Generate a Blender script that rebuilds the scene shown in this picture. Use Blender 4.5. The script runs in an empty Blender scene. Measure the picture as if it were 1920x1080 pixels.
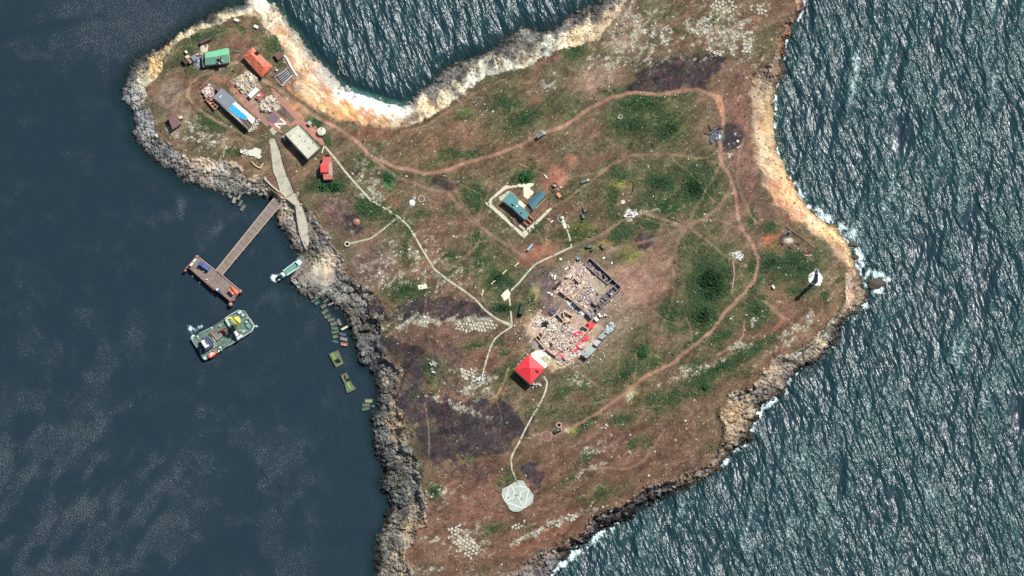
import bpy, math, random
import numpy as np
random.seed(7)
RNG = np.random.RandomState(11)
sc = bpy.context.scene
# ------------------------------------------------------------------ camera, sun, sky
S = 0.38                       # metres per photo pixel (1920 wide)
TILT = math.radians(19.0)      # the satellite stands a little south of the island
CT, ST = math.cos(TILT), math.sin(TILT)
DIST = 5000.0
cam_d = bpy.data.cameras.new('camera')
cam = bpy.data.objects.new('camera', cam_d)
sc.collection.objects.link(cam)
cam.location = (0, -ST*DIST, CT*DIST)
cam.rotation_euler = (TILT, 0, 0)
cam_d.sensor_width = 36.0
cam_d.lens = 36.0*DIST/(1920*S)
cam_d.clip_start = 100
cam_d.clip_end = 40000
sc.camera = cam
SUN_EL, SUN_AZ = math.radians(48), math.radians(45)
w = bpy.data.worlds.new('World'); sc.world = w; w.use_nodes = True
wn = w.node_tree.nodes; wl = w.node_tree.links
for n in list(wn): wn.remove(n)
wo = wn.new('ShaderNodeOutputWorld'); wb = wn.new('ShaderNodeBackground'); ws = wn.new('ShaderNodeTexSky')
ws.sky_type = 'NISHITA'; ws.sun_disc = False; ws.sun_elevation = SUN_EL; ws.sun_rotation = SUN_AZ
wb.inputs['Strength'].default_value = 0.075
wl.new(ws.outputs[0], wb.inputs[0]); wl.new(wb.outputs[0], wo.inputs[0])
sd = bpy.data.lights.new('sun', 'SUN'); sd.energy = 4.9; sd.angle = math.radians(0.5); sd.color = (1.0, 0.985, 0.96)
sun = bpy.data.objects.new('sun', sd); sc.collection.objects.link(sun)
sun.rotation_euler = (math.pi/2-SUN_EL, 0, math.pi-SUN_AZ)
sun.location = (0, 0, 300)
sc.view_settings.view_transform = 'Standard'; sc.view_settings.look = 'None'
sc.view_settings.exposure = 0.13; sc.view_settings.gamma = 1.0
sc.view_settings.use_curve_mapping = False
sc.cycles.use_denoising = False
sc.cycles.max_bounces = 4; sc.cycles.diffuse_bounces = 2; sc.cycles.glossy_bounces = 2
sc.cycles.transparent_max_bounces = 6
sc.cycles.sample_clamp_indirect = 3.0

# ------------------------------------------------------------------ pixel -> place
def W(px, py, z=0.0):
    px = np.asarray(px, float); py = np.asarray(py, float)
    u = (px-960)*S; v = (540-py)*S
    dz = -CT*DIST + ST*v
    t = (z-CT*DIST)/dz
    x = t*u
    y = -ST*DIST + t*(ST*DIST + CT*v)
    return x, y
def PXY(x, y, z):
    dx, dy, dz = x, y+ST*DIST, z-CT*DIST
    f = dy*ST - dz*CT
    u = dx/f*DIST; v = (dy*CT + dz*ST)/f*DIST
    return u/S+960, 540-v/S
def CR(ox, oy, s):
    return lambda *p: [(ox+a/s, oy+b/s) for a, b in p]
Z1 = CR(220, 0, 4); Z2 = CR(220, 220, 4); Z3 = CR(320, 440, 4); Z4 = CR(640, 280, 4)
Z5 = CR(880, 420, 5.333); Z6 = CR(880, 560, 5.333)
Ca = CR(340, 570, 9.82); Cb = CR(340, 470, 9.82); Cc = CR(500, 470, 9.82); Cd = CR(590, 560, 9.82)
Ce = CR(600, 640, 7.717); Cf = CR(900, 330, 7.717); Cg = CR(400, 330, 15.43); Ch = CR(1440, 410, 5.144)
Ci = CR(990, 470, 8.305); Cj = CR(950, 580, 7.2); Ck = CR(340, 60, 13.5); Cl = CR(440, 70, 9.815)
Cm = CR(370, 130, 8.305); Cn = CR(500, 210, 7.2); Co = CR(920, 880, 12); Cp = CR(1300, 220, 12)

# ------------------------------------------------------------------ numpy noise
def sm(a, b, x):
    t = np.clip((x-a)/(b-a), 0, 1); return t*t*(3-2*t)
TAB = np.random.RandomState(5).rand(16, 256, 256).astype(np.float32)
def vn(x, y, sc_, seed=0, ax=1.0, ang=0.0):
    c, s = math.cos(ang), math.sin(ang)
    X = (x*c+y*s)/(sc_*ax)+seed*17.3; Y = (-x*s+y*c)/sc_+seed*9.7
    xi = np.floor(X).astype(int); yi = np.floor(Y).astype(int)
    fx = X-xi; fy = Y-yi; fx = fx*fx*(3-2*fx); fy = fy*fy*(3-2*fy)
    T = TAB[seed % 16]
    a = T[xi & 255, yi & 255]; b = T[(xi+1) & 255, yi & 255]
    c2 = T[xi & 255, (yi+1) & 255]; d = T[(xi+1) & 255, (yi+1) & 255]
    return (a*(1-fx)+b*fx)*(1-fy)+(c2*(1-fx)+d*fx)*fy
def fbm(x, y, sc_, seed=0, o=4, ax=1.0, ang=0.0):
    r = 0; am = 1; t = 0
    for k in range(o):
        r = r+am*vn(x, y, sc_/2**k, seed+k, ax, ang); t += am; am *= 0.55
    return r/t
def worley(x, y, sc_, seed=0, ax=1.0, ang=0.0):
    c, s = math.cos(ang), math.sin(ang)
    X = (x*c+y*s)/(sc_*ax); Y = (-x*s+y*c)/sc_
    xi = np.floor(X).astype(int); yi = np.floor(Y).astype(int)
    f1 = np.full(x.shape, 9.0); f2 = np.full(x.shape, 9.0); idr = np.zeros(x.shape)
    A, B, C = TAB[seed % 16], TAB[(seed+1) % 16], TAB[(seed+2) % 16]
    for i in (-1, 0, 1):
        for j in (-1, 0, 1):
            a = (xi+i) & 255; b = (yi+j) & 255
            d = np.hypot(xi+i+A[a, b]-X, yi+j+B[a, b]-Y)
            m = d < f1
            f2 = np.where(m, f1, np.minimum(f2, d)); idr = np.where(m, C[a, b], idr); f1 = np.where(m, d, f1)
    return f1, f2, idr
def seg_dist(x, y, pts, closed=False):
    pts = list(pts); d = np.full(x.shape, 1e9)
    n = len(pts)
    for k in range(n if closed else n-1):
        ax_, ay = pts[k]; bx_, by = pts[(k+1) % n]
        vx, vy = bx_-ax_, by-ay; L = vx*vx+vy*vy+1e-9
        t = np.clip(((x-ax_)*vx+(y-ay)*vy)/L, 0, 1)
        d = np.minimum(d, (x-ax_-t*vx)**2+(y-ay-t*vy)**2)
    return np.sqrt(d)
def inside(x, y, pts):
    r = np.zeros(x.shape, bool); n = len(pts)
    for k in range(n):
        x1, y1 = pts[k]; x2, y2 = pts[(k+1) % n]
        if y1 == y2: continue
        c = ((y1 > y) != (y2 > y)) & (x < (x2-x1)*(y-y1)/(y2-y1)+x1)
        r ^= c
    return r
def sdf(x, y, pts):
    d = seg_dist(x, y, pts, True)
    return np.where(inside(x, y, pts), d, -d)

# ------------------------------------------------------------------ island outline (photo pixels)
COAST = [(490,-40),(473,-40),(455,8),(430,12),(405,22),(385,38),(360,50),(335,60),(312,75),(292,90),(270,100),(255,115),(245,128),(238,150),(228,165),(232,185),(245,200),(250,222),(255,240),(252,258),(265,270),(283,292),(300,303),(318,315),(335,330),(352,343),(375,347),(395,352),(415,358),(440,362),(470,366),(507,373),(517,388),(520,405),(542,440),(542,447),(547,465),(562,476),(585,490),(570,505),(556,520),(546,527),(557,537),(570,548),(590,552),(612,552),(625,565),(638,580),(652,597),(657,615),(667,630),(670,647),(677,665),(684,682),(705,695),(710,717),(712,732),(710,745),(712,770),(702,772),(700,795),(707,822),(710,840),(722,865),(727,885),(717,905),(730,925),(735,947),(730,970),(727,990),(712,1007),(707,1025),(710,1040),(705,1075),(700,1110),(705,1160),(740,1230),(830,1290),(940,1280),(965,1200),(990,1120),(1030,1080),(1050,1050),(1065,1035),(1105,1000),(1130,987),(1160,977),(1200,945),(1240,928),(1290,907),(1330,888),(1357,865),(1361,845),(1385,835),(1402,822),(1400,802),(1412,785),(1422,760),(1445,745),(1470,735),(1475,712),(1490,700),(1510,680),(1532,672),(1562,645),(1570,605),(1600,582),(1622,562),(1622,545),(1615,520),(1602,495),(1600,482),(1595,465),(1575,442),(1565,422),(1550,420),(1517,395),(1502,375),(1485,345),(1470,312),(1457,290),(1452,265),(1450,235),(1450,225),(1452,160),(1465,135),(1467,112),(1472,75),(1485,50),(1502,20),(1505,0),(1510,-60),(1480,-150),(1350,-190),(1200,-160),(1175,-60),(1160,-10),(1115,5),(1085,20),(1050,45),(1040,55),(975,55),(955,72),(912,100),(872,108),(837,125),(815,150),(785,175),(758,202),(735,197),(702,186),(677,177),(640,160),(623,138),(593,107),(572,83),(560,63),(545,50),(527,22),(500,5)]
PLAT = [(485,25),(470,25),(445,30),(412,40),(370,57),(345,72),(327,87),(302,110),(302,130),(280,160),(275,190),(287,212),(295,240),(307,265),(330,280),(370,295),(410,302),(445,310),(460,327),(495,332),(520,362),(532,374),(545,366),(560,362),(580,395),(595,420),(620,440),(627,465),(640,487),(640,507),(660,525),(680,545),(705,575),(700,590),(722,600),(715,632),(722,670),(735,682),(752,700),(747,745),(750,780),(765,825),(770,845),(787,865),(790,895),(797,940),(800,985),(780,995),(767,1025),(762,1050),(780,1075),(795,1130),(830,1190),(880,1200),(920,1150),(930,1085),(997,1050),(1005,1040),(1055,1022),(1100,992),(1110,967),(1142,955),(1180,940),(1210,915),(1260,897),(1307,877),(1335,865),(1357,835),(1360,825),(1355,787),(1350,767),(1375,740),(1415,717),(1445,690),(1445,667),(1480,664),(1512,645),(1550,610),(1582,575),(1592,545),(1587,502),(1575,482),(1550,457),(1525,435),(1510,420),(1480,405),(1450,380),(1430,345),(1422,315),(1412,285),(1415,245),(1415,220),(1405,175),(1412,140),(1440,122),(1462,75),(1470,48),(1495,15),(1485,-60),(1460,-130),(1350,-170),(1220,-130),(1195,-40),(1162,18),(1145,45),(1125,75),(1095,82),(1040,100),(1000,118),(947,137),(902,152),(865,180),(840,200),(790,225),(745,240),(702,232),(665,225),(632,225),(582,195),(545,167),(552,140),(532,100),(520,70),(495,50)]

# ------------------------------------------------------------------ masks
def axis(lo, hi, flo, fhi, fine, coarse):
    a = np.arange(lo, flo, coarse); b = np.arange(flo, fhi, fine); c = np.arange(fhi, hi+coarse, coarse)
    return np.concatenate([a, b, c])
GX = axis(215, 1650, 215, 1650, 1.5, 6); GY = axis(-205, 1310, -15, 1100, 1.5, 6)
PX, PY = np.meshgrid(GX, GY)
hx = GX[::2]; hy = GY[::2]
HX, HY = np.meshgrid(hx, hy)
def up(A):
    xi = np.clip(np.searchsorted(hx, GX, side='right')-1, 0, len(hx)-2); fx = np.clip((GX-hx[xi])/(hx[xi+1]-hx[xi]), 0, 1)
    yi = np.clip(np.searchsorted(hy, GY, side='right')-1, 0, len(hy)-2); fy = np.clip((GY-hy[yi])/(hy[yi+1]-hy[yi]), 0, 1)
    R = A[:, xi]*(1-fx)+A[:, xi+1]*fx
    return R[yi, :]*(1-fy[:, None])+R[yi+1, :]*fy[:, None]
dC0 = up(sdf(HX, HY, COAST)); dP = up(sdf(HX, HY, PLAT))
def ell(cx, cy, rx, ry, ang=0.0, X=None, Y=None, soft=1.0):
    X = PX if X is None else X; Y = PY if Y is None else Y
    c, s = math.cos(math.radians(ang)), math.sin(math.radians(ang))
    u = ((X-cx)*c+(Y-cy)*s)/rx; v = (-(X-cx)*s+(Y-cy)*c)/ry
    return np.exp(-(u*u+v*v)*soft)
def cover(lst, X=None, Y=None):
    X = PX if X is None else X
    r = np.zeros(X.shape)
    for e in lst:
        r = np.maximum(r, e[5]*ell(*e[:5], X=X, Y=Y))
    return r
beach = np.clip(cover([(485,15,22,22,0,1.2),(545,90,22,60,-30,1.2),(600,160,30,45,-40,1.3),(680,205,60,26,10,1.4),(725,215,35,20,0,1.2),(1440,240,30,60,0,.8),(1445,320,35,60,-20,.9),(1500,400,50,30,45,.8),(1560,460,30,45,-30,.8),(604,513,16,14,0,.7)]), 0, 1)
rug = 1-beach
dC = dC0 + rug*((fbm(PX, PY, 26, 1, 4)-.5)*16 + (vn(PX, PY, 5, 3)-.5)*4)
dPn = dP + (fbm(PX, PY, 24, 6, 4)-.5)*(20+20*np.clip(ell(690,600,90,190)+ell(740,900,70,160),0,1))
cliff = np.clip(cover([(700,600,120,160,0,1.2),(740,900,90,200,0,1.2),(1150,970,200,70,-20,1.2),(1400,790,90,110,-40,1.2),(1560,640,90,50,-35,1.0),(1460,110,30,60,10,1.0),(560,420,60,60,0,.7)]), 0, 1)
t = np.where(dPn > 0, 1, np.clip(dC/(dC-dPn+1e-6), 0, 1)); t = np.where(dC <= 0, 0, t)
zb = (1-cliff)*(0.15+5.5*t)+cliff*(0.2+2.0*t**0.7+3.45*sm(.72, 1.0, t))
zp = 5.65+3.0*(1-np.exp(-np.maximum(dPn, 0)/70))
plat = sm(-1.0, 1.0, dPn)
f1, f2, idA = worley(PX, PY, 9, 2)
g1, g2, idB = worley(PX, PY, 4.6, 5)
e1, e2, idC = worley(PX+(fbm(PX, PY, 14, 3, 3)-.5)*9, PY+(fbm(PX, PY, 14, 6, 3)-.5)*9, 12.5, 9, 1.9, math.radians(-35))
ledge = sm(0, .14, e2-e1)*idC*1.9*cliff + sm(0, .10, np.abs(e2-e1))*0
domes = ledge + np.clip(f2-f1, 0, .5)*2.0*(0.35+idA)*.9 + np.clip(g2-g1, 0, .5)*1.1*(0.4+idB) + np.clip(e2-e1, 0, .25)*3*(idC*1.2)*(.4+.6*cliff)
ridge = (fbm(PX, PY, 38, 8, 3, 1.7, math.radians(60))-.5)
rocky = rug*(1-sm(0, 9, dPn))*(0.05+0.95*sm(0, 10, dC+14))
und = -0.35+dC*0.10
Z = np.where(dC <= 0, und, np.where(dPn > 0, zp, zb))
Z = Z + rocky*(domes*(0.48+0.42*cliff) + ridge*(1.5+5.0*cliff)*sm(0, 14, dC) - 0.25)
Z = Z + plat*(fbm(PX, PY, 90, 4, 3)-.5)*1.6
softn = plat*sm(0, 12, dPn)
Z = Z + softn*((vn(PX, PY, 3.2, 7)-.5)*0.16 + (vn(PX, PY, 12, 10)-.5)*0.35) + beach*(1-plat)*(fbm(PX, PY, 12, 12, 4, 2.0, math.radians(35))-.5)*3.4*sm(.25, .6, t)
Z = np.maximum(Z, -6)

GREEN = [(400,62,50,16,-15,.9),(440,50,45,20,0,.8),(520,88,24,30,50,.9),(345,112,30,20,0,.6),(395,232,40,22,0,.8),(345,205,30,30,0,.35),(425,212,45,14,42,.9),(410,165,25,8,20,.6),(445,285,25,10,0,.4),(620,346,30,13,0,1.3),(597,232,16,12,0,1.0),(575,290,13,30,40,.9),(612,262,10,14,0,1),
(728,330,14,20,0,1.2),(700,305,35,20,0,.7),(690,392,24,20,0,1.0),(730,412,18,14,0,.9),(940,192,45,26,0,.9),(1000,218,60,18,-22,1.1),(1080,96,24,15,0,.9),(985,333,20,14,0,1.3),(1150,172,20,9,0,1.1),
(1205,198,52,28,0,1.2),(1185,235,45,22,0,1.2),(1255,242,34,32,20,1.3),(1245,180,40,9,0,1.0),(1240,345,52,30,0,1.2),(1300,350,50,38,0,1.3),(1255,385,40,16,0,1.1),(1150,375,14,26,0,1.0),(1165,330,30,16,0,.8),
(898,372,30,34,0,.9),(1100,412,30,16,0,.8),(1085,435,28,24,0,1.0),(890,450,20,40,0,.8),(1005,430,20,12,0,.6),(935,522,40,24,0,1.2),(915,490,40,18,0,.9),(945,578,38,13,0,1.3),(995,565,14,22,0,1.1),(850,470,16,40,20,.7),(768,440,22,26,0,.8),(758,468,13,30,0,1.0),(820,400,60,14,0,.5),
(1330,530,40,50,-10,1.6),(1322,592,40,30,0,1.4),(1255,590,17,25,0,1.3),(1295,650,50,22,-30,.8),(1345,640,60,18,-45,.8),(1490,498,50,30,0,1.2),(1450,492,44,18,0,1.2),(1412,500,14,36,0,.8),(1500,545,30,12,0,1.0),(1420,582,22,24,0,1.1),(1545,552,9,14,0,.9),
(1400,662,60,10,-30,.9),(1345,692,70,14,-28,1.0),(1180,700,60,22,-30,1.1),(1205,660,15,22,0,1.2),(1235,752,50,20,-15,.9),(1165,785,22,13,0,1.1),(1120,755,50,16,-20,.6),(1280,738,44,10,0,.8),(1075,730,60,16,-25,.8),(1035,770,34,13,0,.8),(1100,790,40,12,-35,1.0),
(1442,428,14,9,-20,1.1),(1408,412,10,14,0,1.1),(1310,450,30,24,0,.6),(1330,430,40,14,0,.6),(815,922,10,9,0,1.4),(775,740,10,18,0,1.0),(780,882,8,20,0,1.1),(1060,905,60,12,-20,.5),(1130,930,40,13,-20,.6),(1180,835,50,16,0,.6),(1100,860,70,20,-15,.5),
(760,542,30,13,0,1.2),(800,545,24,12,0,.8),(700,620,30,14,0,.5),(808,690,28,22,0,1.0),(890,648,34,6,-5,1.2),(925,640,20,10,0,.8),(1000,770,30,20,0,.6),(960,700,20,20,0,.6),(945,660,20,14,0,.6),(880,850,8,12,0,1.0),(940,990,40,12,0,.5),(870,290,60,14,0,.6),(960,330,80,24,0,.6),(1080,360,50,30,0,.5),(850,230,70,20,-30,.6),(1110,500,30,20,0,.4),(1235,130,30,20,0,.5),(1300,35,40,16,0,.6),(1270,60,30,14,0,.6),(830,330,50,20,0,.4),(1322,725,14,12,0,1.0),(960,905,20,40,0,.4),(1310,410,40,30,0,.5),(1230,420,60,20,0,.6),(1170,440,30,20,0,.9),(1180,480,24,12,0,.9),(1200,450,20,20,0,.6)]
gcov = cover([e for e in GREEN])
gcov = gcov*(.62+.75*fbm(PX, PY, 15, 1, 4, 1.5, math.radians(-35)))
n1 = fbm(PX, PY, 34, 2, 5, 1.5, math.radians(-30)); n2 = fbm(PX, PY, 9, 5, 4, 1.6, math.radians(-35)); n3 = fbm(PX, PY, 90, 9, 3)
green = sm(.34, .98, gcov*.95+(n1-.5)*1.5+(n2-.5)*1.1+.03)
SPECK = [(1200,80,80,60,0,.9),(1345,50,80,55,0,1.1),(1400,95,50,30,0,.8),(1150,110,60,30,-30,.8),(1180,30,60,40,0,.8),(780,480,90,50,-35,.75),(720,520,60,36,0,.85),(840,520,70,40,-35,.6),(690,330,40,80,30,.55),(830,440,50,30,0,.5),(790,600,70,16,0,1.2),(740,615,40,14,0,.8),(880,605,60,16,0,1.3),(880,720,40,34,0,1.1),(850,760,60,10,20,.8),(700,590,40,10,0,.6),
(1500,610,60,12,-38,1.0),(1480,640,60,10,-30,.8),(1380,650,60,8,-30,.9),(1420,600,30,12,-40,.7),(1340,680,90,10,-28,.9),(1290,700,60,12,-20,.8),(1150,860,90,10,-25,.7),(1110,850,30,20,0,.8),(1020,990,90,9,-25,1.1),(1060,975,70,8,-22,1.1),(870,1015,40,34,20,1.2),(810,1010,36,14,0,.8),(790,1070,60,10,0,.9),(830,925,30,26,0,.8),(1120,840,40,30,0,.5),(1560,520,16,60,0,.5),(370,245,50,26,20,.9),(330,250,30,30,0,.7),(400,265,50,24,10,.8),(1270,640,50,14,-30,.6),(1090,715,30,20,0,.8),(1075,740,20,10,0,.5),(1180,740,14,10,0,.9),(1230,395,40,10,0,.5),(1180,400,14,12,0,1.6),(1380,480,14,8,0,1.3),(1030,160,40,20,-20,.7),(1000,250,40,12,0,.4),(930,210,60,30,0,.4),(1350,285,30,10,-30,.7),(700,370,30,30,0,.6),(960,960,40,8,0,.3),(660,440,20,60,0,.4),(1080,400,20,20,0,.5),(560,200,60,40,35,.3)]
scov = cover(SPECK)
soil_t = fbm(PX, PY, 50, 3, 4, 1.4, math.radians(-30))
def L3(a, b, m): return a*(1-m[..., None])+np.array(b)*m[..., None]
col = np.zeros(PX.shape+(3,)) + np.array([.150, .104, .072])
col = L3(col, (.112, .102, .062), sm(.34, .56, n3*.4+n1*.6))
col = L3(col, (.195, .108, .078), sm(.5, .72, soil_t)*.75)
col = L3(col, (.22, .125, .095), sm(.56, .78, n2)*.5)
col = L3(col, (.33, .25, .20), np.clip(1.1*ell(1090,570,95,90,-30)*(.3+1.3*n1)-.15, 0, .9))
for cx_, cy_, rx_, ry_, a_, c_ in ((930,960,210,120,-15,(.150,.080,.062)),(1150,880,220,90,-30,(.145,.082,.058)),(1400,640,150,90,-40,(.165,.098,.070)),(830,620,110,70,0,(.140,.088,.070)),(1390,250,60,150,0,(.18,.11,.085)),(870,280,150,50,0,(.15,.095,.062))):
    col = L3(col, c_, np.clip(ell(cx_, cy_, rx_, ry_, a_)*1.3*(.35+.9*n1), 0, .85))
for cx, cy, rx, ry, an, c, k in [(1010,478,46,24,-20,(.34,.15,.10),.9),(1450,452,20,24,0,(.44,.13,.075),1.1),(1470,480,40,10,10,(.33,.15,.11),.7),(1186,540,14,15,0,(.68,.31,.17),1.3),(1200,520,60,60,-40,(.33,.20,.16),1.0),(1240,480,40,40,-40,(.26,.16,.12),.8),(1150,600,60,20,-35,(.26,.18,.13),.6),(1010,545,34,50,0,(.13,.095,.10),1.2),(995,600,20,50,0,(.30,.20,.13),.9),(1070,302,16,12,0,(.38,.20,.13),.9),(1042,335,22,24,30,(.40,.17,.12),1.1),(1350,196,7,22,-15,(.60,.28,.17),1.2),(1285,538,10,10,0,(.45,.22,.15),1),(1355,620,8,30,20,(.30,.18,.13),.7),(640,380,45,60,0,(.17,.105,.105),.8),(700,500,70,60,0,(.19,.13,.12),.6),(560,300,30,50,-30,(.24,.16,.11),.8),(440,270,60,24,20,(.24,.16,.11),.8),(500,320,40,14,10,(.22,.15,.10),.8),(1060,806,50,14,-25,(.26,.16,.12),.9),(1068,806,9,6,0,(.85,.66,.50),1.4),(1140,830,70,24,0,(.19,.10,.085),.7),(1420,640,100,50,-35,(.155,.085,.06),.7),(1380,700,60,60,-40,(.15,.095,.06),.6),(1340,120,60,20,0,(.18,.11,.09),.5),(1385,200,30,70,0,(.19,.10,.08),.8),(1390,330,30,70,0,(.18,.10,.085),.8),(1420,400,40,40,0,(.18,.11,.09),.6),(1560,540,20,60,0,(.24,.15,.10),.8),(1530,600,60,30,-45,(.22,.14,.09),.7),(780,1000,50,90,0,(.20,.11,.08),.7),(900,960,90,70,0,(.19,.10,.075),.6),(1010,1010,90,20,-25,(.21,.10,.07),.7),(920,880,60,50,0,(.17,.095,.07),.6),(1120,150,60,40,-30,(.30,.20,.16),.7),(1170,60,50,60,0,(.30,.21,.16),.7),(320,180,34,40,0,(.22,.16,.13),.8),(350,215,20,20,0,(.24,.18,.14),.8),(700,250,50,20,0,(.17,.09,.06),.8),(780,560,60,16,0,(.15,.10,.07),.7),(830,660,40,30,0,(.17,.09,.07),.7),(920,670,60,30,-20,(.19,.10,.075),.8),(1310,620,30,14,0,(.22,.14,.11),.5),(1230,640,30,20,0,(.24,.15,.11),.5),(1150,545,20,30,-30,(.36,.29,.23),.6),(560,205,40,12,38,(.46,.24,.12),1.0),(600,235,50,8,36,(.24,.17,.13),.9),(545,160,12,24,-40,(.30,.17,.12),.8),(1070,660,60,30,-30,(.34,.23,.18),.8),(330,240,18,20,0,(.38,.31,.25),.7),(1120,300,60,20,-15,(.18,.10,.08),.6),(650,600,40,20,0,(.2,.15,.12),.4),(700,700,1,1,0,(.1,.1,.1),0)]:
    m = np.clip(k*ell(cx, cy, rx, ry, an)*(.25+.9*n2+.7*n1), 0, 1); col = L3(col, c, sm(.18, .85, m))
gcol = np.zeros(PX.shape+(3,)) + np.array([.058, .080, .038])
gcol = L3(gcol, (.036, .072, .030), sm(.35, .75, vn(PX, PY, 14, 13)*.5+gcov*.4))
gcol = L3(gcol, (.070, .115, .040), sm(.62, .85, n2))
gcol = L3(gcol, (.018, .048, .018), sm(1.0, 1.5, gcov))
wide = cover([(e[0], e[1], e[2]*1.7, e[3]*1.9, e[4], e[5]*.8) for e in GREEN])
col = L3(col, (.088, .093, .048), sm(.15, .75, wide+(n1-.5)*.9)*.85)
col = L3(col, (.060, .085, .040), sm(.45, 1.0, wide+(n2-.5)*1.0)*.6)
col = col*(1-green[..., None])+gcol*green[..., None]
for cx, cy, rx, ry, an, c in [(728,335,12,16,0,(.06,.20,.08)),(1090,432,22,18,0,(.15,.17,.04)),(1160,345,14,10,0,(.22,.22,.06)),(815,922,9,8,0,(.04,.11,.05)),(1120,462,30,6,-20,(.26,.22,.06)),(1185,475,20,20,0,(.22,.22,.08)),(1182,740,12,14,0,(.30,.26,.09)),(1075,808,10,6,-30,(.24,.24,.07)),(1425,200,14,10,20,(.30,.30,.10)),(1000,560,10,30,20,(.38,.32,.16)),(870,210,14,8,-20,(.1,.15,.05))]:
    col = L3(col, c, np.clip(ell(cx, cy, rx, ry, an)*1.2*(.3+n2*1.2)-.1, 0, .85))
# burnt ground
def poly(pts, soft=4, noise=10, seed=3, X=None, Y=None):
    xs = [p[0] for p in pts]; ys = [p[1] for p in pts]
    m = (PX > min(xs)-25) & (PX < max(xs)+25) & (PY > min(ys)-25) & (PY < max(ys)+25)
    r = np.zeros(PX.shape)
    d = sdf(PX[m], PY[m], pts)
    if noise: d = d+(fbm(PX[m], PY[m], 14, seed, 4)-.5)*noise*1.8
    r[m] = sm(-soft/2, soft/2, d); return r
burn = np.zeros(PX.shape)
for pts, k, nz in [([(1183,168),(1192,140),(1225,110),(1300,103),(1345,96),(1360,112),(1350,132),(1320,160),(1280,168),(1240,172)],.95,16),
    ([(728,575),(770,566),(790,556),(840,556),(915,575),(925,592),(880,598),(790,597),(735,600)],1,12),([(688,585),(706,558),(722,580),(728,600),(700,605)],.9,6),
    ([(700,612),(740,635),(790,650),(800,680),(790,740),(772,760),(762,700),(745,690),(724,660)],.95,16),([(735,690),(760,700),(790,740),(770,800),(755,760),(750,720)],.8,12),
    ([(745,745),(765,742),(800,742),(850,748),(900,745),(965,765),(995,790),(975,830),(945,850),(900,852),(850,862),(800,866),(785,850),(780,790)],1,26),
    ([(802,326),(840,335),(865,352),(845,358),(815,346)],.9,8),([(965,872),(1000,864),(1020,892),(1012,915),(992,900)],.9,8),([(930,870),(960,865),(965,878),(940,885)],0,4),
    ([(1185,447),(1200,440),(1232,443),(1226,466),(1196,470)],.85,14),([(645,405),(668,402),(680,425),(668,440),(648,432)],.95,8),([(658,320),(678,315),(680,335),(662,338)],.55,8),([(800,640),(840,650),(880,670),(860,690),(820,680)],.5,24),([(820,870),(880,870),(940,880),(900,900),(840,900)],.45,24),([(870,640),(800,700),(820,760),(880,760)],.35,30),([(1080,880),(1130,860),(1110,900)],.3,12),
    ([(720,440),(745,445),(742,470),(725,470)],.35,8),([(330,175),(322,190),(310,180)],.4,8),([(345,190),(368,182),(372,196),(350,198)],.4,8)]:
    burn = np.maximum(burn, k*poly(pts, 6, nz))
bl = [(1366,256,28,24,0,1.7),(1345,250,16,14,0,1.0),(1475,448,15,13,0,1.2),(1500,470,16,9,30,.5),(1015,540,26,36,10,.45),(1110,585,26,10,-45,.5),(1025,640,8,6,0,.3),(560,215,0.1,.1,0,0)]
burn = np.clip(burn*1.25-.42*sm(.54, .68, fbm(PX, PY, 8, 9, 3))*(burn < .98)-.45*sm(.56, .70, fbm(PX, PY, 24, 4, 3)), 0, 1)
burn = np.clip(np.maximum(burn, sm(.2, .8, cover(bl)*(.6+n2*.8))*1.0), 0, 1)
patch = sm(.38, .62, fbm(PX, PY, 16, 11, 5))
bcol = np.zeros(PX.shape+(3,)) + np.array([.060, .048, .055])
bcol = L3(bcol, (.125, .075, .066), sm(.52, .70, n2*.5+.5*vn(PX, PY, 5, 8)))
bcol = L3(bcol, (.10, .085, .055), sm(.60, .78, fbm(PX, PY, 30, 12, 4))*.8)
bcol = L3(bcol, (.045, .041, .053), patch*.75)
col = L3(col, (0, 0, 0), burn)+bcol*.85*burn[..., None]
# pale stone outcrops under the loose stones
sn = fbm(PX, PY, 7, 14, 3, 1.5, math.radians(-35))
outc = sm(.50, .80, scov*.55+(sn-.5)*1.5+(n2-.5)*.6)*plat*(1-.5*green)
col = L3(col, (.30, .285, .21), outc*.5)
cr1, cr2, crid = worley(PX+(n2-.5)*8, PY+(n1-.5)*8, 7.5, 11, 1.5, math.radians(-35))
plm = sm(.10, .24, cr2-cr1)*sm(.38, .75, scov*.75+(sn-.5)*1.3+(n1-.5)*.8)*plat*(crid > .22)
col = L3(col, (.44, .415, .33), plm*(.35+.5*crid)*.9)
Z = Z+plm*.18*(dPn > 2)
fine = fbm(PX, PY, 3.6, 15, 2, 2.4, math.radians(-35))
col = col*(1+(fine-.5)*.75)[..., None]
col = L3(col, (.40, .37, .29), sm(.70, .86, fine)*sm(.25, .7, scov)*.7)
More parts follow.
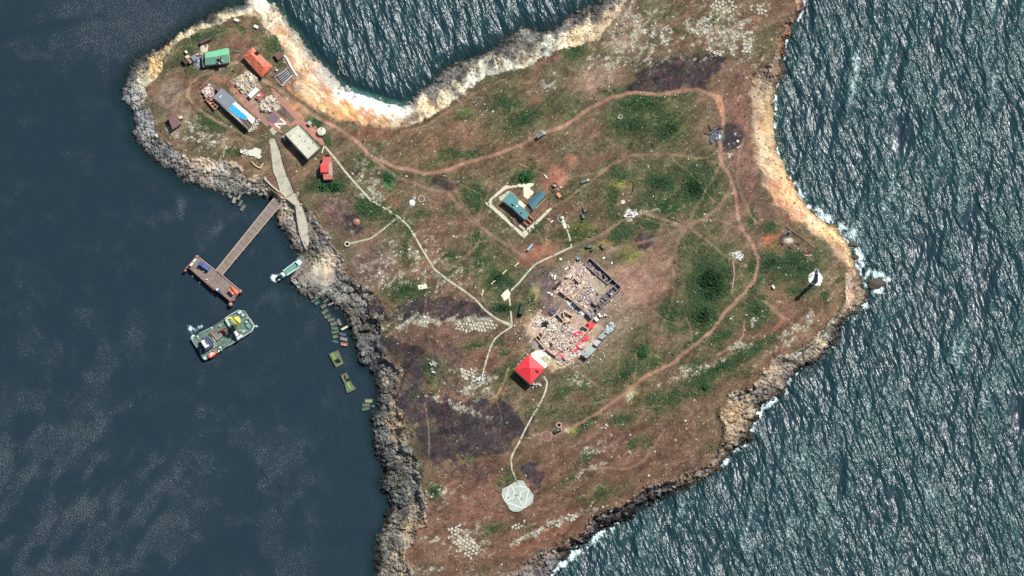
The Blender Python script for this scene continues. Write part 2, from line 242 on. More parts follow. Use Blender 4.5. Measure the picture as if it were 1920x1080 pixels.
# crisp dirt tracks
TR = []
def track(pts, wd, c, k=.8, twin=True): TR.append((pts, wd, c, k, twin))
tc = (.36, .205, .155)
track([(595,220),(632,240),(670,265),(690,290),(740,312),(800,327),(840,318),(880,303),(930,290),(975,272),(1010,255),(1060,235),(1080,222),(1110,200),(1150,182),(1190,173),(1240,177),(1280,170),(1310,168),(1340,180),(1355,200),(1357,230),(1350,262),(1352,300),(1370,335),(1380,365),(1383,400),(1392,430),(1410,455),(1422,480),(1422,500),(1412,530),(1390,555),(1360,585),(1335,620),(1300,650),(1260,680),(1210,705),(1170,740),(1120,775),(1075,800)], 5.0, tc, .9)
track([(690,290),(740,330),(800,352),(840,362),(865,390),(885,415),(920,440),(960,465),(990,485),(1003,500)], 4.5, (.24,.155,.125), .85, False)
track([(1072,463),(1130,440),(1167,412),(1210,398),(1260,417),(1287,425),(1320,410),(1350,388),(1367,360),(1376,340)], 4.6, (.26,.17,.13), .8)
track([(1180,403),(1215,410),(1245,420),(1287,427)], 3.5, (.24,.16,.12), .6)
track([(1140,470),(1200,455),(1250,440),(1287,425)], 4.5, (.25,.17,.13), .75)
track([(1287,428),(1272,455),(1265,475),(1252,495)], 3.5, (.27,.19,.14), .7)
track([(1320,412),(1350,412),(1372,422),(1392,430)], 4, (.26,.17,.13), .75)
track(Z1((900,470),(740,530),(620,570),(550,620),(530,720),(590,800),(700,880),(850,960),(950,1010),(1060,1060)), 4.0, (.28,.2,.14), .85)
track(Z1((1060,580),(1200,660),(1350,780),(1500,880)), 5.5, (.30,.21,.15), .85)
track([(752,247),(800,235),(850,203),(900,168),(950,147)], 2.6, (.27,.16,.11), .8, False)
track([(752,250),(800,242),(840,232),(900,222)], 1.8, (.22,.14,.1), .5, False)
track([(940,295),(1015,325),(1077,337)], 2.0, (.28,.2,.14), .75, False)
track([(1032,390),(1065,372),(1115,335),(1155,304),(1175,293),(1215,288),(1255,290),(1325,297)], 4.0, (.26,.17,.12), .7)
track([(884,545),(880,480),(887,425),(915,365),(925,330)], 3.2, (.23,.14,.11), .55)
track([(887,455),(920,450),(950,438),(965,425)], 3, (.26,.16,.12), .6, False)
track([(797,757),(803,790),(806,830),(803,866)], 1.8, (.22,.15,.14), .8, False)
track([(803,540),(797,590),(808,650),(812,670)], 1.8, (.2,.14,.13), .8, False)
track([(796,560),(812,610),(830,590),(862,565)], 1.6, (.2,.14,.13), .6, False)
track([(930,750),(940,780),(938,820)], 1.6, (.2,.13,.11), .6, False)
track([(1030,470),(1025,440),(1035,410),(1025,395)], 3.5, (.28,.17,.12), .6)
track([(955,450),(965,470),(1000,487),(1030,470),(1045,445)], 3.2, (.30,.17,.12), .6)
track([(1065,372),(1066,345),(1050,325),(1020,315)], 2.0, (.27,.17,.13), .5, False)
track([(800,327),(850,340),(900,362)], 2.0, (.25,.16,.13), .6, False)
track([(1080,222),(1110,240),(1170,282)], 2.2, (.24,.13,.1), .5, False)
track([(1225,285),(1245,265),(1260,255)], 2, (.27,.18,.14), .4, False)
track([(1120,775),(1080,795),(1030,812),(1000,815)], 3, (.27,.17,.13), .6, False)
track([(1290,600),(1297,630),(1300,650)], 3.5, (.25,.16,.12), .6)
track([(1150,580),(1200,560),(1240,500)], 9, (.27,.18,.14), .5)
track([(1375,490),(1376,520),(1372,550)], 3.0, (.34,.22,.17), .7, False)
track([(1345,665),(1380,648),(1393,628),(1396,600)], 2.5, (.34,.25,.18), .7, False)
track([(1160,730),(1160,690),(1161,655)], 1.8, (.27,.19,.13), .5, False)
track([(540,165),(570,185),(610,200),(640,225)], 7, (.50,.27,.13), .7, False)
track([(520,150),(545,163)], 4, (.3,.2,.15), .7, False)
track([(470,20),(440,30),(400,45),(360,65)], 3, (.3,.22,.15), .4, False)
track([(913,470),(955,447)], 1.2, (.25,.2,.1), 0, False)
track([(1020,550),(1030,590),(1010,600)], 12, (.22,.15,.12), .4, False)
track([(935,745),(920,760),(905,770)], 2, (.2,.2,.1), .3, False)
track([(955,690),(945,720),(930,745)], 3, (.40,.28,.15), .6, False)
rt = np.random.RandomState(21)
for (x0, y0, x1, y1) in [(1000,500,1150,470),(1020,480,960,400),(1280,430,1180,560),(1350,300,1290,420),(1380,360,1330,300),(1240,420,1100,500),(900,440,830,500),(1060,330,1180,280),(1400,500,1300,430),(1340,600,1200,560),(1250,470,1240,620),(1010,600,1120,720),(1090,760,1200,640),(960,300,900,420),(700,300,640,420),(900,520,940,610),(1100,880,1250,800),(1390,260,1420,420),(1150,180,1050,120),(850,350,960,480),(1180,300,1120,400),(1260,300,1340,380),(780,330,700,420),(1420,560,1500,620)]:
    k = 5; nx, ny = -(y1-y0), (x1-x0); L_ = math.hypot(nx, ny); bow = rt.uniform(-.28, .28)
    track([(x0+(x1-x0)*i/k+nx*bow*math.sin(math.pi*i/k)+rt.uniform(-4, 4), y0+(y1-y0)*i/k+ny*bow*math.sin(math.pi*i/k)+rt.uniform(-4, 4)) for i in range(k+1)], rt.uniform(3, 4.5), (.30,.205,.15), rt.uniform(.28, .55))
trk = np.zeros(PX.shape)
for pts, wd, c, k, twin in TR:
    xs = [p[0] for p in pts]; ys = [p[1] for p in pts]
    i0, i1 = np.searchsorted(GX, [min(xs)-14, max(xs)+14]); j0, j1 = np.searchsorted(GY, [min(ys)-14, max(ys)+14])
    X = PX[j0:j1, i0:i1]; Y = PY[j0:j1, i0:i1]
    X = X+(vn(X, Y, 16, 4)-.5)*3; Y = Y+(vn(X, Y, 16, 5)-.5)*3
    d = seg_dist(X, Y, pts)
    full = 1-sm(wd*.25, wd*.95, d+(vn(X, Y, 4, 6)-.5)*1.5)
    if twin:
        rut = np.exp(-((d-wd*.36)/(wd*.24))**2); a = np.clip(full*.62+rut*.55, 0, 1)
    else: a = full
    a = a*k*(.6+.8*vn(X, Y, 9, 9)); a = np.clip(a, 0, 1)
    sub = col[j0:j1, i0:i1]; col[j0:j1, i0:i1] = sub*(1-a[..., None])+np.array(c)*a[..., None]
    trk[j0:j1, i0:i1] = np.maximum(trk[j0:j1, i0:i1], full*k)
    green[j0:j1, i0:i1] *= (1-full*k)
Z = Z-trk*.10
# ash and debris tint
for cx, cy, rx, ry, c, k in [(1349,257,9,8,(.30,.32,.29),1.1),(1338,256,9,9,(.12,.14,.18),.9),(1479,451,7,5,(.62,.56,.42),1.3)]:
    col = L3(col, c, np.clip(k*ell(cx, cy, rx, ry)*(.4+n2), 0, 1))
# rubble grounds of the ruins and the yards
def paint(pts, c, k=1.0, soft=3, noise=5, var=0.0):
    global col, green
    m = poly(pts, soft, noise)*k
    if var: m = np.clip(m*(1-var+2*var*vn(PX, PY, 4, 12)), 0, 1)
    col = L3(col, c, m); green = green*(1-m)
paint(Ci((430,640),(560,420),(720,200),(860,220),(1290,560),(1300,620),(1000,1000),(690,800)), (.50,.36,.28), .9, 4, 8, .3)
paint(Ci((1000,440),(1250,540),(1200,680),(1040,820),(800,860),(700,790),(880,560)), (.40,.36,.28), .9, 4, 8, .2)
paint(Ci((870,220),(965,120),(1310,440),(1230,520)), (.17,.13,.14), .95, 2, 2, .3)
paint(Ci((1320,450),(1450,570),(980,1050),(880,980),(1100,800),(1290,560)), (.17,.14,.17), .85, 3, 4, .3)
paint(Cj((250,180),(430,60),(620,90),(760,0),(900,60),(1130,120),(1300,250),(1180,420),(1100,560),(980,640),(760,760),(520,760),(360,560),(300,380)), (.54,.41,.33), .85, 6, 16, .45)
paint(Cj((900,340),(1060,300),(1110,360),(980,500),(940,500)), (.62,.13,.10), .7, 5, 10, .5)
paint(Cj((560,760),(720,640),(900,560),(960,620),(800,760),(620,840)), (.52,.42,.28), .8, 5, 8, .4)
paint(Cj((430,560),(330,470),(360,420),(500,540)), (.28,.28,.30), .8, 3, 3)
paint(Cm((60,360),(180,240),(330,260),(470,600),(700,900),(640,960),(250,620),(100,420)), (.26,.20,.15), .6, 5, 8, .3)
paint(Cm((200,150),(300,110),(470,130),(580,200),(400,240),(300,200)), (.30,.14,.09), .5, 4, 6, .4)
paint(Cm((560,180),(760,40),(960,160),(960,330),(1000,480),(1330,480),(1300,640),(1080,820),(860,640),(620,420)), (.40,.30,.22), .75, 4, 10, .5)
paint(Cm((480,300),(570,250),(700,400),(1130,830),(1080,880),(860,700)), (.40,.20,.15), .85, 3, 4, .25)
paint(Cb((0,0),(1,0),(1,1)), (0,0,0), 0)
# rock band colours by stretch of coast
ANC = [(490,15,(.8,.72,.55),(.85,.72,.5)),(550,90,(.42,.37,.29),(.44,.33,.22)),(600,150,(.50,.46,.38),(.58,.38,.21)),(680,200,(1.0,.97,.9),(.80,.42,.18)),(745,215,(.95,.9,.78),(.45,.33,.2)),(800,190,(.17,.16,.14),(.70,.56,.36)),(900,130,(.15,.15,.14),(.66,.59,.42)),(1000,80,(.17,.16,.14),(.60,.55,.40)),(1100,40,(.14,.14,.13),(.62,.50,.33)),(1480,60,(.34,.19,.13),(.33,.22,.16)),(1450,130,(.36,.26,.18),(.30,.22,.16)),(1435,200,(.50,.36,.2),(.42,.34,.24)),(1435,300,(.62,.44,.24),(.44,.33,.21)),(1480,380,(.72,.42,.21),(.52,.28,.16)),(1540,440,(.86,.60,.30),(.5,.36,.22)),(1590,490,(.7,.5,.28),(.38,.26,.18)),(1610,550,(.26,.22,.17),(.36,.27,.2)),(1550,640,(.24,.21,.17),(.50,.45,.33)),(1450,710,(.20,.17,.14),(.33,.26,.19)),(1380,790,(.26,.21,.15),(.32,.25,.17)),(1320,880,(.2,.165,.13),(.34,.25,.18)),(1180,960,(.085,.075,.07),(.23,.17,.14)),(1050,1040,(.15,.13,.12),(.28,.2,.15)),(770,1000,(.16,.15,.12),(.36,.29,.20)),(750,900,(.12,.12,.105),(.22,.20,.16)),(725,780,(.12,.12,.11),(.28,.22,.15)),(700,650,(.15,.15,.135),(.16,.145,.14)),(660,560,(.17,.165,.145),(.21,.20,.165)),(604,513,(.85,.74,.52),(.5,.43,.33)),(575,497,(.30,.26,.2),(.3,.26,.2)),(628,545,(.26,.24,.2),(.3,.26,.2)),(640,510,(.26,.24,.21),(.28,.24,.2)),(585,540,(.22,.2,.17),(.25,.22,.18)),(570,440,(.30,.26,.22),(.28,.24,.2)),(530,370,(.32,.27,.22),(.42,.35,.24)),(450,345,(.22,.22,.19),(.40,.34,.26)),(370,320,(.36,.32,.27),(.45,.36,.26)),(290,270,(.2,.2,.18),(.40,.36,.3)),(255,200,(.33,.32,.30),(.5,.46,.42)),(250,150,(.1,.105,.1),(.42,.36,.25)),(275,115,(.12,.125,.12),(.72,.52,.26)),(320,80,(.08,.085,.08),(.66,.52,.3)),(400,35,(.11,.11,.10),(.5,.42,.28)),(450,20,(.16,.16,.14),(.68,.55,.35))]
wsum = np.zeros(HX.shape); lo = np.zeros(HX.shape+(3,)); hi = np.zeros(HX.shape+(3,))
for x, y, a, b in ANC:
    k = 1.0/((HX-x)**2+(HY-y)**2+150.0)**2
    wsum += k; lo += k[..., None]*np.array(a); hi += k[..., None]*np.array(b)
lo /= wsum[..., None]; hi /= wsum[..., None]
lo = np.stack([up(lo[..., i]) for i in range(3)], -1); hi = np.stack([up(hi[..., i]) for i in range(3)], -1)
tt = sm(.26, .74, t+(fbm(PX, PY, 18, 3, 4)-.5)*1.5+(n2-.5)*.3)[..., None]
rc = lo*(1-tt)+hi*tt
rc = rc*(1+rug[..., None]*((idA-.5)*.6+(idB-.5)*.5+(n2-.5)*.9+(fbm(PX, PY, 28, 13, 3)-.5)*1.3)[..., None])
wet = (1-sm(1.0, 9.0, dC+(n2-.5)*10))*rug
rc = rc*(1-.62*wet[..., None])
# orange gullies in the sand slopes
gul = sm(.45, .75, fbm(PX, PY, 12, 6, 4, 2.6, math.radians(35)))*sm(.3, .6, t)*beach
rc = L3(rc, (.42, .20, .09), gul*.75)
rc = rc*(1+beach[..., None]*sm(.25, .5, t)[..., None]*((fbm(PX, PY, 8, 8, 4, 2.2, math.radians(35))-.5)*1.3)[..., None])
rc = rc*(1-beach[..., None])+beach[..., None]*L3(L3(rc, (.46,.21,.10), sm(.50, .66, fbm(PX, PY, 9, 2, 4, 2.4, math.radians(40)))*sm(.2,.5,t)*.85), (.90,.74,.50), sm(.54, .70, fbm(PX, PY, 11, 6, 4, 2.0, math.radians(40)))*sm(.1,.4,t)*.6)
brush = sm(.55, .7, fbm(PX, PY, 20, 7, 4))*sm(.25, .6, t)*rug*.6*(1-sm(1150, 1500, PX)*.4)
rc = L3(rc, (.13, .10, .075), brush)
pcol = np.clip(sm(-7, 7, dPn+(fbm(PX, PY, 7, 3, 3)-.5)*14)*(beach > .15)*(dC > 3)+plat*(beach <= .15), 0, 1)
pcol = np.where(beach > .15, pcol, plat)
col = rc*(1-pcol[..., None])+col*pcol[..., None]
deepm = sm(-1, -14, dC)
col = np.where((dC < 0)[..., None], L3(rc*.5, (.02, .05, .045), deepm), col)
grain = 1+(RNG.rand(*PX.shape)-.5)*.46
col = np.clip(col*grain[..., None], .006, .92)
fl = (RNG.rand(*PX.shape) < .045)*(dC > 6)*plat*(1-burn*.6)*(1-.6*green)
col = L3(col, (.40, .355, .27), fl*RNG.rand(*PX.shape)*.75)
midn = fbm(PX, PY, 13, 0, 4, 1.7, math.radians(-33))
col = np.clip(col*(1+plat*(midn-.5)*1.15)[..., None], .006, .92)
hue = (fbm(PX, PY, 24, 10, 3)-.5)[..., None]*np.array([.5, .12, -.35])*((1-plat)*rug)[..., None]
col = np.clip(col*(1+hue), .006, .92)
col = np.clip(col*(1+plat[..., None]*(np.array([.97, .93, .84])-1)), .006, .92)
# flatten under paved things
PAVED = []
def bil(A, px, py):
    px = np.asarray(px, float); py = np.asarray(py, float)
    xi = np.clip(np.searchsorted(GX, px, side='right')-1, 0, len(GX)-2); yi = np.clip(np.searchsorted(GY, py, side='right')-1, 0, len(GY)-2)
    fx = np.clip((px-GX[xi])/(GX[xi+1]-GX[xi]), 0, 1); fy = np.clip((py-GY[yi])/(GY[yi+1]-GY[yi]), 0, 1)
    return (A[yi, xi]*(1-fx)+A[yi, xi+1]*fx)*(1-fy)+(A[yi+1, xi]*(1-fx)+A[yi+1, xi+1]*fx)*fy
def H(px, py): return bil(Z, px, py)
def Hw(x, y):
    z = 8.0
    for _ in range(5):
        p = PXY(x, y, z); z = float(H(p[0], p[1]))
    return z
ROAD = Z2((1140,165),(1180,160),(1215,240),(1240,340),(1270,430),(1330,560),(1400,690),(1435,870),(1440,960),(1410,970),(1365,860),(1350,770),(1345,665),(1265,605),(1215,550),(1190,450),(1170,420),(1155,300))
# the ramp runs evenly down from the plateau to the landing
mr = poly(ROAD, 5, 0)
mr2 = np.clip(poly(ROAD, 14, 0)*1.6, 0, 1)
zr = 7.2-(PY-260)*(7.2-2.6)/(460-260)
Z = Z*(1-mr2)+np.clip(zr, 2.6, 7.3)*mr2
mlow = np.clip(poly(Cc((560,160),(700,120),(960,230),(1180,300),(1300,420),(1250,560),(900,640),(560,520),(480,500)), 16, 0)*1.3, 0, 1)
Z = Z*(1-mlow)+(1.5+.5*vn(PX, PY, 7, 3)+1.9*ell(605,512,16,12))*mlow
col = L3(col, (.26, .22, .18), mlow*.8*(1-ell(604,512,24,20)))
mpl = poly(Cn((-60,60),(330,-60),(800,420),(560,700),(200,340)), 10, 0)
zpl = float(H(575, 265)); Z = Z*(1-mpl)+zpl*mpl
mc = poly(Cf((60,395),(380,100),(900,100),(1050,470),(620,900)), 14, 0)
zc = float(H(970, 390)); Z = Z*(1-mc)+zc*mc

# ------------------------------------------------------------------ materials
MATS = {}
def mat(name, rgb, rough=.85, var=.25, scale=.8, bump=.15, spec=.3, metal=0.0, dirt=None, dirt_amt=.5, attr=False):
    if name in MATS: return MATS[name]
    m = bpy.data.materials.new(name); m.use_nodes = True; nt = m.node_tree; N = nt.nodes; Lk = nt.links
    b = N['Principled BSDF']; b.inputs['Roughness'].default_value = rough
    b.inputs['Specular IOR Level'].default_value = spec; b.inputs['Metallic'].default_value = metal
    geo = N.new('ShaderNodeNewGeometry')
    n = N.new('ShaderNodeTexNoise'); n.inputs['Scale'].default_value = scale; n.inputs['Detail'].default_value = 6
    n.inputs['Roughness'].default_value = .65
    Lk.new(geo.outputs['Position'], n.inputs['Vector'])
    mr_ = N.new('ShaderNodeMapRange'); mr_.inputs['From Min'].default_value = .25; mr_.inputs['From Max'].default_value = .75
    mr_.inputs['To Min'].default_value = 1-var; mr_.inputs['To Max'].default_value = 1+var
    Lk.new(n.outputs['Fac'], mr_.inputs['Value'])
    if attr:
        src = N.new('ShaderNodeAttribute'); src.attribute_name = 'tint'; c0 = src.outputs['Color']
    else:
        src = N.new('ShaderNodeRGB'); src.outputs[0].default_value = (*rgb, 1); c0 = src.outputs[0]
    if dirt:
        n2_ = N.new('ShaderNodeTexNoise'); n2_.inputs['Scale'].default_value = scale*.45; n2_.inputs['Detail'].default_value = 5
        Lk.new(geo.outputs['Position'], n2_.inputs['Vector'])
        r2 = N.new('ShaderNodeMapRange'); r2.inputs['From Min'].default_value = .48; r2.inputs['From Max'].default_value = .68
        r2.inputs['To Max'].default_value = dirt_amt
        Lk.new(n2_.outputs['Fac'], r2.inputs['Value'])
        mx = N.new('ShaderNodeMixRGB'); mx.inputs['Color2'].default_value = (*dirt, 1)
        Lk.new(r2.outputs[0], mx.inputs['Fac']); Lk.new(c0, mx.inputs['Color1']); c0 = mx.outputs[0]
    mul = N.new('ShaderNodeVectorMath'); mul.operation = 'MULTIPLY'
    Lk.new(c0, mul.inputs[0]); Lk.new(mr_.outputs[0], mul.inputs[1]); Lk.new(mul.outputs[0], b.inputs['Base Color'])
    if bump:
        bm_ = N.new('ShaderNodeBump'); bm_.inputs['Strength'].default_value = bump; bm_.inputs['Distance'].default_value = .3
        Lk.new(n.outputs['Fac'], bm_.inputs['Height']); Lk.new(bm_.outputs[0], b.inputs['Normal'])
    MATS[name] = m; return m
def corr(name, rgb, ang, pitch=1.1, var=.2, dirt=None, amt=.4):
    """sheet metal roof: seams run in the direction ang (radians)"""
    if name in MATS: return MATS[name]
    m = mat(name, rgb, .55, var, .5, 0, .4, 0, dirt, amt)
    N = m.node_tree.nodes; Lk = m.node_tree.links; b = N['Principled BSDF']
    geo = [n for n in N if n.type == 'NEW_GEOMETRY'][0]
    mp = N.new('ShaderNodeMapping'); mp.inputs['Rotation'].default_value = (0, 0, -ang)
    Lk.new(geo.outputs['Position'], mp.inputs['Vector'])
    wv = N.new('ShaderNodeTexWave'); wv.bands_direction = 'Y'; wv.inputs['Scale'].default_value = .314/pitch*1.0
    Lk.new(mp.outputs[0], wv.inputs['Vector'])
    bp = N.new('ShaderNodeBump'); bp.inputs['Strength'].default_value = .6; bp.inputs['Distance'].default_value = .08
    Lk.new(wv.outputs['Fac'], bp.inputs['Height']); Lk.new(bp.outputs[0], b.inputs['Normal'])
    return m
GROUND = mat('island_soil', None, .95, .28, 1.1, .5, .15, attr=True)
STONE = mat('limestone', None, .9, .15, 1.5, .3, .2, attr=True)
LEAF = mat('scrub_leaf', None, .9, .3, 2.0, .2, .15, attr=True)
CONC = mat('pale_concrete', (.52, .51, .36), .9, .18, .5, .1, .2, 0, (.27, .22, .14), .75)
CONCG = mat('grey_concrete', (.38, .36, .30), .9, .2, .6, .1, .2, 0, (.22, .19, .15), .5)
WHITE = mat('white_paint', (.80, .79, .74), .7, .06, .6, .03, .3, 0, (.55, .50, .42), .3)
REDROOF = mat('red_roof_sheet', (.82, .045, .058), .5, .12, .6, .03, .4, 0, (.56, .05, .05), .75)
ORROOF = mat('orange_roof_sheet', (.60, .14, .070), .6, .25, .8, .05, .3, 0, (.70, .32, .20), .8)
GREENROOF = mat('green_roof_sheet', (.17, .50, .27), .6, .22, .8, .05, .3, 0, (.20, .34, .22), .65)
TEAL = mat('teal_roof_sheet', (.075, .235, .235), .5, .12, .4, .03, .4, 0, (.10, .29, .28), .4)
NAVY = mat('dark_blue_roof_sheet', (.050, .150, .190), .5, .14, .5, .03, .4, 0, (.08, .14, .19), .5)
BROWN = mat('brown_roof_sheet', (.16, .085, .07), .7, .2, .6, .05, .3, 0, (.26, .15, .12), .4)
DARKBROWN = mat('dark_brown_boards', (.085, .05, .048), .8, .2, 1, .05, .3)
GREYROOF = mat('grey_roofing_felt', (.21, .235, .25), .8, .16, .8, .05, .3, 0, (.27, .28, .27), .4)
BLUETARP = mat('blue_tarpaulin', (.02, .36, .78), .45, .12, .9, .25, .4, 0, (.10, .50, .85), .5)
WHITETARP = mat('white_roof_sheet', (.85, .84, .80), .6, .05, .6, .1, .3, 0, (.62, .58, .5), .3)
WALLM = mat('rendered_wall', (.50, .45, .36), .9, .15, .6, .05, .2, 0, (.3, .25, .2), .5)
BRICK = mat('ruined_masonry', (.60, .44, .33), .9, .25, 1.2, .3, .2, 0, (.62, .52, .38), .6)
CHAR = mat('charred_wall', (.13, .095, .10), .95, .3, 1.2, .3, .15, 0, (.28, .22, .2), .6)
BLACK = mat('soot_shade_black', (.02, .018, .022), .95, .3, 1, .2, .1)  # soot and black parts; also the painted dark of holes and shadow strips
GLASS = mat('window_glass', (.03, .04, .05), .12, .05, 1, 0, .6)
WOOD = mat('bleached_timber', (.66, .56, .34), .85, .2, 1, .1, .2, 0, (.45, .33, .2), .5)
DOORM = mat('door_boards', (.12, .07, .045), .7, .2, 1, .05, .3)
REDPAVE = mat('red_paving', (.42, .20, .145), .9, .18, .7, .08, .2, 0, (.30, .17, .13), .6)
PIERDECK = mat('pier_deck_concrete', (.25, .20, .165), .9, .14, .45, .08, .2, 0, (.19, .145, .12), .6)
RUST = mat('rusty_steel', (.17, .07, .052), .85, .3, .8, .15, .3, 0, (.32, .15, .10), .5)
PALEEDGE = mat('pale_kerb', (.48, .38, .30), .9, .15, .6, .05, .2)
BLUEP = mat('blue_vehicle_paint', (.045, .085, .33), .45, .1, .8, .02, .5)
BLUEP2 = mat('faded_blue_canvas', (.09, .14, .34), .7, .12, .8, .05, .3)
SHIPGREEN = mat('grey_green_deck_paint', (.085, .150, .115), .7, .25, .9, .05, .35, 0, (.22, .26, .20), .6)
SHIPHULL = mat('dull_green_hull', (.075, .105, .10), .6, .15, .6, .05, .4)
PALEMETAL = mat('pale_grey_green_metal', (.40, .50, .43), .6, .2, .8, .05, .4, 0, (.55, .60, .52), .5)
YELLOW = mat('yellow_crane_paint', (.72, .66, .10), .5, .12, .8, .03, .4, 0, (.80, .78, .35), .4)
REDBOAT = mat('orange_red_boat_paint', (.70, .10, .055), .5, .1, .8, .03, .4)
LCGREEN = mat('sea_green_well_deck', (.13, .30, .225), .7, .15, .6, .05, .35)
LCPALE = mat('pale_cyan_metal', (.52, .70, .66), .6, .12, .8, .05, .4, 0, (.70, .82, .78), .5)
BLOCKM = mat('weathered_block_concrete', (.155, .165, .125), .9, .3, 1.0, .15, .2, 0, (.085, .11, .09), .6)
BLOCKG = mat('algae_green_block', (.09, .145, .095), .9, .3, 1.0, .15, .2, 0, (.14, .18, .12), .6)
BLOCKT = mat('tan_block_concrete', (.30, .28, .185), .9, .3, 1.0, .15, .2, 0, (.17, .17, .12), .6)
BLOCKW = mat('cream_block_concrete', (.72, .64, .45), .9, .2, 1.0, .15, .2)
BLOCKR = mat('red_stained_block', (.42, .15, .11), .9, .5, 1.6, .15, .2, 0, (.55, .42, .36), .8)
BLOCKP = mat('pinkish_grey_block', (.26, .22, .20), .9, .25, 1.0, .15, .2)
HULK = mat('mossy_hulk_plate', (.12, .16, .085), .9, .3, .8, .15, .2, 0, (.21, .21, .13), .7)
SUNK = mat('sunken_hull_plate', (.20, .42, .27), .9, .3, .8, .1, .1)
ARMY = mat('army_green_paint', (.035, .055, .035), .6, .15, 1, .03, .35)
GREYGREEN = mat('grey_green_paint', (.13, .16, .15), .6, .15, 1, .03, .35)
PADM = mat('pale_mint_concrete', (.39, .43, .36), .9, .2, .7, .06, .2, 0, (.54, .56, .49), .8)
LINE = mat('white_line_paint', (.86, .85, .76), .8, .05, 1, .0, .2)
TOWER = mat('blue_grey_tower_paint', (.15, .20, .24), .6, .12, .8, .03, .4)
TILECREAM = mat('cream_paving', (.74, .69, .52), .9, .16, .8, .08, .2, 0, (.50, .42, .30), .4)
TILEYEL = mat('yellow_paving', (.46, .42, .23), .9, .16, .8, .08, .2)
TYRE = mat('tyre_rubber', (.02, .02, .02), .9, .1, 1, .0, .2)
ORBOX = mat('orange_box_paint', (.62, .27, .13), .7, .12, 1, .03, .3)
CREAMROOF = mat('mottled_cream_roof', (.58, .57, .44), .9, .22, .35, .05, .2, 0, (.40, .43, .26), .6)
PALEROOF = mat('pale_grey_asbestos', (.40, .44, .39), .9, .15, .7, .08, .2, 0, (.28, .29, .25), .5)
COOLROOF = mat('cool_grey_asbestos', (.45, .52, .53), .9, .12, .7, .08, .2, 0, (.33, .37, .37), .5)
PITSOIL = mat('bare_pit_soil', (.20, .12, .09), .95, .25, 1, .2, .1)

# ------------------------------------------------------------------ object helpers
COL = sc.collection
def tagp(o, label=None, cat=None, group=None, kind=None):
    if label: o['label'] = label
    if cat: o['category'] = cat
    if group: o['group'] = group
    if kind: o['kind'] = kind
    return o
def thing(name, label, cat, px, py, z=None, group=None):
    o = bpy.data.objects.new(name, None); COL.objects.link(o)
    if z is None: z = float(H(px, py))
    x, y = W(px, py, z); o.location = (float(x), float(y), z); o.empty_display_size = 1
    return tagp(o, label, cat, group)
def np_mesh(name, V, F, m, parent=None, tint=None, smooth=False):
    me = bpy.data.meshes.new(name); V = np.asarray(V, np.float32); F = np.asarray(F, np.int32)
    if parent is not None: V = V-np.array(parent_origin(parent), np.float32)
    me.vertices.add(len(V)); me.vertices.foreach_set('co', V.ravel())
    k = F.shape[1]; me.loops.add(F.size); me.loops.foreach_set('vertex_index', F.ravel())
    me.polygons.add(len(F)); me.polygons.foreach_set('loop_start', np.arange(0, F.size, k, dtype=np.int32))
    me.polygons.foreach_set('use_smooth', np.full(len(F), smooth))
    if tint is not None:
        a = me.attributes.new('tint', 'FLOAT_COLOR', 'POINT')
        a.data.foreach_set('color', np.concatenate([tint, np.ones((len(tint), 1))], 1).astype(np.float32).ravel())
    me.update(calc_edges=True); me.validate()
    me.materials.append(m)
    o = bpy.data.objects.new(name, me); COL.objects.link(o)
    if parent is not None: o.parent = parent
    return o
def parent_origin(p):
    x = y = z = 0.0
    while p is not None:
        x += p.location[0]; y += p.location[1]; z += p.location[2]; p = p.parent
    return (x, y, z)
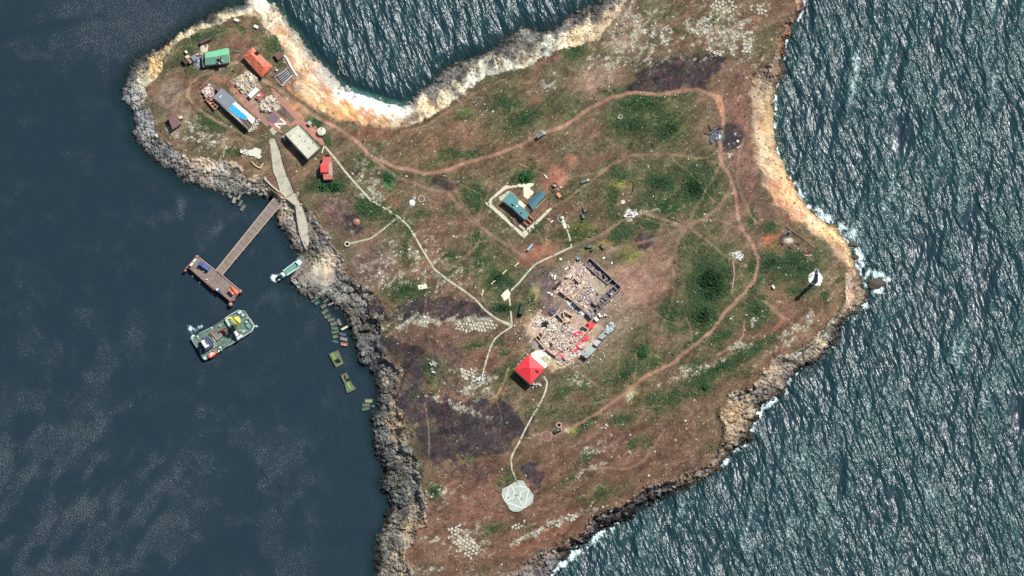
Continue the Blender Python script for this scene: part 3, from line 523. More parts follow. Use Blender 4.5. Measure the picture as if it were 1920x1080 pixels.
class MB:
    def __init__(s): s.v = []; s.f = []
    def poly(s, base, top):
        n = len(base); k = len(s.v)
        s.v += [tuple(map(float, p)) for p in base]+[tuple(map(float, p)) for p in top]
        area = sum(base[i][0]*base[(i+1) % n][1]-base[(i+1) % n][0]*base[i][1] for i in range(n))
        r = list(range(n)) if area > 0 else list(range(n))[::-1]
        s.f.append([k+i for i in r[::-1]]); s.f.append([k+n+i for i in r])
        for i in range(n):
            a, b = r[i], r[(i+1) % n]; s.f.append([k+a, k+b, k+n+b, k+n+a])
        return s
    def prism(s, pts, z0, z1):
        return s.poly([(p[0], p[1], z0) for p in pts], [(p[0], p[1], z1) for p in pts])
    def px(s, pts, zt, zb):
        """outline as seen at height zt"""
        q = [tuple(map(float, W(a, b, zt))) for a, b in pts]; return s.prism(q, zb, zt)
    def box(s, c, l, wd, h, ang=0.0, tilt=0.0):
        ca, sa = math.cos(ang), math.sin(ang); r = []
        for k in (0, h):
            for a, b in ((-l/2, -wd/2), (l/2, -wd/2), (l/2, wd/2), (-l/2, wd/2)):
                r.append((c[0]+a*ca-b*sa, c[1]+a*sa+b*ca, c[2]+k+a*tilt))
        return s.poly(r[:4], r[4:])
    def cyl(s, c, r, h, n=12, r2=None, ang=0.0):
        r2 = r if r2 is None else r2
        b = [(c[0]+r*math.cos(ang+6.2832*i/n), c[1]+r*math.sin(ang+6.2832*i/n), c[2]) for i in range(n)]
        tp = [(c[0]+r2*math.cos(ang+6.2832*i/n), c[1]+r2*math.sin(ang+6.2832*i/n), c[2]+h) for i in range(n)]
        return s.poly(b, tp)
    def bar(s, a, b, r, n=4):
        a = np.array(a, float); b = np.array(b, float); d = b-a; d /= np.linalg.norm(d)+1e-9
        u = np.cross(d, (0, 0, 1)); 
        if np.linalg.norm(u) < 1e-3: u = np.array([1., 0, 0])
        u /= np.linalg.norm(u); v = np.cross(d, u); k = len(s.v)
        for p in (a, b):
            for i in range(n):
                t_ = 6.2832*(i+.5)/n; s.v.append(tuple(p+r*(u*math.cos(t_)+v*math.sin(t_))))
        s.f.append([k+i for i in range(n)]); s.f.append([k+n+i for i in range(n)][::-1])
        for i in range(n): s.f.append([k+i, k+n+i, k+n+(i+1) % n, k+(i+1) % n])
        return s
    def build(s, name, m, parent=None, label=None, smooth=False):
        me = bpy.data.meshes.new(name)
        ox, oy, oz = parent_origin(parent)
        me.from_pydata([(a-ox, b-oy, c-oz) for a, b, c in s.v], [], s.f)
        if smooth:
            me.polygons.foreach_set('use_smooth', [True]*len(me.polygons))
        me.materials.append(m)
        o = bpy.data.objects.new(name, me); COL.objects.link(o)
        if parent is not None: o.parent = parent
        if label: o['label'] = label
        return o
def cen(pts): return sum(p[0] for p in pts)/len(pts), sum(p[1] for p in pts)/len(pts)
def wpts(pts, z): return [tuple(map(float, W(a, b, z))) for a, b in pts]
def lerp(a, b, k): return tuple(a[i]*(1-k)+b[i]*k for i in range(len(a)))
def inset(P, d):
    c = cen(P); out = []
    for p in P:
        L = math.hypot(p[0]-c[0], p[1]-c[1]); k = max(0, (L-d*1.3)/L); out.append((c[0]+(p[0]-c[0])*k, c[1]+(p[1]-c[1])*k))
    return out
def wall_openings(root, P, z0, h, every=4.2, door=True, trim=None):
    n = len(P); longest = max(range(n), key=lambda i: math.dist(P[i], P[(i+1) % n]))
    cx, cy = cen(P)
    for i in range(n):
        a, b = P[i], P[(i+1) % n]; L = math.dist(a, b)
        if L < 3.5: continue
        k = max(1, int(L/every)); ang = math.atan2(b[1]-a[1], b[0]-a[0])
        nx, ny = math.sin(ang), -math.cos(ang)
        mx, my = (a[0]+b[0])/2, (a[1]+b[1])/2
        if (mx-cx)*nx+(my-cy)*ny < 0: nx, ny = -nx, -ny
        for j in range(k):
            p = lerp(a, b, (j+.5)/k); q = (p[0]+nx*.03, p[1]+ny*.03)
            if door and i == longest and j == k//2:
                MB().box((q[0], q[1], z0), 1.1, .12, 2.1, ang).build('door', DOORM, root)
            else:
                f = MB().box((q[0], q[1], z0+1.0), 1.4, .10, min(1.3, h-1.5), ang).build('window', trim or WHITE, root)
                MB().box((q[0]+nx*.02, q[1]+ny*.02, z0+1.1), 1.15, .10, min(1.1, h-1.7), ang).build('pane', GLASS, f)
def base_z(pts, h):
    c = cen(pts); return float(H(c[0], c[1]+h*ST/S))
def flat_house(name, label, cat, pts, h, wm, rm, lip=.25, slope=None, openings=True, group=None, parapet=False):
    zg = base_z(pts, h); P = wpts(pts, zg+h); c = cen(P); 
    root = bpy.data.objects.new(name, None); COL.objects.link(root); root.location = (c[0], c[1], zg); tagp(root, label, cat, group)
    Q = inset(P, lip)
    MB().prism(Q, zg-1.2, zg+h-.25).build('wall', wm, root)
    MB().prism(P, zg+h-.25, zg+h).build('roof', rm, root)
    if parapet:
        m = MB(); n = len(P)
        for i in range(n):
            a, b = P[i], P[(i+1) % n]; ang = math.atan2(b[1]-a[1], b[0]-a[0])
            mp = lerp(a, b, .5); ci = lerp(mp, c, .25/math.dist(mp, c)); m.box((ci[0], ci[1], zg+h+.002), math.dist(a, b)-.55, .3, .35, ang)
        m.build('parapet', wm, root)
    if openings: wall_openings(root, Q, zg, h-.3)
    return root, P, zg
def ridge_house(name, label, cat, pts, h, rise, wm, rm, hip=0.0, group=None, th=.15, openings=True, rmats=None):
    """pts: A,B,C,D eave corners; ridge runs from the middle of AB to the middle of CD; hip = share taken off each end"""
    zg = base_z(pts, h); P = wpts(pts, zg+h); A, B, C, D = P; c = cen(P)
    root = bpy.data.objects.new(name, None); COL.objects.link(root); root.location = (c[0], c[1], zg); tagp(root, label, cat, group)
    r0 = lerp(A, B, .5); r1 = lerp(C, D, .5); R0 = lerp(r0, r1, hip); R1 = lerp(r1, r0, hip)
    Q = inset(P, .35); zt = zg+h
    m = MB().prism(Q, zg-1.2, zt-.02)
    if hip == 0:
        for a, b, r in ((Q[0], Q[1], lerp(R0, R1, .03)), (Q[2], Q[3], lerp(R1, R0, .03))):
            k = len(m.v); c2 = lerp(r, c, .02)
            m.v += [(a[0], a[1], zt-.02), (b[0], b[1], zt-.02), (r[0], r[1], zt+rise-.3)]; m.f.append([k, k+1, k+2])
    m.build('wall', wm, root)
    def panel(q, mt=None):
        lo_ = [(x, y, z-th) for x, y, z in q]; MB().poly(lo_, q).build('roof_panel', mt or rm, root)
    e = lambda p: (p[0], p[1], zt+.05); T = lambda p: (p[0], p[1], zt+rise)
    rmats = rmats or [None]*4
    if math.dist(R0, R1) < .3:
        R0 = R1 = c
        for k, (a, b) in enumerate(((A, B), (B, C), (C, D), (D, A))): panel([e(a), e(b), T(c)], rmats[k])
    else:
        panel([e(B), e(C), T(R1), T(R0)], rmats[0]); panel([e(D), e(A), T(R0), T(R1)], rmats[1])
        if hip > 0: panel([e(A), e(B), T(R0)], rmats[2]); panel([e(C), e(D), T(R1)], rmats[3])
        MB().bar((R0[0], R0[1], zt+rise+.04), (R1[0], R1[1], zt+rise+.04), .14).build('ridge_cap', rm, root)
    if hip > 0:
        m = MB()
        for a, r in ((A, R0), (B, R0), (C, R1), (D, R1)): m.bar((a[0], a[1], zt+.1), (r[0], r[1], zt+rise+.05), .1)
        m.build('hip_cap', rm, root)
    if openings: wall_openings(root, Q, zg, h-.2)
    return root, P, zg
def ribbon(name, pts, wd, m, z_off=.10, th=.35, kind='structure'):
    """a paved path laid over the ground"""
    P = []
    for k in range(len(pts)-1):
        a, b = pts[k], pts[k+1]; n = max(1, int(math.dist(a, b)/3))
        P += [lerp(a, b, i/n) for i in range(n)]
    P.append(pts[-1]); V = []; F = []
    w2 = wd/2
    for i, p in enumerate(P):
        a = P[max(0, i-1)]; b = P[min(len(P)-1, i+1)]; d = math.hypot(b[0]-a[0], b[1]-a[1])+1e-9
        nx, ny = -(b[1]-a[1])/d, (b[0]-a[0])/d
        ww = w2*(1+.26*(random.random()-.5))
        L_ = (p[0]+nx*ww, p[1]+ny*ww); R_ = (p[0]-nx*ww, p[1]-ny*ww)
        z = max(float(H(*q)) for q in (p, L_, R_, lerp(p, L_, .5), lerp(p, R_, .5)))+z_off
        l = W(*L_, z); r = W(*R_, z)
        V += [(l[0], l[1], z), (r[0], r[1], z), (r[0], r[1], z-th), (l[0], l[1], z-th)]
        if i:
            k = 4*(i-1)
            F += [(k, k+1, k+5, k+4), (k+1, k+2, k+6, k+5), (k+3, k, k+4, k+7), (k+2, k+3, k+7, k+6)]
    o = np_mesh(name, V, F, m); tagp(o, kind=kind); return o
def pad(name, pts, m, off=.12, th=.6, parent=None, z=None):
    zz = z if z is not None else max(float(H(*p)) for p in list(pts)+[cen(pts)])+off
    o = MB().px(pts, zz, zz-th).build(name, m, parent)
    if parent is None: tagp(o, kind='structure')
    return o, zz
def drape(name, pts, m, off=.08, parent=None, step=2.0):
    """paving draped on uneven ground, grid of small quads"""
    xs = np.arange(min(p[0] for p in pts), max(p[0] for p in pts)+step, step); ys = np.arange(min(p[1] for p in pts), max(p[1] for p in pts)+step, step)
    X, Y = np.meshgrid(xs, ys); ins = inside(X+step/2, Y+step/2, pts)
    zz = H(X, Y)
    for dx, dy in ((1, 0), (-1, 0), (0, 1), (0, -1)): zz = np.maximum(zz, H(X+dx, Y+dy))
    zz = zz+off; x, y = W(X, Y, zz); idx = np.arange(X.size).reshape(X.shape); F = []
    for j in range(X.shape[0]-1):
        for i in range(X.shape[1]-1):
            if ins[j, i]: F.append((idx[j, i], idx[j+1, i], idx[j+1, i+1], idx[j, i+1]))
    V = np.stack([x, y, zz], -1).reshape(-1, 3)
    used = np.unique(np.array(F)); mp = -np.ones(len(V), int); mp[used] = np.arange(len(used))
    o = np_mesh(name, V[used], mp[np.array(F)], m, parent)
    if parent is None: tagp(o, kind='structure')
    return o
ICO = None
def ico(sub=1):
    import bmesh
    b = bmesh.new(); bmesh.ops.create_icosphere(b, subdivisions=sub, radius=1)
    V = np.array([v.co[:] for v in b.verts]); F = np.array([[v.index for v in f.verts] for f in b.faces]); b.free(); return V, F
ICV, ICF = ico(1)
BXV = np.array([[-1,-1,-1],[1,-1,-1],[1,1,-1],[-1,1,-1],[-1,-1,1],[1,-1,1],[1,1,1],[-1,1,1]], float)*.5
BXF = np.array([[0,1,5],[0,5,4],[1,2,6],[1,6,5],[2,3,7],[2,7,6],[3,0,4],[3,4,7],[4,5,6],[4,6,7]])
PYV = np.array([[1,0,0],[.3,.95,0],[-.8,.6,0],[-.8,-.6,0],[.3,-.95,0],[0,0,1.0]]); PYF = np.array([[0,1,5],[1,2,5],[2,3,5],[3,4,5],[4,0,5]])
def scatter(name, tv, tf, pos, sx, sy, sz, rot, tint, m, parent=None, jit=.18, tilt=.25, kind='stuff'):
    n = len(pos); nv = len(tv)
    V = tv[None]*(1+(RNG.rand(n, nv, 1)-.5)*2*jit)*np.stack([sx, sy, sz], -1)[:, None, :]
    a = (RNG.rand(n)-.5)*2*tilt; ca, sa = np.cos(a)[:, None], np.sin(a)[:, None]
    x, z = V[..., 0]*ca-V[..., 2]*sa, V[..., 0]*sa+V[..., 2]*ca; y = V[..., 1]
    c, s = np.cos(rot)[:, None], np.sin(rot)[:, None]
    V = np.stack([x*c-y*s, x*s+y*c, z], -1)+np.asarray(pos)[:, None, :]
    F = tf[None]+(np.arange(n)*nv)[:, None, None]
    T = np.repeat(tint[:, None, :], nv, 1)
    o = np_mesh(name, V.reshape(-1, 3), F.reshape(-1, 3), m, parent, T.reshape(-1, 3)); tagp(o, kind=kind); return o
def sample(dens, n):
    d = np.clip(dens, 0, None)*((PY > -10) & (PY < 1095)); p = d.ravel()/d.sum(); k = RNG.choice(d.size, n, p=p)
    px = PX.ravel()[k]+(RNG.rand(n)-.5)*1.5; py = PY.ravel()[k]+(RNG.rand(n)-.5)*1.5; z = H(px, py); x, y = W(px, py, z)
    return px, py, np.stack([x, y, z], -1)
def inpoly_pts(pts, n, zt=None):
    xs = [p[0] for p in pts]; ys = [p[1] for p in pts]; X = np.zeros(0); Y = np.zeros(0)
    while len(X) < n:
        a = min(xs)+RNG.rand(n*3)*(max(xs)-min(xs)); b = min(ys)+RNG.rand(n*3)*(max(ys)-min(ys)); k = inside(a, b, pts)
        X = np.concatenate([X, a[k]]); Y = np.concatenate([Y, b[k]])
    return X[:n], Y[:n]
def rubble(parent, pts, n, cols, smin=.25, smax=1.1, mound=.8, name='rubble', long=1.0):
    X, Y = inpoly_pts(pts, n); c = cen(pts); R = max(math.dist(p, c) for p in pts)
    z = H(X, Y); x, y = W(X, Y, z); d = np.hypot(X-c[0], Y-c[1])/R
    z = z+mound*np.clip(1-d, 0, 1)*RNG.rand(n)+mound*1.6*np.clip(vn(X, Y, 6, 12)-.45, 0, 1)*2
    s = smin+(smax-smin)*RNG.rand(n)**2.2
    cols = np.array(cols); cols = cols*.72+cols.mean(0)*.28; kk = (vn(X, Y, 5.5, 3)*1.5+RNG.rand(n)*.75)*len(cols)*.999
    T = cols[kk.astype(int) % len(cols)]*(.72+.80*RNG.rand(n, 1))
    k = RNG.rand(n) < sm(.30, .55, vn(X, Y, 5, 8)*.6+vn(X, Y, 12, 9)*.4)*.85+.15
    x, y, z, s, T = x[k], y[k], z[k], s[k], T[k]; n = int(k.sum())
    return scatter(name, BXV, BXF, np.stack([x, y, z+s*.15], -1), s*(1+RNG.rand(n)*long), s*(.5+.5*RNG.rand(n)), s*(.3+.4*RNG.rand(n)), RNG.rand(n)*6.28, np.clip(T, 0, .9), STONE, parent, .2, .45)
# ------------------------------------------------------------------ ground
gx, gy = W(PX, PY, Z)
idx = np.arange(PX.size).reshape(PX.shape)
keep = (np.maximum.reduce([dC[:-1, :-1], dC[1:, :-1], dC[:-1, 1:], dC[1:, 1:]]) > -40)
F = np.stack([idx[:-1, :-1], idx[1:, :-1], idx[1:, 1:], idx[:-1, 1:]], -1)[keep]
used = np.unique(F); mp = -np.ones(PX.size, np.int64); mp[used] = np.arange(len(used))
V = np.stack([gx, gy, Z], -1).reshape(-1, 3)[used]
ground = np_mesh('ground', V, mp[F], GROUND, None, col.reshape(-1, 3)[used]); tagp(ground, kind='structure')
# seabed
sb = MB().box((0, 0, -16), 14000, 14000, 1).build('seabed', mat('seabed_mud', (.012, .030, .032), .95, .2, .05, 0), None); tagp(sb, kind='structure')

# ------------------------------------------------------------------ sea
wxs = np.concatenate([np.linspace(-9000, -400, 12)[:-1], np.arange(-400, 0, 25), np.arange(0, 1924, 3.0), np.arange(1924, 2350, 25), np.linspace(2350, 10000, 12)])
wys = np.concatenate([np.linspace(-8000, -300, 12)[:-1], np.arange(-300, -6, 25), np.arange(-6, 1088, 3.0), np.arange(1088, 1400, 25), np.linspace(1400, 9000, 12)])
WX, WY = np.meshgrid(wxs, wys)
dcoast = -sdf(WX[::2, ::2], WY[::2, ::2], COAST)
def up2(A, xs, ys, X, Y):
    xi = np.clip(np.searchsorted(xs, X, side='right')-1, 0, len(xs)-2); yi = np.clip(np.searchsorted(ys, Y, side='right')-1, 0, len(ys)-2)
    fx = np.clip((X-xs[xi])/(xs[xi+1]-xs[xi]), 0, 1); fy = np.clip((Y-ys[yi])/(ys[yi+1]-ys[yi]), 0, 1)
    return (A[yi, xi]*(1-fx)+A[yi, xi+1]*fx)*(1-fy)+(A[yi+1, xi]*(1-fx)+A[yi+1, xi+1]*fx)*fy
dcoast = up2(dcoast, wxs[::2], wys[::2], WX, WY)
east = sm(1380, 1440, WX)+sm(980, 1040, WX)*sm(700, 760, WY)
east = np.clip(east, 0, 1)
bay = np.clip(sm(470, 560, WX)*sm(1250, 1050, WX)*sm(230, 120, WY)*.999, 0, 1)
nw = .66*sm(200, 60, WY)*sm(520, 250, WX)*(0.4+.9*sm(60, 260, WX))*sm(.2, .7, fbm(WX, WY, 90, 4, 3, 1.6, .5)+.15)
streak = fbm(WX, WY, 42, 6, 3, 3.5, math.radians(-52))
sw = .60*sm(600, 900, WY)*sm(470, 240, WX)*sm(.38, .62, streak)+.42*sm(420, 620, WY+.3*(WX))*sm(420, 150, WX)*sm(.45, .7, fbm(WX, WY, 50, 7, 4))
sw = sw+.45*sm(760, 860, WY)*sm(430, 452, WX)*sm(640, 560, WX)*sm(.35, .6, fbm(WX, WY, 45, 3, 4))
sw = sw+.85*np.maximum(ell(407, 430, 16, 7, -45, WX, WY), ell(337, 390, 7, 22, -10, WX, WY))
sw = sw+.34*sm(.5, .75, fbm(WX, WY, 30, 12, 4))*sm(900, 500, WX)
calm = 1-.85*ell(45, 60, 130, 8, -12, WX, WY)*(1-sm(150, 250, WX))
ripple = np.clip(.85*(nw*.8+sw*.8)**.75+.14+.3*(streak-.4), 0, 1)*calm
wind = np.maximum(east*1.0, bay*.90)
lee_b = 1-.75*sm(34, 6, dcoast+10*(fbm(WX, WY, 20, 2)-.5))*np.clip(bay+.0, 0, 1)
wind = wind*lee_b
band = fbm(WX, WY, 26, 8, 4, 3.6, math.radians(100)); band2 = fbm(WX, WY, 70, 10, 3, 2.0, math.radians(80))
wind = wind*(1+east*(1.1*(band-.5)*2+.6*(band2-.5)*2+.08)+bay*.30*(vn(WX, WY, 14, 9, 4, math.radians(60))-.5)*2)
swell = np.zeros(WX.shape)
for lam, ang, a_ in ((26, 14, .20), (37, 30, .20), (17, 20, .12), (52, 2, .22), (12, 38, .07), (21, 48, .10), (31, -12, .10)):
    an = math.radians(ang); ph = fbm(WX, WY, 70, int(lam) % 12, 3)*16
    swell += a_*np.sin(6.2832*((WX*math.cos(an)-WY*math.sin(an))/lam)+ph)
zw = swell*.62*np.clip(wind, 0, 1.2)
foam_glint = np.zeros(WX.shape)
for pts, r, k in [([(1478,318),(1490,345),(1500,368),(1518,390),(1545,402),(1565,420)],11,1.0),([(1570,420),(1598,440),(1606,470),(1620,498)],13,.95),([(1618,510),(1640,518),(1662,522)],13,1.1),([(1622,572),(1640,556),(1650,540)],12,1.0),
    ([(1622,572),(1600,600),(1575,632)],5,.7),([(1575,632),(1560,655),(1530,675),(1500,695)],6,.5),([(1480,700),(1475,735),(1455,745),(1430,765),(1418,785)],11,1.0),([(1415,790),(1395,832),(1370,848),(1358,870)],10,1.0),([(1350,878),(1300,912),(1230,935),(1190,958)],6,.5),([(1150,985),(1110,1010),(1075,1035),(1045,1065)],15,1.0),([(1516,20),(1514,60),(1500,100),(1488,150)],16,.45),([(1460,160),(1458,230),(1468,290)],5,.35),
    ([(548,60),(575,100),(600,140),(640,172),(680,190),(740,205)],5,.45),([(230,150),(225,180),(240,215)],3,.0),([(205,30),(250,25)],4,.2)]:
    d = seg_dist(WX, WY, pts); foam_glint = np.maximum(foam_glint, k*np.exp(-(d/r)**2))
for c_ in [(374,614,8,6,1.2),(366,620,9,7,.9),(355,618,8,8,.9),(350,610,7,6,.6),(362,632,5,8,.8),(518,520,11,9,.95),(480,612,6,4,.55),(436,712,12,6,.3)]:
    foam_glint = np.maximum(foam_glint, 1.7*c_[4]*ell(c_[0], c_[1], c_[2], c_[3], 0, WX, WY))
foam_glint[(dcoast < -30)] = 0
surf = np.exp(-((dcoast-3)/4.5)**2)*(.85*np.clip(east, 0, 1)+.30*np.clip(bay, 0, 1)+.10)
foam_glint = np.maximum(foam_glint, surf)
foam_glint = foam_glint*(.45+.85*sm(.32, .62, fbm(WX, WY, 11, 5, 3)))
foam_glint = np.maximum(foam_glint, np.clip(east, 0, 1)*(.24+.60*np.clip((band-.47)*2.4, 0, 1)+.35*np.clip((band2-.5)*2, 0, 1)))  # whitecap streaks in the east, also standing in for sun glint as pale colour
clear = .18+.50*sm(30, 0, dcoast)+.25*np.clip(ell(700, 185, 70, 22, 10, WX, WY), 0, 1)
clear = np.clip(clear, 0, .75)
sx_, sy_ = W(WX, WY, 0.0)
idx = np.arange(WX.size).reshape(WX.shape)
keep = np.minimum.reduce([dcoast[:-1, :-1], dcoast[1:, :-1], dcoast[:-1, 1:], dcoast[1:, 1:]]) > -45
F = np.stack([idx[:-1, :-1], idx[1:, :-1], idx[1:, 1:], idx[:-1, 1:]], -1)[keep]
used = np.unique(F); mp = -np.ones(WX.size, np.int64); mp[used] = np.arange(len(used))
V = np.stack([sx_, sy_, zw], -1).reshape(-1, 3)[used]
WATER = bpy.data.materials.new('sea_water'); WATER.use_nodes = True
nt = WATER.node_tree; N = nt.nodes; Lk = nt.links; pb = N['Principled BSDF']; out = N['Material Output']
pb.inputs['IOR'].default_value = 1.37; pb.inputs['Specular IOR Level'].default_value = .5
at = N.new('ShaderNodeAttribute'); at.attribute_name = 'sea'     # r wind roughness, g foam, b clearness
sp = N.new('ShaderNodeSeparateColor'); Lk.new(at.outputs['Color'], sp.inputs[0])
geo = N.new('ShaderNodeNewGeometry')
def mapping(rot, scl):
    m = N.new('ShaderNodeMapping'); m.vector_type = 'TEXTURE'; m.inputs['Rotation'].default_value = (0, 0, math.radians(rot)); m.inputs['Scale'].default_value = scl
    Lk.new(geo.outputs['Position'], m.inputs['Vector']); return m
def noise(mp_, sc__, det, rgh=.6, lac=2.0):
    n = N.new('ShaderNodeTexNoise'); n.inputs['Scale'].default_value = sc__; n.inputs['Detail'].default_value = det; n.inputs['Roughness'].default_value = rgh
    n.inputs['Lacunarity'].default_value = lac
    Lk.new(mp_.outputs[0], n.inputs['Vector']); return n
def math_(op, a, b, c=None):
    m = N.new('ShaderNodeMath'); m.operation = op
    for i, v in enumerate((a, b, c)):
        if v is None: continue
        if isinstance(v, (int, float)): m.inputs[i].default_value = v
        else: Lk.new(v, m.inputs[i])
    return m.outputs[0]
na = noise(mapping(-69, (3.6, 1, 1)), .46, 2, .45)      # wavelets, crests running upper left to lower right
nb = noise(mapping(-74, (3.6, 1, 1)), .17, 1, .5)
nc = noise(mapping(-66, (2.4, 1, 1)), 1.25, 1, .5)
hgt = math_('ADD', math_('MULTIPLY', na.outputs['Fac'], 1.30), math_('MULTIPLY', nb.outputs['Fac'], 2.2))
hgt = math_('ADD', hgt, math_('MULTIPLY', nc.outputs['Fac'], .28))
rip = noise(mapping(-50, (1.4, 1, 1)), 1.6, 2, .6)
hh = math_('ADD', math_('MULTIPLY', hgt, sp.outputs[0]), math_('MULTIPLY', math_('MULTIPLY', rip.outputs['Fac'], at.outputs['Alpha']), .33))
calmn = noise(mapping(0, (1, 1, 1)), .8, 2)
hh = math_('ADD', hh, math_('MULTIPLY', calmn.outputs['Fac'], .05))
bp = N.new('ShaderNodeBump'); bp.inputs['Strength'].default_value = 1; bp.inputs['Distance'].default_value = 1.0
Lk.new(hh, bp.inputs['Height']); Lk.new(bp.outputs[0], pb.inputs['Normal'])
Lk.new(math_('SUBTRACT', .27, math_('MULTIPLY', sp.outputs[0], .02)), pb.inputs['Roughness'])
tint = noise(mapping(0, (1, 1, 1)), .02, 3)
cr = N.new('ShaderNodeMixRGB'); cr.inputs['Color1'].default_value = (.017, .034, .051, 1); cr.inputs['Color2'].default_value = (.015, .038, .050, 1)
Lk.new(tint.outputs['Fac'], cr.inputs['Fac'])
gr = N.new('ShaderNodeMixRGB'); gr.inputs['Color2'].default_value = (.026, .084, .086, 1)
tint2 = noise(mapping(-60, (2, 1, 1)), .10, 3)
Lk.new(math_('MULTIPLY', math_('MULTIPLY', sp.outputs[0], .75), math_('SMOOTHSTEP' if False else 'MULTIPLY', tint2.outputs['Fac'], 1.3)), gr.inputs['Fac']); Lk.new(cr.outputs[0], gr.inputs['Color1'])
fn = noise(mapping(-50, (1.5, 1, 1)), .55, 5, .7)
fm = N.new('ShaderNodeMapRange'); fm.interpolation_type = 'SMOOTHSTEP'; fm.inputs['From Min'].default_value = .66; fm.inputs['From Max'].default_value = .96
Lk.new(math_('ADD', math_('MULTIPLY', sp.outputs[1], .46), math_('MULTIPLY', fn.outputs['Fac'], .80)), fm.inputs['Value'])
fmul = math_('MULTIPLY', fm.outputs[0], math_('MINIMUM', math_('MULTIPLY', sp.outputs[1], 3.0), 1.0))
fc = N.new('ShaderNodeMixRGB'); fc.inputs['Color2'].default_value = (.66, .80, .78, 1)
Lk.new(fmul, fc.inputs['Fac']); Lk.new(gr.outputs[0], fc.inputs['Color1']); Lk.new(fc.outputs[0], pb.inputs['Base Color'])
tr = N.new('ShaderNodeBsdfTransparent'); tr.inputs[0].default_value = (.55, .85, .80, 1)
mxs = N.new('ShaderNodeMixShader'); Lk.new(math_('MULTIPLY', sp.outputs[2], math_('SUBTRACT', 1.0, fmul)), mxs.inputs[0])
Lk.new(pb.outputs[0], mxs.inputs[1]); Lk.new(tr.outputs[0], mxs.inputs[2]); Lk.new(mxs.outputs[0], out.inputs['Surface'])
sea = np_mesh('water', V, mp[F], WATER, None, None, True); tagp(sea, kind='structure')
a = sea.data.attributes.new('sea', 'FLOAT_COLOR', 'POINT')
q = np.stack([np.clip(wind, 0, 2), foam_glint, clear, ripple], -1).reshape(-1, 4)[used]
a.data.foreach_set('color', q.astype(np.float32).ravel())

# ------------------------------------------------------------------ loose stones, boulders, scrub (beyond count)
onland = (dC > 1)
SLABP = [[(840,992),(862,985),(888,1005),(902,1030),(885,1048),(858,1038),(842,1018)],[(846,606),(880,600),(925,602),(938,612),(925,620),(880,622),(850,618)],[(1335,0),(1375,-4),(1382,18),(1350,28),(1330,18)],[(1315,85),(1360,95),(1368,108),(1330,100)],[(862,692),(885,685),(900,715),(885,728),(866,712)]]
avoid = 1-np.clip(mr+mpl+mc*.8, 0, 1)
slabm = 1-np.clip(sum(poly(p_, 2, 0) for p_ in SLABP), 0, 1)
dens = slabm*(sm(.30, 1.0, scov*.50+(sn-.5)*1.7+(n2-.5)*.6)*(.25+.35*scov)+.004+.03*sm(.70, .8, sn))*plat*onland*avoid*(1-.6*np.clip(trk, 0, 1))*(1-.75*burn*(scov < .4))
def rcol(n, base, var=.25, warm=.05):
    return np.clip(np.array(base)*(1-var+2*var*RNG.rand(n, 1))*(1+(RNG.rand(n, 3)-.5)*warm), 0, .9)
n = 14000; px_, py_, P_ = sample(dens, n); s = .12+.38*RNG.rand(n)**2+.8*RNG.rand(n)**12
big = np.clip(bil(scov, px_, py_), .35, 1); s = s*(.65+.6*big)
scatter('loose_stones', ICV, ICF, P_, s, s*(.6+.4*RNG.rand(n)), s*.5, RNG.rand(n)*6.28, rcol(n, (.44, .42, .34), .42, .10), STONE, None, .22)
dens = rug*(1-plat)*(dC > -4)*avoid*(.3+(t < .6)*.9)
n = 9000; px_, py_, P_ = sample(dens*(1-.7*ell(600, 515, 40, 30)), n); s = .3+1.15*RNG.rand(n)**2.8
cc = np.stack([bil(rc[..., i], px_, py_) for i in range(3)], -1)*(.45+.85*RNG.rand(n, 1))
scatter('shore_rubble', ICV, ICF, P_, s, s*(.6+.4*RNG.rand(n)), s*.65, RNG.rand(n)*6.28, np.clip(cc, .01, .85), STONE, None, .25)
gd = (green*(.5+1.0*vn(PX, PY, 5, 11))+.02)*onland*plat*avoid*(1-np.clip(trk*1.5, 0, 1))*(1-.8*burn)
n = 42000; px_, py_, P_ = sample(gd, n); thick = np.clip(bil(gcov, px_, py_)-.9, 0, .7)/.7
s = (.28+.8*RNG.rand(n)**2.2)*(1+.9*thick)
gk = bil(green, px_, py_)[:, None]; gc = (np.stack([bil(gcol[..., i], px_, py_) for i in range(3)], -1)*gk+np.stack([bil(col[..., i], px_, py_) for i in range(3)], -1)*(1-gk))*(.65+.75*RNG.rand(n, 1))
gc[:, 0] *= (.8+.5*RNG.rand(n))
scatter('grass', PYV, PYF, P_, s, s, s*(.55+.7*thick), RNG.rand(n)*6.28, np.clip(gc, .008, .4), LEAF, None, .3)
bd = (.35+sm(.5, .7, n2))*onland*plat*avoid*(1-green)*(1-np.clip(trk*1.5, 0, 1))
n = 12000; px_, py_, P_ = sample(bd, n); s = .2+.45*RNG.rand(n)**2
gc = np.stack([bil(col[..., i], px_, py_) for i in range(3)], -1)*(.65+.7*RNG.rand(n, 1))
scatter('dry_scrub', PYV, PYF, P_, s, s, s*.6, RNG.rand(n)*6.28, np.clip(gc, .008, .5), LEAF, None, .3)
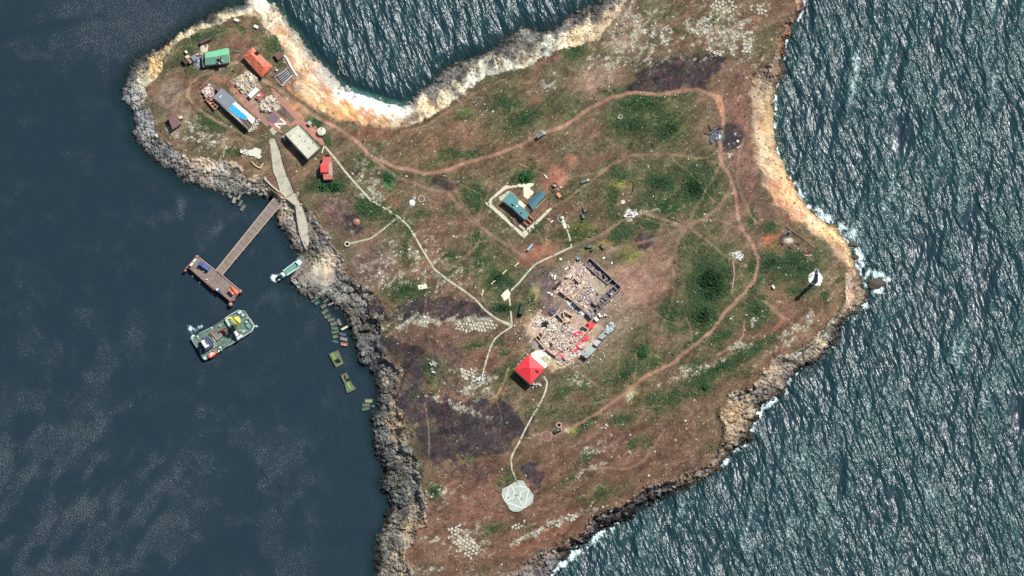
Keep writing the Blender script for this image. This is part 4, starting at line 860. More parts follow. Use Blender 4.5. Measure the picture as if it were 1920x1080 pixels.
# boulders one can pick out along the shores
import bmesh
BME = []
for k in range(5):
    v, f = ico(2); r_ = np.random.RandomState(40+k)
    d_ = 1+.32*(fbm(v[:, 0]*3+k*7, v[:, 1]*3+v[:, 2]*2.3, 1.0, k+2, 3)-.5)*2
    v = v*d_[:, None]; v[:, 2] = np.where(v[:, 2] > .45, .45+(v[:, 2]-.45)*.3, v[:, 2])
    for tone, (nm, c_) in enumerate([('grey_boulder_rock', (.24, .23, .21)), ('pale_boulder_rock', (.56, .52, .41)), ('dark_boulder_rock', (.12, .115, .11)), ('tan_boulder_rock', (.45, .34, .22))]):
        me = bpy.data.meshes.new('boulder'); me.from_pydata([tuple(q_) for q_ in v], [], [tuple(int(i) for i in q_) for q_ in f])
        me.materials.append(mat(nm, c_, .9, .25, .9, .3, .2)); BME.append((k, tone, me))
SECT = [((205, 500, 20, 330), 'boulder in the rubble rim round the north-western headland', 'boulders round the north-western headland'),
        ((300, 545, 290, 400), 'boulder on the grey shore west of the pier', 'boulders on the shore west of the pier'),
        ((600, 850, 520, 1080), 'boulder on the rugged dark western shore', 'boulders along the rugged western shore'),
        ((750, 1175, -5, 235), 'boulder on the stony shore of the northern bay', 'boulders along the northern bay'),
        ((1380, 1640, 540, 900), 'boulder on the ledges below the lighthouse cliff', 'boulders on the south-eastern ledges'),
        ((980, 1380, 850, 1080), 'boulder under the cliff of the southern shore', 'boulders under the southern cliff')]
TN = ['grey', 'pale', 'dark', 'tan']
dens = rug*(1-plat)*(dC > -1)*avoid
for (x0, x1, y0, y1), lab, grp in SECT:
    dd = dens*((PX > x0) & (PX < x1) & (PY > y0) & (PY < y1)); nb_ = 50 if 'western' in lab and 'rugged' in lab else 32
    px_, py_, P_ = sample(dd, nb_)
    for i in range(nb_):
        base = np.array([bil(rc[..., j], px_[i], py_[i]) for j in range(3)]); lum = base.mean()
        tone = 1 if lum > .42 else (3 if lum > .26 and base[0] > base[2]*1.5 else (2 if lum < .13 else 0))
        k, tn, me = BME[random.randrange(5)*4+tone]
        o = bpy.data.objects.new('boulder', me); COL.objects.link(o); r = random.uniform(.9, 2.0)
        o.location = P_[i]+np.array([0, 0, r*.1]); o.scale = (r, r*random.uniform(.6, .9), r*random.uniform(.5, .7)); o.rotation_euler = (0, 0, random.uniform(0, 6.28))
        tagp(o, TN[tone]+' rounded '+lab, 'boulder', TN[tone]+' '+grp)
# cracked limestone pavement: each slab its own piece of the ground
SLABM = mat('limestone_slab', (.52, .50, .39), .9, .22, .6, .25, .2, 0, (.34, .32, .25), .5)
def slabs(pts, cell, ang, cap, ratio=1.3):
    c0 = cen(pts); R = max(math.dist(p, c0) for p in pts); n = int(R/cell)+2; ca, sa = math.cos(math.radians(ang)), math.sin(math.radians(ang)); k = 0
    rr = np.random.RandomState(int(c0[0])); J = rr.rand(2*n+2, 2*n+2, 2)-.5
    for i in range(-n, n):
        for j in range(-n, n):
            q_ = []
            off = .5*(j % 2)
            for a, b in ((0, 0), (1, 0), (1, 1), (0, 1)):
                jj = J[i+n+a, j+n+b]*.78; u = (i+a+off+jj[0])*cell*ratio; v = (j+b+jj[1])*cell
                q_.append((c0[0]+u*ca-v*sa, c0[1]+u*sa+v*ca))
            cc_ = cen(q_); 
            if not inside(np.array([cc_[0]]), np.array([cc_[1]]), pts)[0] or rr.rand() < .22: continue
            sh = .66+.24*rr.rand(); q2 = [lerp(cc_, p, sh) for p in q_]
            q3 = []
            for a in range(4): q3 += [lerp(q2[a], q2[(a+1) % 4], .2), lerp(q2[a], q2[(a+1) % 4], .8)]
            z = float(H(*cc_))+.10+.18*rr.rand()
            lo_ = [(*map(float, W(*p, z)), z-.7) for p in q3]; hi_ = [(*map(float, W(*lerp(p, cc_, .1), z)), z+.04*rr.rand()) for p in q3]
            MB().poly(lo_, hi_).build('rock_slab', SLABM, ground); k += 1
            if k >= cap: return
slabs([(840,992),(862,985),(888,1005),(902,1030),(885,1048),(858,1038),(842,1018)], 6.2, 35, 70, 1.1)
slabs([(846,606),(880,600),(925,602),(938,612),(925,620),(880,622),(850,618)], 5.4, 65, 60, 1.4)
slabs([(1335,0),(1375,-4),(1382,18),(1350,28),(1330,18)], 6.2, 25, 34, 1.1)
slabs([(1405,12),(1432,5),(1438,28),(1410,32)], 6.2, 20, 18, 1.1)
slabs([(1392,62),(1412,58),(1408,98),(1390,104)], 6, 15, 20, 1.1)
slabs([(1315,85),(1360,95),(1368,108),(1330,100)], 6, 20, 24, 1.1)
slabs([(956,985),(985,975),(992,985),(962,995)], 5.5, -25, 18, 1.1)
slabs([(862,692),(885,685),(900,715),(885,728),(866,712)], 6, 20, 24, 1.2)
# ================================================================== the harbour: pier, quay, vessels
PZ = 2.8
root = thing('pier', 'long brown concrete pier with a wide T-shaped head reaching into the calm sea', 'pier', 470, 440, 0)
A0, A1 = Z2((1213,560),(1268,608))
B0, B1 = Cb((632,372),(748,458))
nsl = 16
for i in range(nsl):
    q = [lerp(A0, B0, (i+.02)/nsl), lerp(A0, B0, (i+.98)/nsl), lerp(A1, B1, (i+.98)/nsl), lerp(A1, B1, (i+.02)/nsl)]
    MB().px(q, PZ, PZ-.6).build('deck_slab', PIERDECK, root)
def edge(a, b, z, wd, h, m, nm, par, z0=None):
    p = wpts([a, b], z); ang = math.atan2(p[1][1]-p[0][1], p[1][0]-p[0][0])
    return MB().box(((p[0][0]+p[1][0])/2, (p[0][1]+p[1][1])/2, z if z0 is None else z0), math.dist(p[0], p[1]), wd, h, ang).build(nm, m, par)
sh = (1.0, 1.0)
edge(lerp(A0, B0, .0), lerp(A0, B0, 1), PZ-.3, .6, .55, PALEEDGE, 'kerb', root); edge(A1, B1, PZ-.3, .5, .45, PALEEDGE, 'kerb', root)
HEAD = Cb((105,305),(150,245),(262,118),(318,118),(630,375),(745,458),(1068,722),(1085,800),(925,945),(880,928),(608,742))
Hq = Cb((105,305),(290,110),(1075,735),(910,950))
for i in range(10):
    for j in range(2):
        u0, u1, v0, v1 = (i+.01)/10, (i+.99)/10, (j+.015)/2, (j+.985)/2
        f_ = lambda u, v: lerp(lerp(Hq[1], Hq[2], u), lerp(Hq[0], Hq[3], u), v)
        MB().px([f_(u0, v0), f_(u1, v0), f_(u1, v1), f_(u0, v1)], PZ-.01, PZ-.8).build('head_slab', PIERDECK, root)
edge(*Cb((330,130),(632,368)), PZ-.2, .5, .6, PALEEDGE, 'kerb', root); edge(*Cb((745,455),(1066,720)), PZ-.2, .5, .75, PALEEDGE, 'kerb', root)
edge(*Cb((115,300),(608,738)), PZ-.5, .6, .7, RUST, 'fender_beam', root); edge(*Cb((700,765),(910,945)), PZ-.5, .6, .7, RUST, 'fender_beam', root)
edge(*Cb((110,295),(262,120)), PZ-.4, .6, .6, RUST, 'fender_beam', root); edge(*Cb((1080,745),(925,940)), PZ-.3, 1.2, .6, RUST, 'fender_beam', root)
for i in range(1, 9):
    for e0, e1 in ((A0, B0), (A1, B1)):
        p = W(*lerp(e0, e1, i/9), PZ); MB().cyl((float(p[0]), float(p[1]), -6), .55, 8.2, 8).build('pile', RUST, root)
for i in range(9):
    for v in (.06, .94):
        p = W(*lerp(lerp(Hq[1], Hq[2], i/8), lerp(Hq[0], Hq[3], i/8), v), PZ); MB().cyl((float(p[0]), float(p[1]), -6), .5, 7.95, 8).build('pile', RUST, root)
for k, (cx, cy, r) in enumerate([(290,108,36),(95,315,22),(72,365,26),(1082,745,40),(910,985,44),(960,900,30)]):
    q = Cb((cx, cy))[0]; p = W(*q, PZ); m = MB(); c = (float(p[0]), float(p[1]), PZ-2.6)
    m.cyl(c, r/9.82*S, 2.8, 10); m.build('corner_fender', RUST, root)
    MB().cyl((c[0], c[1], PZ+.2), r/9.82*S*.55, .35, 8, .2).build('bollard', PALEEDGE, root)
def obox(name, label, cat, quad, zt, zb, m, parts=(), group=None):
    c = cen(quad); x, y = W(c[0], c[1], zt)
    o = bpy.data.objects.new(name, None); COL.objects.link(o); o.location = (float(x), float(y), zb); tagp(o, label, cat, group)
    MB().px(quad, zt, zb).build(m[0], m[1], o); return o
for q, lab in ((((205,195),(255,140),(282,160),(232,215)), 'white box container at the pier head corner, the one nearer the round corner fender'), (((150,265),(198,212),(228,235),(180,285)), 'white box container at the pier head, the one nearer the outer edge')):
    qq = Cb(*q); o = obox('container', lab, 'container', qq, PZ+2.0, PZ+.01, ('shell', WHITE))
    e = lerp(qq[0], qq[3], .5); edge(lerp(qq[0], qq[1], .5), lerp(qq[3], qq[2], .5), PZ+2.0, .15, .08, PALEMETAL, 'roof_rib', o)
def truck(name, label, cat, a, b, wd, zg, cabm, bodym, hc=2.4, hb=2.6, cab=.27, ribs=0, group=None, cargo=None):
    """a, b: photo pixels of front and rear, wd metres"""
    za = zg+hb; pa, pb_ = wpts([a, b], za); L = math.dist(pa, pb_); ang = math.atan2(pb_[1]-pa[1], pb_[0]-pa[0]); c = lerp(pa, pb_, .5)
    o = bpy.data.objects.new(name, None); COL.objects.link(o); o.location = (c[0], c[1], zg); tagp(o, label, cat, group)
    f = lambda t_, s_=0: (pa[0]+(pb_[0]-pa[0])*t_-math.sin(ang)*s_, pa[1]+(pb_[1]-pa[1])*t_+math.cos(ang)*s_)
    MB().box((*c, zg+.55), L*.98, wd*.7, .35, ang).build('chassis', TYRE, o)
    cb = MB().box((*f(cab*.5), zg+.6), L*cab*.95, wd, hc-.6, ang).build('cab', cabm, o)
    MB().box((*f(cab*.06), zg+hc-1.0), .12, wd*.85, .7, ang).build('windscreen', GLASS, cb)
    MB().box((*f(cab*.5), zg+hc), L*cab*.5, wd*.6, .12, ang).build('hatch', cabm, cb)
    MB().box((*f((1+cab)/2+.01), zg+.9), L*(1-cab)*.96, wd, hb-.9, ang).build('cargo_body', bodym, o)
    for k in range(ribs):
        MB().box((*f(cab+(1-cab)*(k+.5)/ribs), zg+hb), .22, wd*1.0, .14, ang).build('roof_bow', BLUEP, o)
    for t_ in ((.12, .88) if L < 6 else (.12, .66, .86)):
        for s_ in (-1, 1):
            p = f(t_, s_*wd*.42); n_ = (-math.sin(ang)*.2, math.cos(ang)*.2, 0)
            MB().bar((p[0]-n_[0], p[1]-n_[1], zg+.5), (p[0]+n_[0], p[1]+n_[1], zg+.5), .5, 10).build('wheel', TYRE, o)
    return o
truck('cargo_truck', 'blue covered truck parked lengthwise on the pier head beside the kerb', 'truck', Cb((335,225))[0], Cb((515,340))[0], 2.9, PZ, BLUEP, BLUEP2, 2.9, 2.5, .3, 4)
truck('small_car', 'small white and blue car at the outer edge of the pier head', 'car', Cb((648,705))[0], Cb((712,752))[0], 1.9, PZ, WHITE, BLUEP, 1.4, 1.2, .4)
o = obox('rusty_hopper', 'orange rusty steel hopper standing at the shoreward end of the pier head', 'hopper', Cb((862,728),(905,690),(990,765),(950,815)), PZ+2.4, PZ+.01, ('bin', ORROOF))
edge(*Cb((905,700),(985,775)), PZ+2.4, .4, .35, RUST, 'rim', o)
obox('rusty_platform', 'low rust-red steel platform in the end corner of the pier head', 'platform', Cb((895,655),(925,640),(1065,745),(1030,800),(985,790),(990,760)), PZ+.7, PZ+.01, ('plate', ORROOF))
for k, (x, y, rr_, lab) in enumerate([(280,312,10,'white bundle on the pier head near the two white containers'),(405,385,18,'white sack on the pier head below the blue truck'),(465,535,20,'long white bundle near the outer edge of the pier head'),(572,525,14,'round white bollard cover in the middle of the pier head')]):
    q = Cb((x, y))[0]; p = W(*q, PZ); V_, F_ = ICV*np.array([rr_/9.82*S*1.2, rr_/9.82*S*.8, .4])+np.array([float(p[0]), float(p[1]), PZ+.3]), ICF
    tagp(np_mesh('bundle', V_, F_, WHITE, None, None, True), lab, 'bundle')
for x, y, lab in ((206,475,'pale round mooring buoy nearer the outer corner of the pier head'),(340,590,'pale round mooring buoy off the middle of the pier head')):
    q = Cb((x, y))[0]; p = W(*q, .2); o = thing('buoy', lab, 'buoy', q[0], q[1], .2)
    V_, F_ = ico(2); np_mesh('float', V_*np.array([.75, .75, .6])+np.array([float(p[0]), float(p[1]), .3]), F_, PALEMETAL, o, None, True)
    MB().cyl((float(p[0]), float(p[1]), .8), .12, .3, 6).build('ring', RUST, o)
# ramp road and retaining walls
rd = drape('road', ROAD, mat('ramp_concrete', (.48, .45, .34), .9, .16, .5, .08, .2, 0, (.30, .25, .17), .6), .07)
def wall_line(name, label, pts, wd, h, m, cat='wall', down=1.5, group=None, coping=None):
    c = cen(pts); o = thing(name, label, cat, c[0], c[1], group=group)
    for k in range(len(pts)-1):
        a, b = pts[k], pts[k+1]; z = (float(H(*a))+float(H(*b)))/2; p = wpts([a, b], z+h)
        ang = math.atan2(p[1][1]-p[0][1], p[1][0]-p[0][0])
        MB().box(((p[0][0]+p[1][0])/2, (p[0][1]+p[1][1])/2, z-down), math.dist(p[0], p[1])+wd*.0, wd, h+down, ang).build('wall_section', m, o)
        if coping: MB().box(((p[0][0]+p[1][0])/2, (p[0][1]+p[1][1])/2, z+h), math.dist(p[0], p[1]), wd*1.3, .12, ang).build('coping', coping, o)
    return o
wall_line('retaining_wall', 'dark retaining wall running down to the pier root from the west', Z2((1105,460),(1160,515),(1215,560)), 1.0, .9, CHAR, 'wall', 3, None, PALEEDGE)
wall_line('retaining_wall', 'long retaining wall with pale coping between the ramp and the shore east of the pier', Z2((1265,605),(1340,662),(1350,760),(1368,865),(1390,930),(1415,985)), .7, 1.1, CHAR, 'wall', 3, None, PALEEDGE)
wall_line('kerb_wall', 'thin dark kerb along the left side of the concrete ramp', Z2((1155,300),(1168,410),(1190,455),(1218,550)), .35, .5, CHAR, 'kerb', 1)
wall_line('kerb_wall', 'thin dark kerb along the right side of the concrete ramp', Z2((1185,160),(1222,240),(1250,350),(1280,440),(1335,562)), .35, .5, CHAR, 'kerb', 1)
wall_line('kerb_wall', 'short kerb across the foot of the ramp by the pier root', Z2((1270,600),(1325,560)), .35, .3, BROWN, 'kerb', .6)
# slipway and quay
sl = MB(); q = wpts(Cc((535,152),(640,85),(850,195),(640,335)), .8)
sl.poly([(q[0][0], q[0][1], -2.5), (q[1][0], q[1][1], -.5), (q[2][0], q[2][1], -.5), (q[3][0], q[3][1], -2.5)], [(q[0][0], q[0][1], .02), (q[1][0], q[1][1], 1.2), (q[2][0], q[2][1], 1.6), (q[3][0], q[3][1], .05)])
o = thing('slipway', 'green stained concrete slipway under the bow of the landing craft', 'slipway', *Cc((640,200))[0], 0.5); sl.build('ramp_slab', mat('slip_concrete', (.17, .20, .14), .9, .2, .6, .1, .2, 0, (.26, .24, .18), .5), o)
o = thing('quay_wall', 'long thin brown quay wall beside the landing craft', 'quay', *Cc((640,360))[0], 0.5)
for k in range(5):
    a = lerp(Cc((845,190))[0], Cc((450,520))[0], k/5); b = lerp(Cc((845,190))[0], Cc((450,520))[0], (k+.97)/5)
    p = wpts([a, b], 2.0); ang = math.atan2(p[1][1]-p[0][1], p[1][0]-p[0][0]); MB().box(((p[0][0]+p[1][0])/2, (p[0][1]+p[1][1])/2, -3), math.dist(*p), 1.3, 5.0, ang).build('quay_block', mat('quay_block_concrete', (.27, .22, .17), .9, .2, .8, .1, .2), o)
o = thing('quay_wall', 'broken outer quay wall with pale rubble on its corner', 'quay', *Cc((500,560))[0], 0.5)
edge(*Cc((455,530),(530,610)), 1.6, 1.5, 4.0, BLOCKP, 'quay_block', o, -2.4); edge(*Cc((600,690),(650,750)), 1.0, 1.2, 3.0, BLOCKM, 'quay_block', o, -2.0)
rubble(o, Cc((455,500),(520,520),(560,600),(500,600)), 60, [(.6,.5,.42),(.3,.27,.25),(.7,.62,.5)], .3, 1.0, .9)
# landing craft
def vessel_hull(root, deck, zt, zb, m, taper=.94, name='hull'):
    P = wpts(deck, zt); c = cen(P); B = [lerp(c, p, taper) for p in P]
    return MB().poly([(a, b, zb) for a, b in B], [(a, b, zt) for a, b in P]).build(name, m, root)
lc = thing('landing_craft', 'small pale green landing craft with its bow ramp down on the slipway', 'landing craft', *Cc((440,360))[0], 0)
vessel_hull(lc, Cc((530,210),(600,290),(400,445),(330,500),(225,572),(160,500),(300,372)), .9, -1.2, SHIPHULL)
MB().px(Cc((530,215),(600,290),(385,440),(315,385)), .98, .7).build('well_deck', LCGREEN, lc)
edge(*Cc((300,375),(525,205)), 2.0, .75, 1.3, LCPALE, 'side_deck', lc, .75); edge(*Cc((375,450),(605,300)), 2.0, .75, 1.3, LCPALE, 'side_deck', lc, .75)
rp = wpts(Cc((530,212),(592,162),(658,222),(600,285)), 1.2)
MB().poly([(x, y, .6) for x, y in rp], [(rp[0][0], rp[0][1], 2.1), (rp[1][0], rp[1][1], 2.0), (rp[2][0], rp[2][1], 2.0), (rp[3][0], rp[3][1], 2.1)]).build('bow_ramp', LCPALE, lc)
MB().px(Cc((245,420),(300,392),(352,455),(300,485)), 4.6, .9).build('bridge', LCPALE, lc); MB().px(Cc((262,422),(298,404),(335,450),(302,468)), 5.1, 4.6).build('bridge_roof', WHITE, lc)
MB().px(Cc((185,495),(250,430),(305,495),(235,545)), 1.6, .9).build('stern_deck', SHIPHULL, lc)
for i in range(7):
    a = lerp(Cc((305,370))[0], Cc((525,200))[0], i/6); p = W(*a, 2.3); MB().box((float(p[0]), float(p[1]), 2.05), .5, .5, .5, .6).build('bollard', WHITE, lc)
for i in range(7):
    a = lerp(Cc((385,450))[0], Cc((600,305))[0], i/6); p = W(*a, 2.3); MB().box((float(p[0]), float(p[1]), 2.05), .5, .4, .4, .6).build('bollard', WHITE, lc)
for x, y in ((200,500),(225,535),(250,505),(215,480),(270,490),(235,460),(250,535)):
    p = W(*Cc((x, y))[0], 2); MB().box((float(p[0]), float(p[1]), 1.6), 1.0, .6, .6, .6+x*.1).build('winch', (WHITE, PALEMETAL, BLACK)[x % 3], lc)
for x, y in ((270,440),(300,500)):
    p = W(*Cc((x, y))[0], 4); MB().bar((float(p[0]), float(p[1]), 2), (float(p[0]), float(p[1]), 7), .09, 5).build('mast', PALEMETAL, lc)
# sunken barge, seen through the water
o = thing('sunken_barge', 'sunken green barge hull lying just below the surface near the landing craft', 'sunken barge', *Z3((790,495))[0], -1.2)
MB().px(Z3((735,397),(778,381),(812,470),(846,588),(800,604),(770,520)), -.8, -2.6).build('hull', SUNK, o)
MB().px(Z3((765,445),(785,438),(796,478),(776,484)), -.35, -.8).build('hatch_cover', PALEMETAL, o)
for s_ in ((738,400,802,600),(778,384,843,586)):
    edge(*Z3((s_[0], s_[1]), (s_[2], s_[3])), -.5, .35, .35, PALEMETAL, 'gunwale', o, -.75)
# concrete blocks dumped along the shore
def block(qpx, l, wd, ang, m, lab, zt, cv, s, grp='concrete blocks dumped in the shallows'):
    q = cv(qpx)[0]; x, y = W(q[0], q[1], zt); a = -math.radians(ang); L, Wd = l/s*S, wd/s*S
    o = bpy.data.objects.new('concrete_block', None); COL.objects.link(o); o.location = (float(x), float(y), zt); tagp(o, lab, 'concrete block', grp)
    tl = random.uniform(-.02, .02)
    MB().box((float(x), float(y), zt-2.3), L, Wd, 2.2, a, tl).build('body', m, o)
    mb = MB()
    for (dx, dy, ll, ww) in ((0, Wd/2-.18, L, .36), (0, -Wd/2+.18, L, .36), (L/2-.18, 0, .36, Wd-.73), (-L/2+.18, 0, .36, Wd-.73)):
        mb.box((float(x)+dx*math.cos(a)-dy*math.sin(a), float(y)+dx*math.sin(a)+dy*math.cos(a), zt-.1+dx*tl), ll, ww, .28, a, tl)
    mb.build('rim', m, o)
BL = [((45,75),95,62,-32,BLOCKG,'green block at the seaward edge, between the tilted pair and the quay rubble',.6),((205,42),95,36,-38,BLOCKM,'narrow grey block touching the shoreward corner of another block below the quay',.7),((165,140),112,58,-34,BLOCKM,'weathered block standing first in the line south of the quay cluster',.7),((303,95),125,36,-26,BLOCKP,'narrow pinkish grey block with a pale end, closest to the shore rocks',.8),((190,242),122,60,-42,BLOCKM,'steeply turned grey block just above the bright green one',.7),((235,328),125,68,-12,BLOCKG,'bright algae green block with a white patch, outermost of the line',.6),((303,387),128,56,-12,BLOCKM,'grey green block touching the bright green block',.7),((355,458),132,72,-10,BLOCKM,'wide dark olive block in the middle of the line',.75),((365,540),125,62,2,BLOCKG,'level green grey block below the wide olive one',.6),((375,612),132,62,-12,BLOCKG,'green block with a pale top, third from the seaward end of the stack',.65),((455,435),128,45,66,BLOCKP,'narrow upright brownish block standing beside the line on its shore side',.8),((550,540),128,36,-30,BLOCKW,'narrow cream white block lying alone nearest the shore',1.0),((515,655),125,52,14,mat('slate_block', (.11,.115,.15), .9, .2),'slate grey block above the tan one',.5),((535,742),132,64,15,BLOCKP,'tan grey block between the slate block and the red stained block',.75),((545,838),120,60,7,BLOCKR,'red stained block at the end of the short row',.9),((380,698),95,62,-18,BLOCKM,'half sunk dark block near the foot of the seaward stack',.35),((380,790),105,42,14,mat('sea_green_block', (.09,.16,.14), .9, .25),'wedge shaped block almost under water, last of the seaward stack',.25)]
for q, l, wd, an, m, lab, zt in BL: block(q, l, wd, an, m, lab, zt, Cd, 9.82)
for q, l, wd, an, m, lab, zt in [((815,830),125,62,58,BLOCKM,'grey green block at the seaward corner of the cluster by the quay',.7),((870,735),160,60,44,BLOCKP,'long brownish block lying highest in the cluster by the quay',1.3),((975,825),200,56,-38,BLOCKM,'long grey block with a dark seam in the cluster by the quay',.9),((880,912),130,30,-32,BLOCKM,'thin slab like block between two larger ones by the quay',.6),((560,625),150,44,58,mat('pale_mint_block', (.42,.55,.46), .8, .2),'pale mint and white block lying against the broken quay wall',.9),((620,705),90,44,50,BLOCKP,'bluish grey block beyond the pale mint one',.5),((720,790),80,46,-50,BLOCKM,'dark tilted block between the quay end and the cluster',.4)]:
    block(q, l, wd, an, m, lab, zt, Cc, 9.82)
for q, l, wd, an, m, lab, zt in [((240,258),185,60,-33,mat('rosy_block', (.42,.36,.32), .9, .2),'pale rosy block half up on the rocks west of the pier',1.2),((395,400),195,70,-38,BLOCKM,'grey block with a white end just below the rosy one',.7),((490,590),105,80,35,BLOCKP,'short square purple grey block west of the pier',.6),((640,470),200,72,88,BLOCKM,'upright grey block leaning into the rubble west of the pier',.9),((605,695),195,98,-72,BLOCKT,'largest tan block of the group west of the pier',.8),((755,595),190,62,-64,BLOCKT,'narrow tan block with a bright white end west of the pier',1.0),((785,785),195,72,-64,BLOCKM,'narrow grey block standing free in the water west of the pier',.6),((855,920),210,95,-56,BLOCKM,'outermost grey block of the group west of the pier',.7)]:
    block(q, l, wd, an, m, lab, zt, Cg, 15.43, 'concrete blocks in the water west of the pier')
for q, l, wd, an, m, lab, zt in [((705,860),105,52,2,BLOCKT,'tan block, uppermost of the three lying off the southern end',.7),((670,918),112,52,-3,BLOCKG,'dark green block in the middle of the three off the southern end',.4),((663,975),108,50,-10,BLOCKG,'mid green block, lowest of the three off the southern end',.5),((768,938),42,30,0,BLOCKM,'tiny dark block awash beside the middle green one',.15)]:
    block(q, l, wd, an, m, lab, zt, Ce, 7.717, 'concrete blocks off the southern end')
# two hulks
for q, hole, lab, strk in [(((130,185),(265,125),(345,322),(232,378)), ((205,285),(235,258),(275,250),(298,275),(290,310),(250,318),(222,305)), 'mossy green pontoon hulk with a black hole in its lower deck', ((175,170),(215,265))),
                     (((300,495),(385,450),(432,560),(520,690),(395,748),(350,600)), ((340,500),(365,485),(375,545),(425,530),(430,570),(390,580),(350,545)), 'longer broken pontoon hulk with a torn dark opening across its upper deck', ((395,600),(445,690)))]:
    o = thing('pontoon_hulk', lab, 'hulk', *cen(Ce(*q)), 0)
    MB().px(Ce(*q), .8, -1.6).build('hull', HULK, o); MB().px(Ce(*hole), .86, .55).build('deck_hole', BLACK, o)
    P_ = Ce(*q)
    for k in range(len(P_)):
        if (k+int(P_[0][0])) % 3: edge(P_[k], P_[(k+1) % len(P_)], .9, .25, .25, BROWN, 'gunwale', o, .78)
    edge(*Ce(*strk), .95, 1.6, .25, mat('moss_growth', (.20,.33,.08), .95, .3), 'moss_patch', o, .78)
    for p_ in P_[:3]:
        x, y = W(*p_, 1); MB().cyl((float(x), float(y), .78), .35, .7, 6).build('bitt', RUST, o)
# crane barge
cb = thing('crane_barge', 'grey green self-propelled crane barge with a folded yellow crane and a cargo hatch', 'barge', *Ca((780,560))[0], 0)
HULL = Ca((180,640),(330,545),(560,430),(800,275),(930,190),(1060,118),(1180,140),(1262,265),(1350,400),(1300,505),(1180,585),(1045,668),(860,775),(680,885),(560,955),(450,1035),(385,990),(290,815))
vessel_hull(cb, HULL, 1.6, -1.5, SHIPHULL, .97)
Pd = [lerp(cen(HULL), p, .965) for p in HULL]; MB().px(Pd, 1.66, 1.4).build('main_deck', SHIPGREEN, cb)
for k in range(len(HULL)):
    if k in (8, 9, 10, 3, 4): m_, hh_ = WHITE, 1.1
    else: m_, hh_ = (PALEMETAL if k % 2 else SHIPGREEN), .55
    edge(HULL[k], HULL[(k+1) % len(HULL)], 1.6, .35, hh_, m_, 'bulwark', cb, 1.6)
MB().px(Ca((815,285),(935,205),(1060,138),(1170,155),(1255,280),(1325,400),(1280,490),(1050,650),(965,560),(880,420)), 3.0, 1.6).build('forecastle_deck', SHIPGREEN, cb)
MB().px(Ca((800,285),(835,262),(925,425),(885,440)), 3.6, 1.6).build('bulkhead', PALEMETAL, cb); MB().px(Ca((965,545),(1000,505),(1080,640),(1040,668)), 4.2, 1.6).build('bulkhead', PALEMETAL, cb)
MB().px(Ca((970,510),(1015,495),(1062,560),(1015,600)), 6.0, 3.0).build('winch_house', WHITE, cb)
for q, z, m_ in [(((1030,150),(1090,120),(1120,150),(1060,185)),4.0,LCPALE),(((1100,185),(1145,170),(1170,215),(1120,235)),4.0,PALEMETAL),(((1170,320),(1215,315),(1225,345),(1180,350)),4.4,PALEMETAL),(((1180,380),(1240,350),(1300,420),(1240,460)),3.8,LCGREEN),(((1040,480),(1100,455),(1130,490),(1070,520)),4.0,LCGREEN),(((1050,600),(1110,560),(1130,590),(1075,630)),3.9,WHITE),(((1110,500),(1160,470),(1180,500),(1130,535)),3.8,PALEMETAL),(((1190,240),(1225,225),(1245,265),(1210,280)),3.7,PALEMETAL)]:
    MB().px(Ca(*q), z, 3.0).build('deck_gear', m_, cb)
rail = wpts(Ca((1180,160),(1335,400),(1290,510),(1200,555)), 4.2)
for k in range(3): MB().bar((*rail[k], 4.2), (*rail[k+1], 4.2), .16, 4).build('handrail', WHITE, cb)
MB().px(Ca((500,545),(600,490),(700,455),(835,440),(870,480),(655,690)), 2.4, 1.66).build('hatch_coaming', BROWN, cb)
MB().px(Ca((598,545),(672,503),(728,575),(650,640)), 2.55, 2.4).build('hatch_cover', mat('hatch_grey_green', (.16,.20,.17), .8, .15), cb)
MB().px(Ca((700,500),(780,470),(810,520),(745,570)), 2.6, 2.4).build('hatch_cover', RUST, cb)
for q in (((560,525),(650,655)),((672,478),(742,590)),((650,655),(735,595))): edge(*Ca(*q), 2.9, .4, .45, WOOD, 'coaming_beam', cb, 2.5)
for i in range(4):
    edge(*Ca((415+i*42,625-i*18),(500+i*42,745-i*18)), 3.0, .55, .4, (LCPALE, PALEMETAL, SHIPGREEN, LCPALE)[i], 'pipe_rack', cb, 1.7)
dh = MB().px(Ca((340,670),(385,640),(470,590),(560,720),(600,760),(450,870),(400,860)), 4.2, 1.66).build('deckhouse', mat('navy_deckhouse_paint', (.05,.06,.12), .6, .15), cb)
br = MB().px(Ca((355,682),(420,655),(515,765),(440,812)), 7.6, 4.2).build('bridge', WHITE, cb)
MB().px(Ca((430,680),(455,668),(500,735),(478,750)), 7.9, 7.6).build('skylight', SHIPGREEN, br)
for t_ in (.25, .55, .8):
    p = W(*lerp(Ca((440,812))[0], Ca((515,765))[0], t_), 6.2); MB().box((float(p[0]), float(p[1])-.1, 5.6), .9, .3, .8, .5).build('window', GLASS, br)
p = W(*Ca((470,740))[0], 8); MB().bar((float(p[0]), float(p[1]), 7.6), (float(p[0]), float(p[1]), 12), .12, 5).build('mast', PALEMETAL, cb)
for x, y in ((430,995),(405,985)): 
    pass
p = W(*Ca((435,995))[0], 2.4); MB().cyl((float(p[0]), float(p[1]), 1.6), 1.35, 1.0, 14).build('capstan', PALEMETAL, cb)
for x, y, rr_ in ((205,640,22),(300,600,18),(350,850,16),(350,890,14),(720,800,20),(740,850,14),(560,440,16),(320,640,10),(610,740,18),(640,770,14),(600,790,12),(690,870,18)):
    p = W(*Ca((x, y))[0], 2.2); MB().box((float(p[0]), float(p[1]), 1.66), rr_/9.82*S*2, rr_/9.82*S*1.2, .7, random.uniform(0, 1.5)).build('deck_fitting', (WHITE, PALEMETAL, LCPALE)[x % 3], cb)
rd_ = random.Random(5)
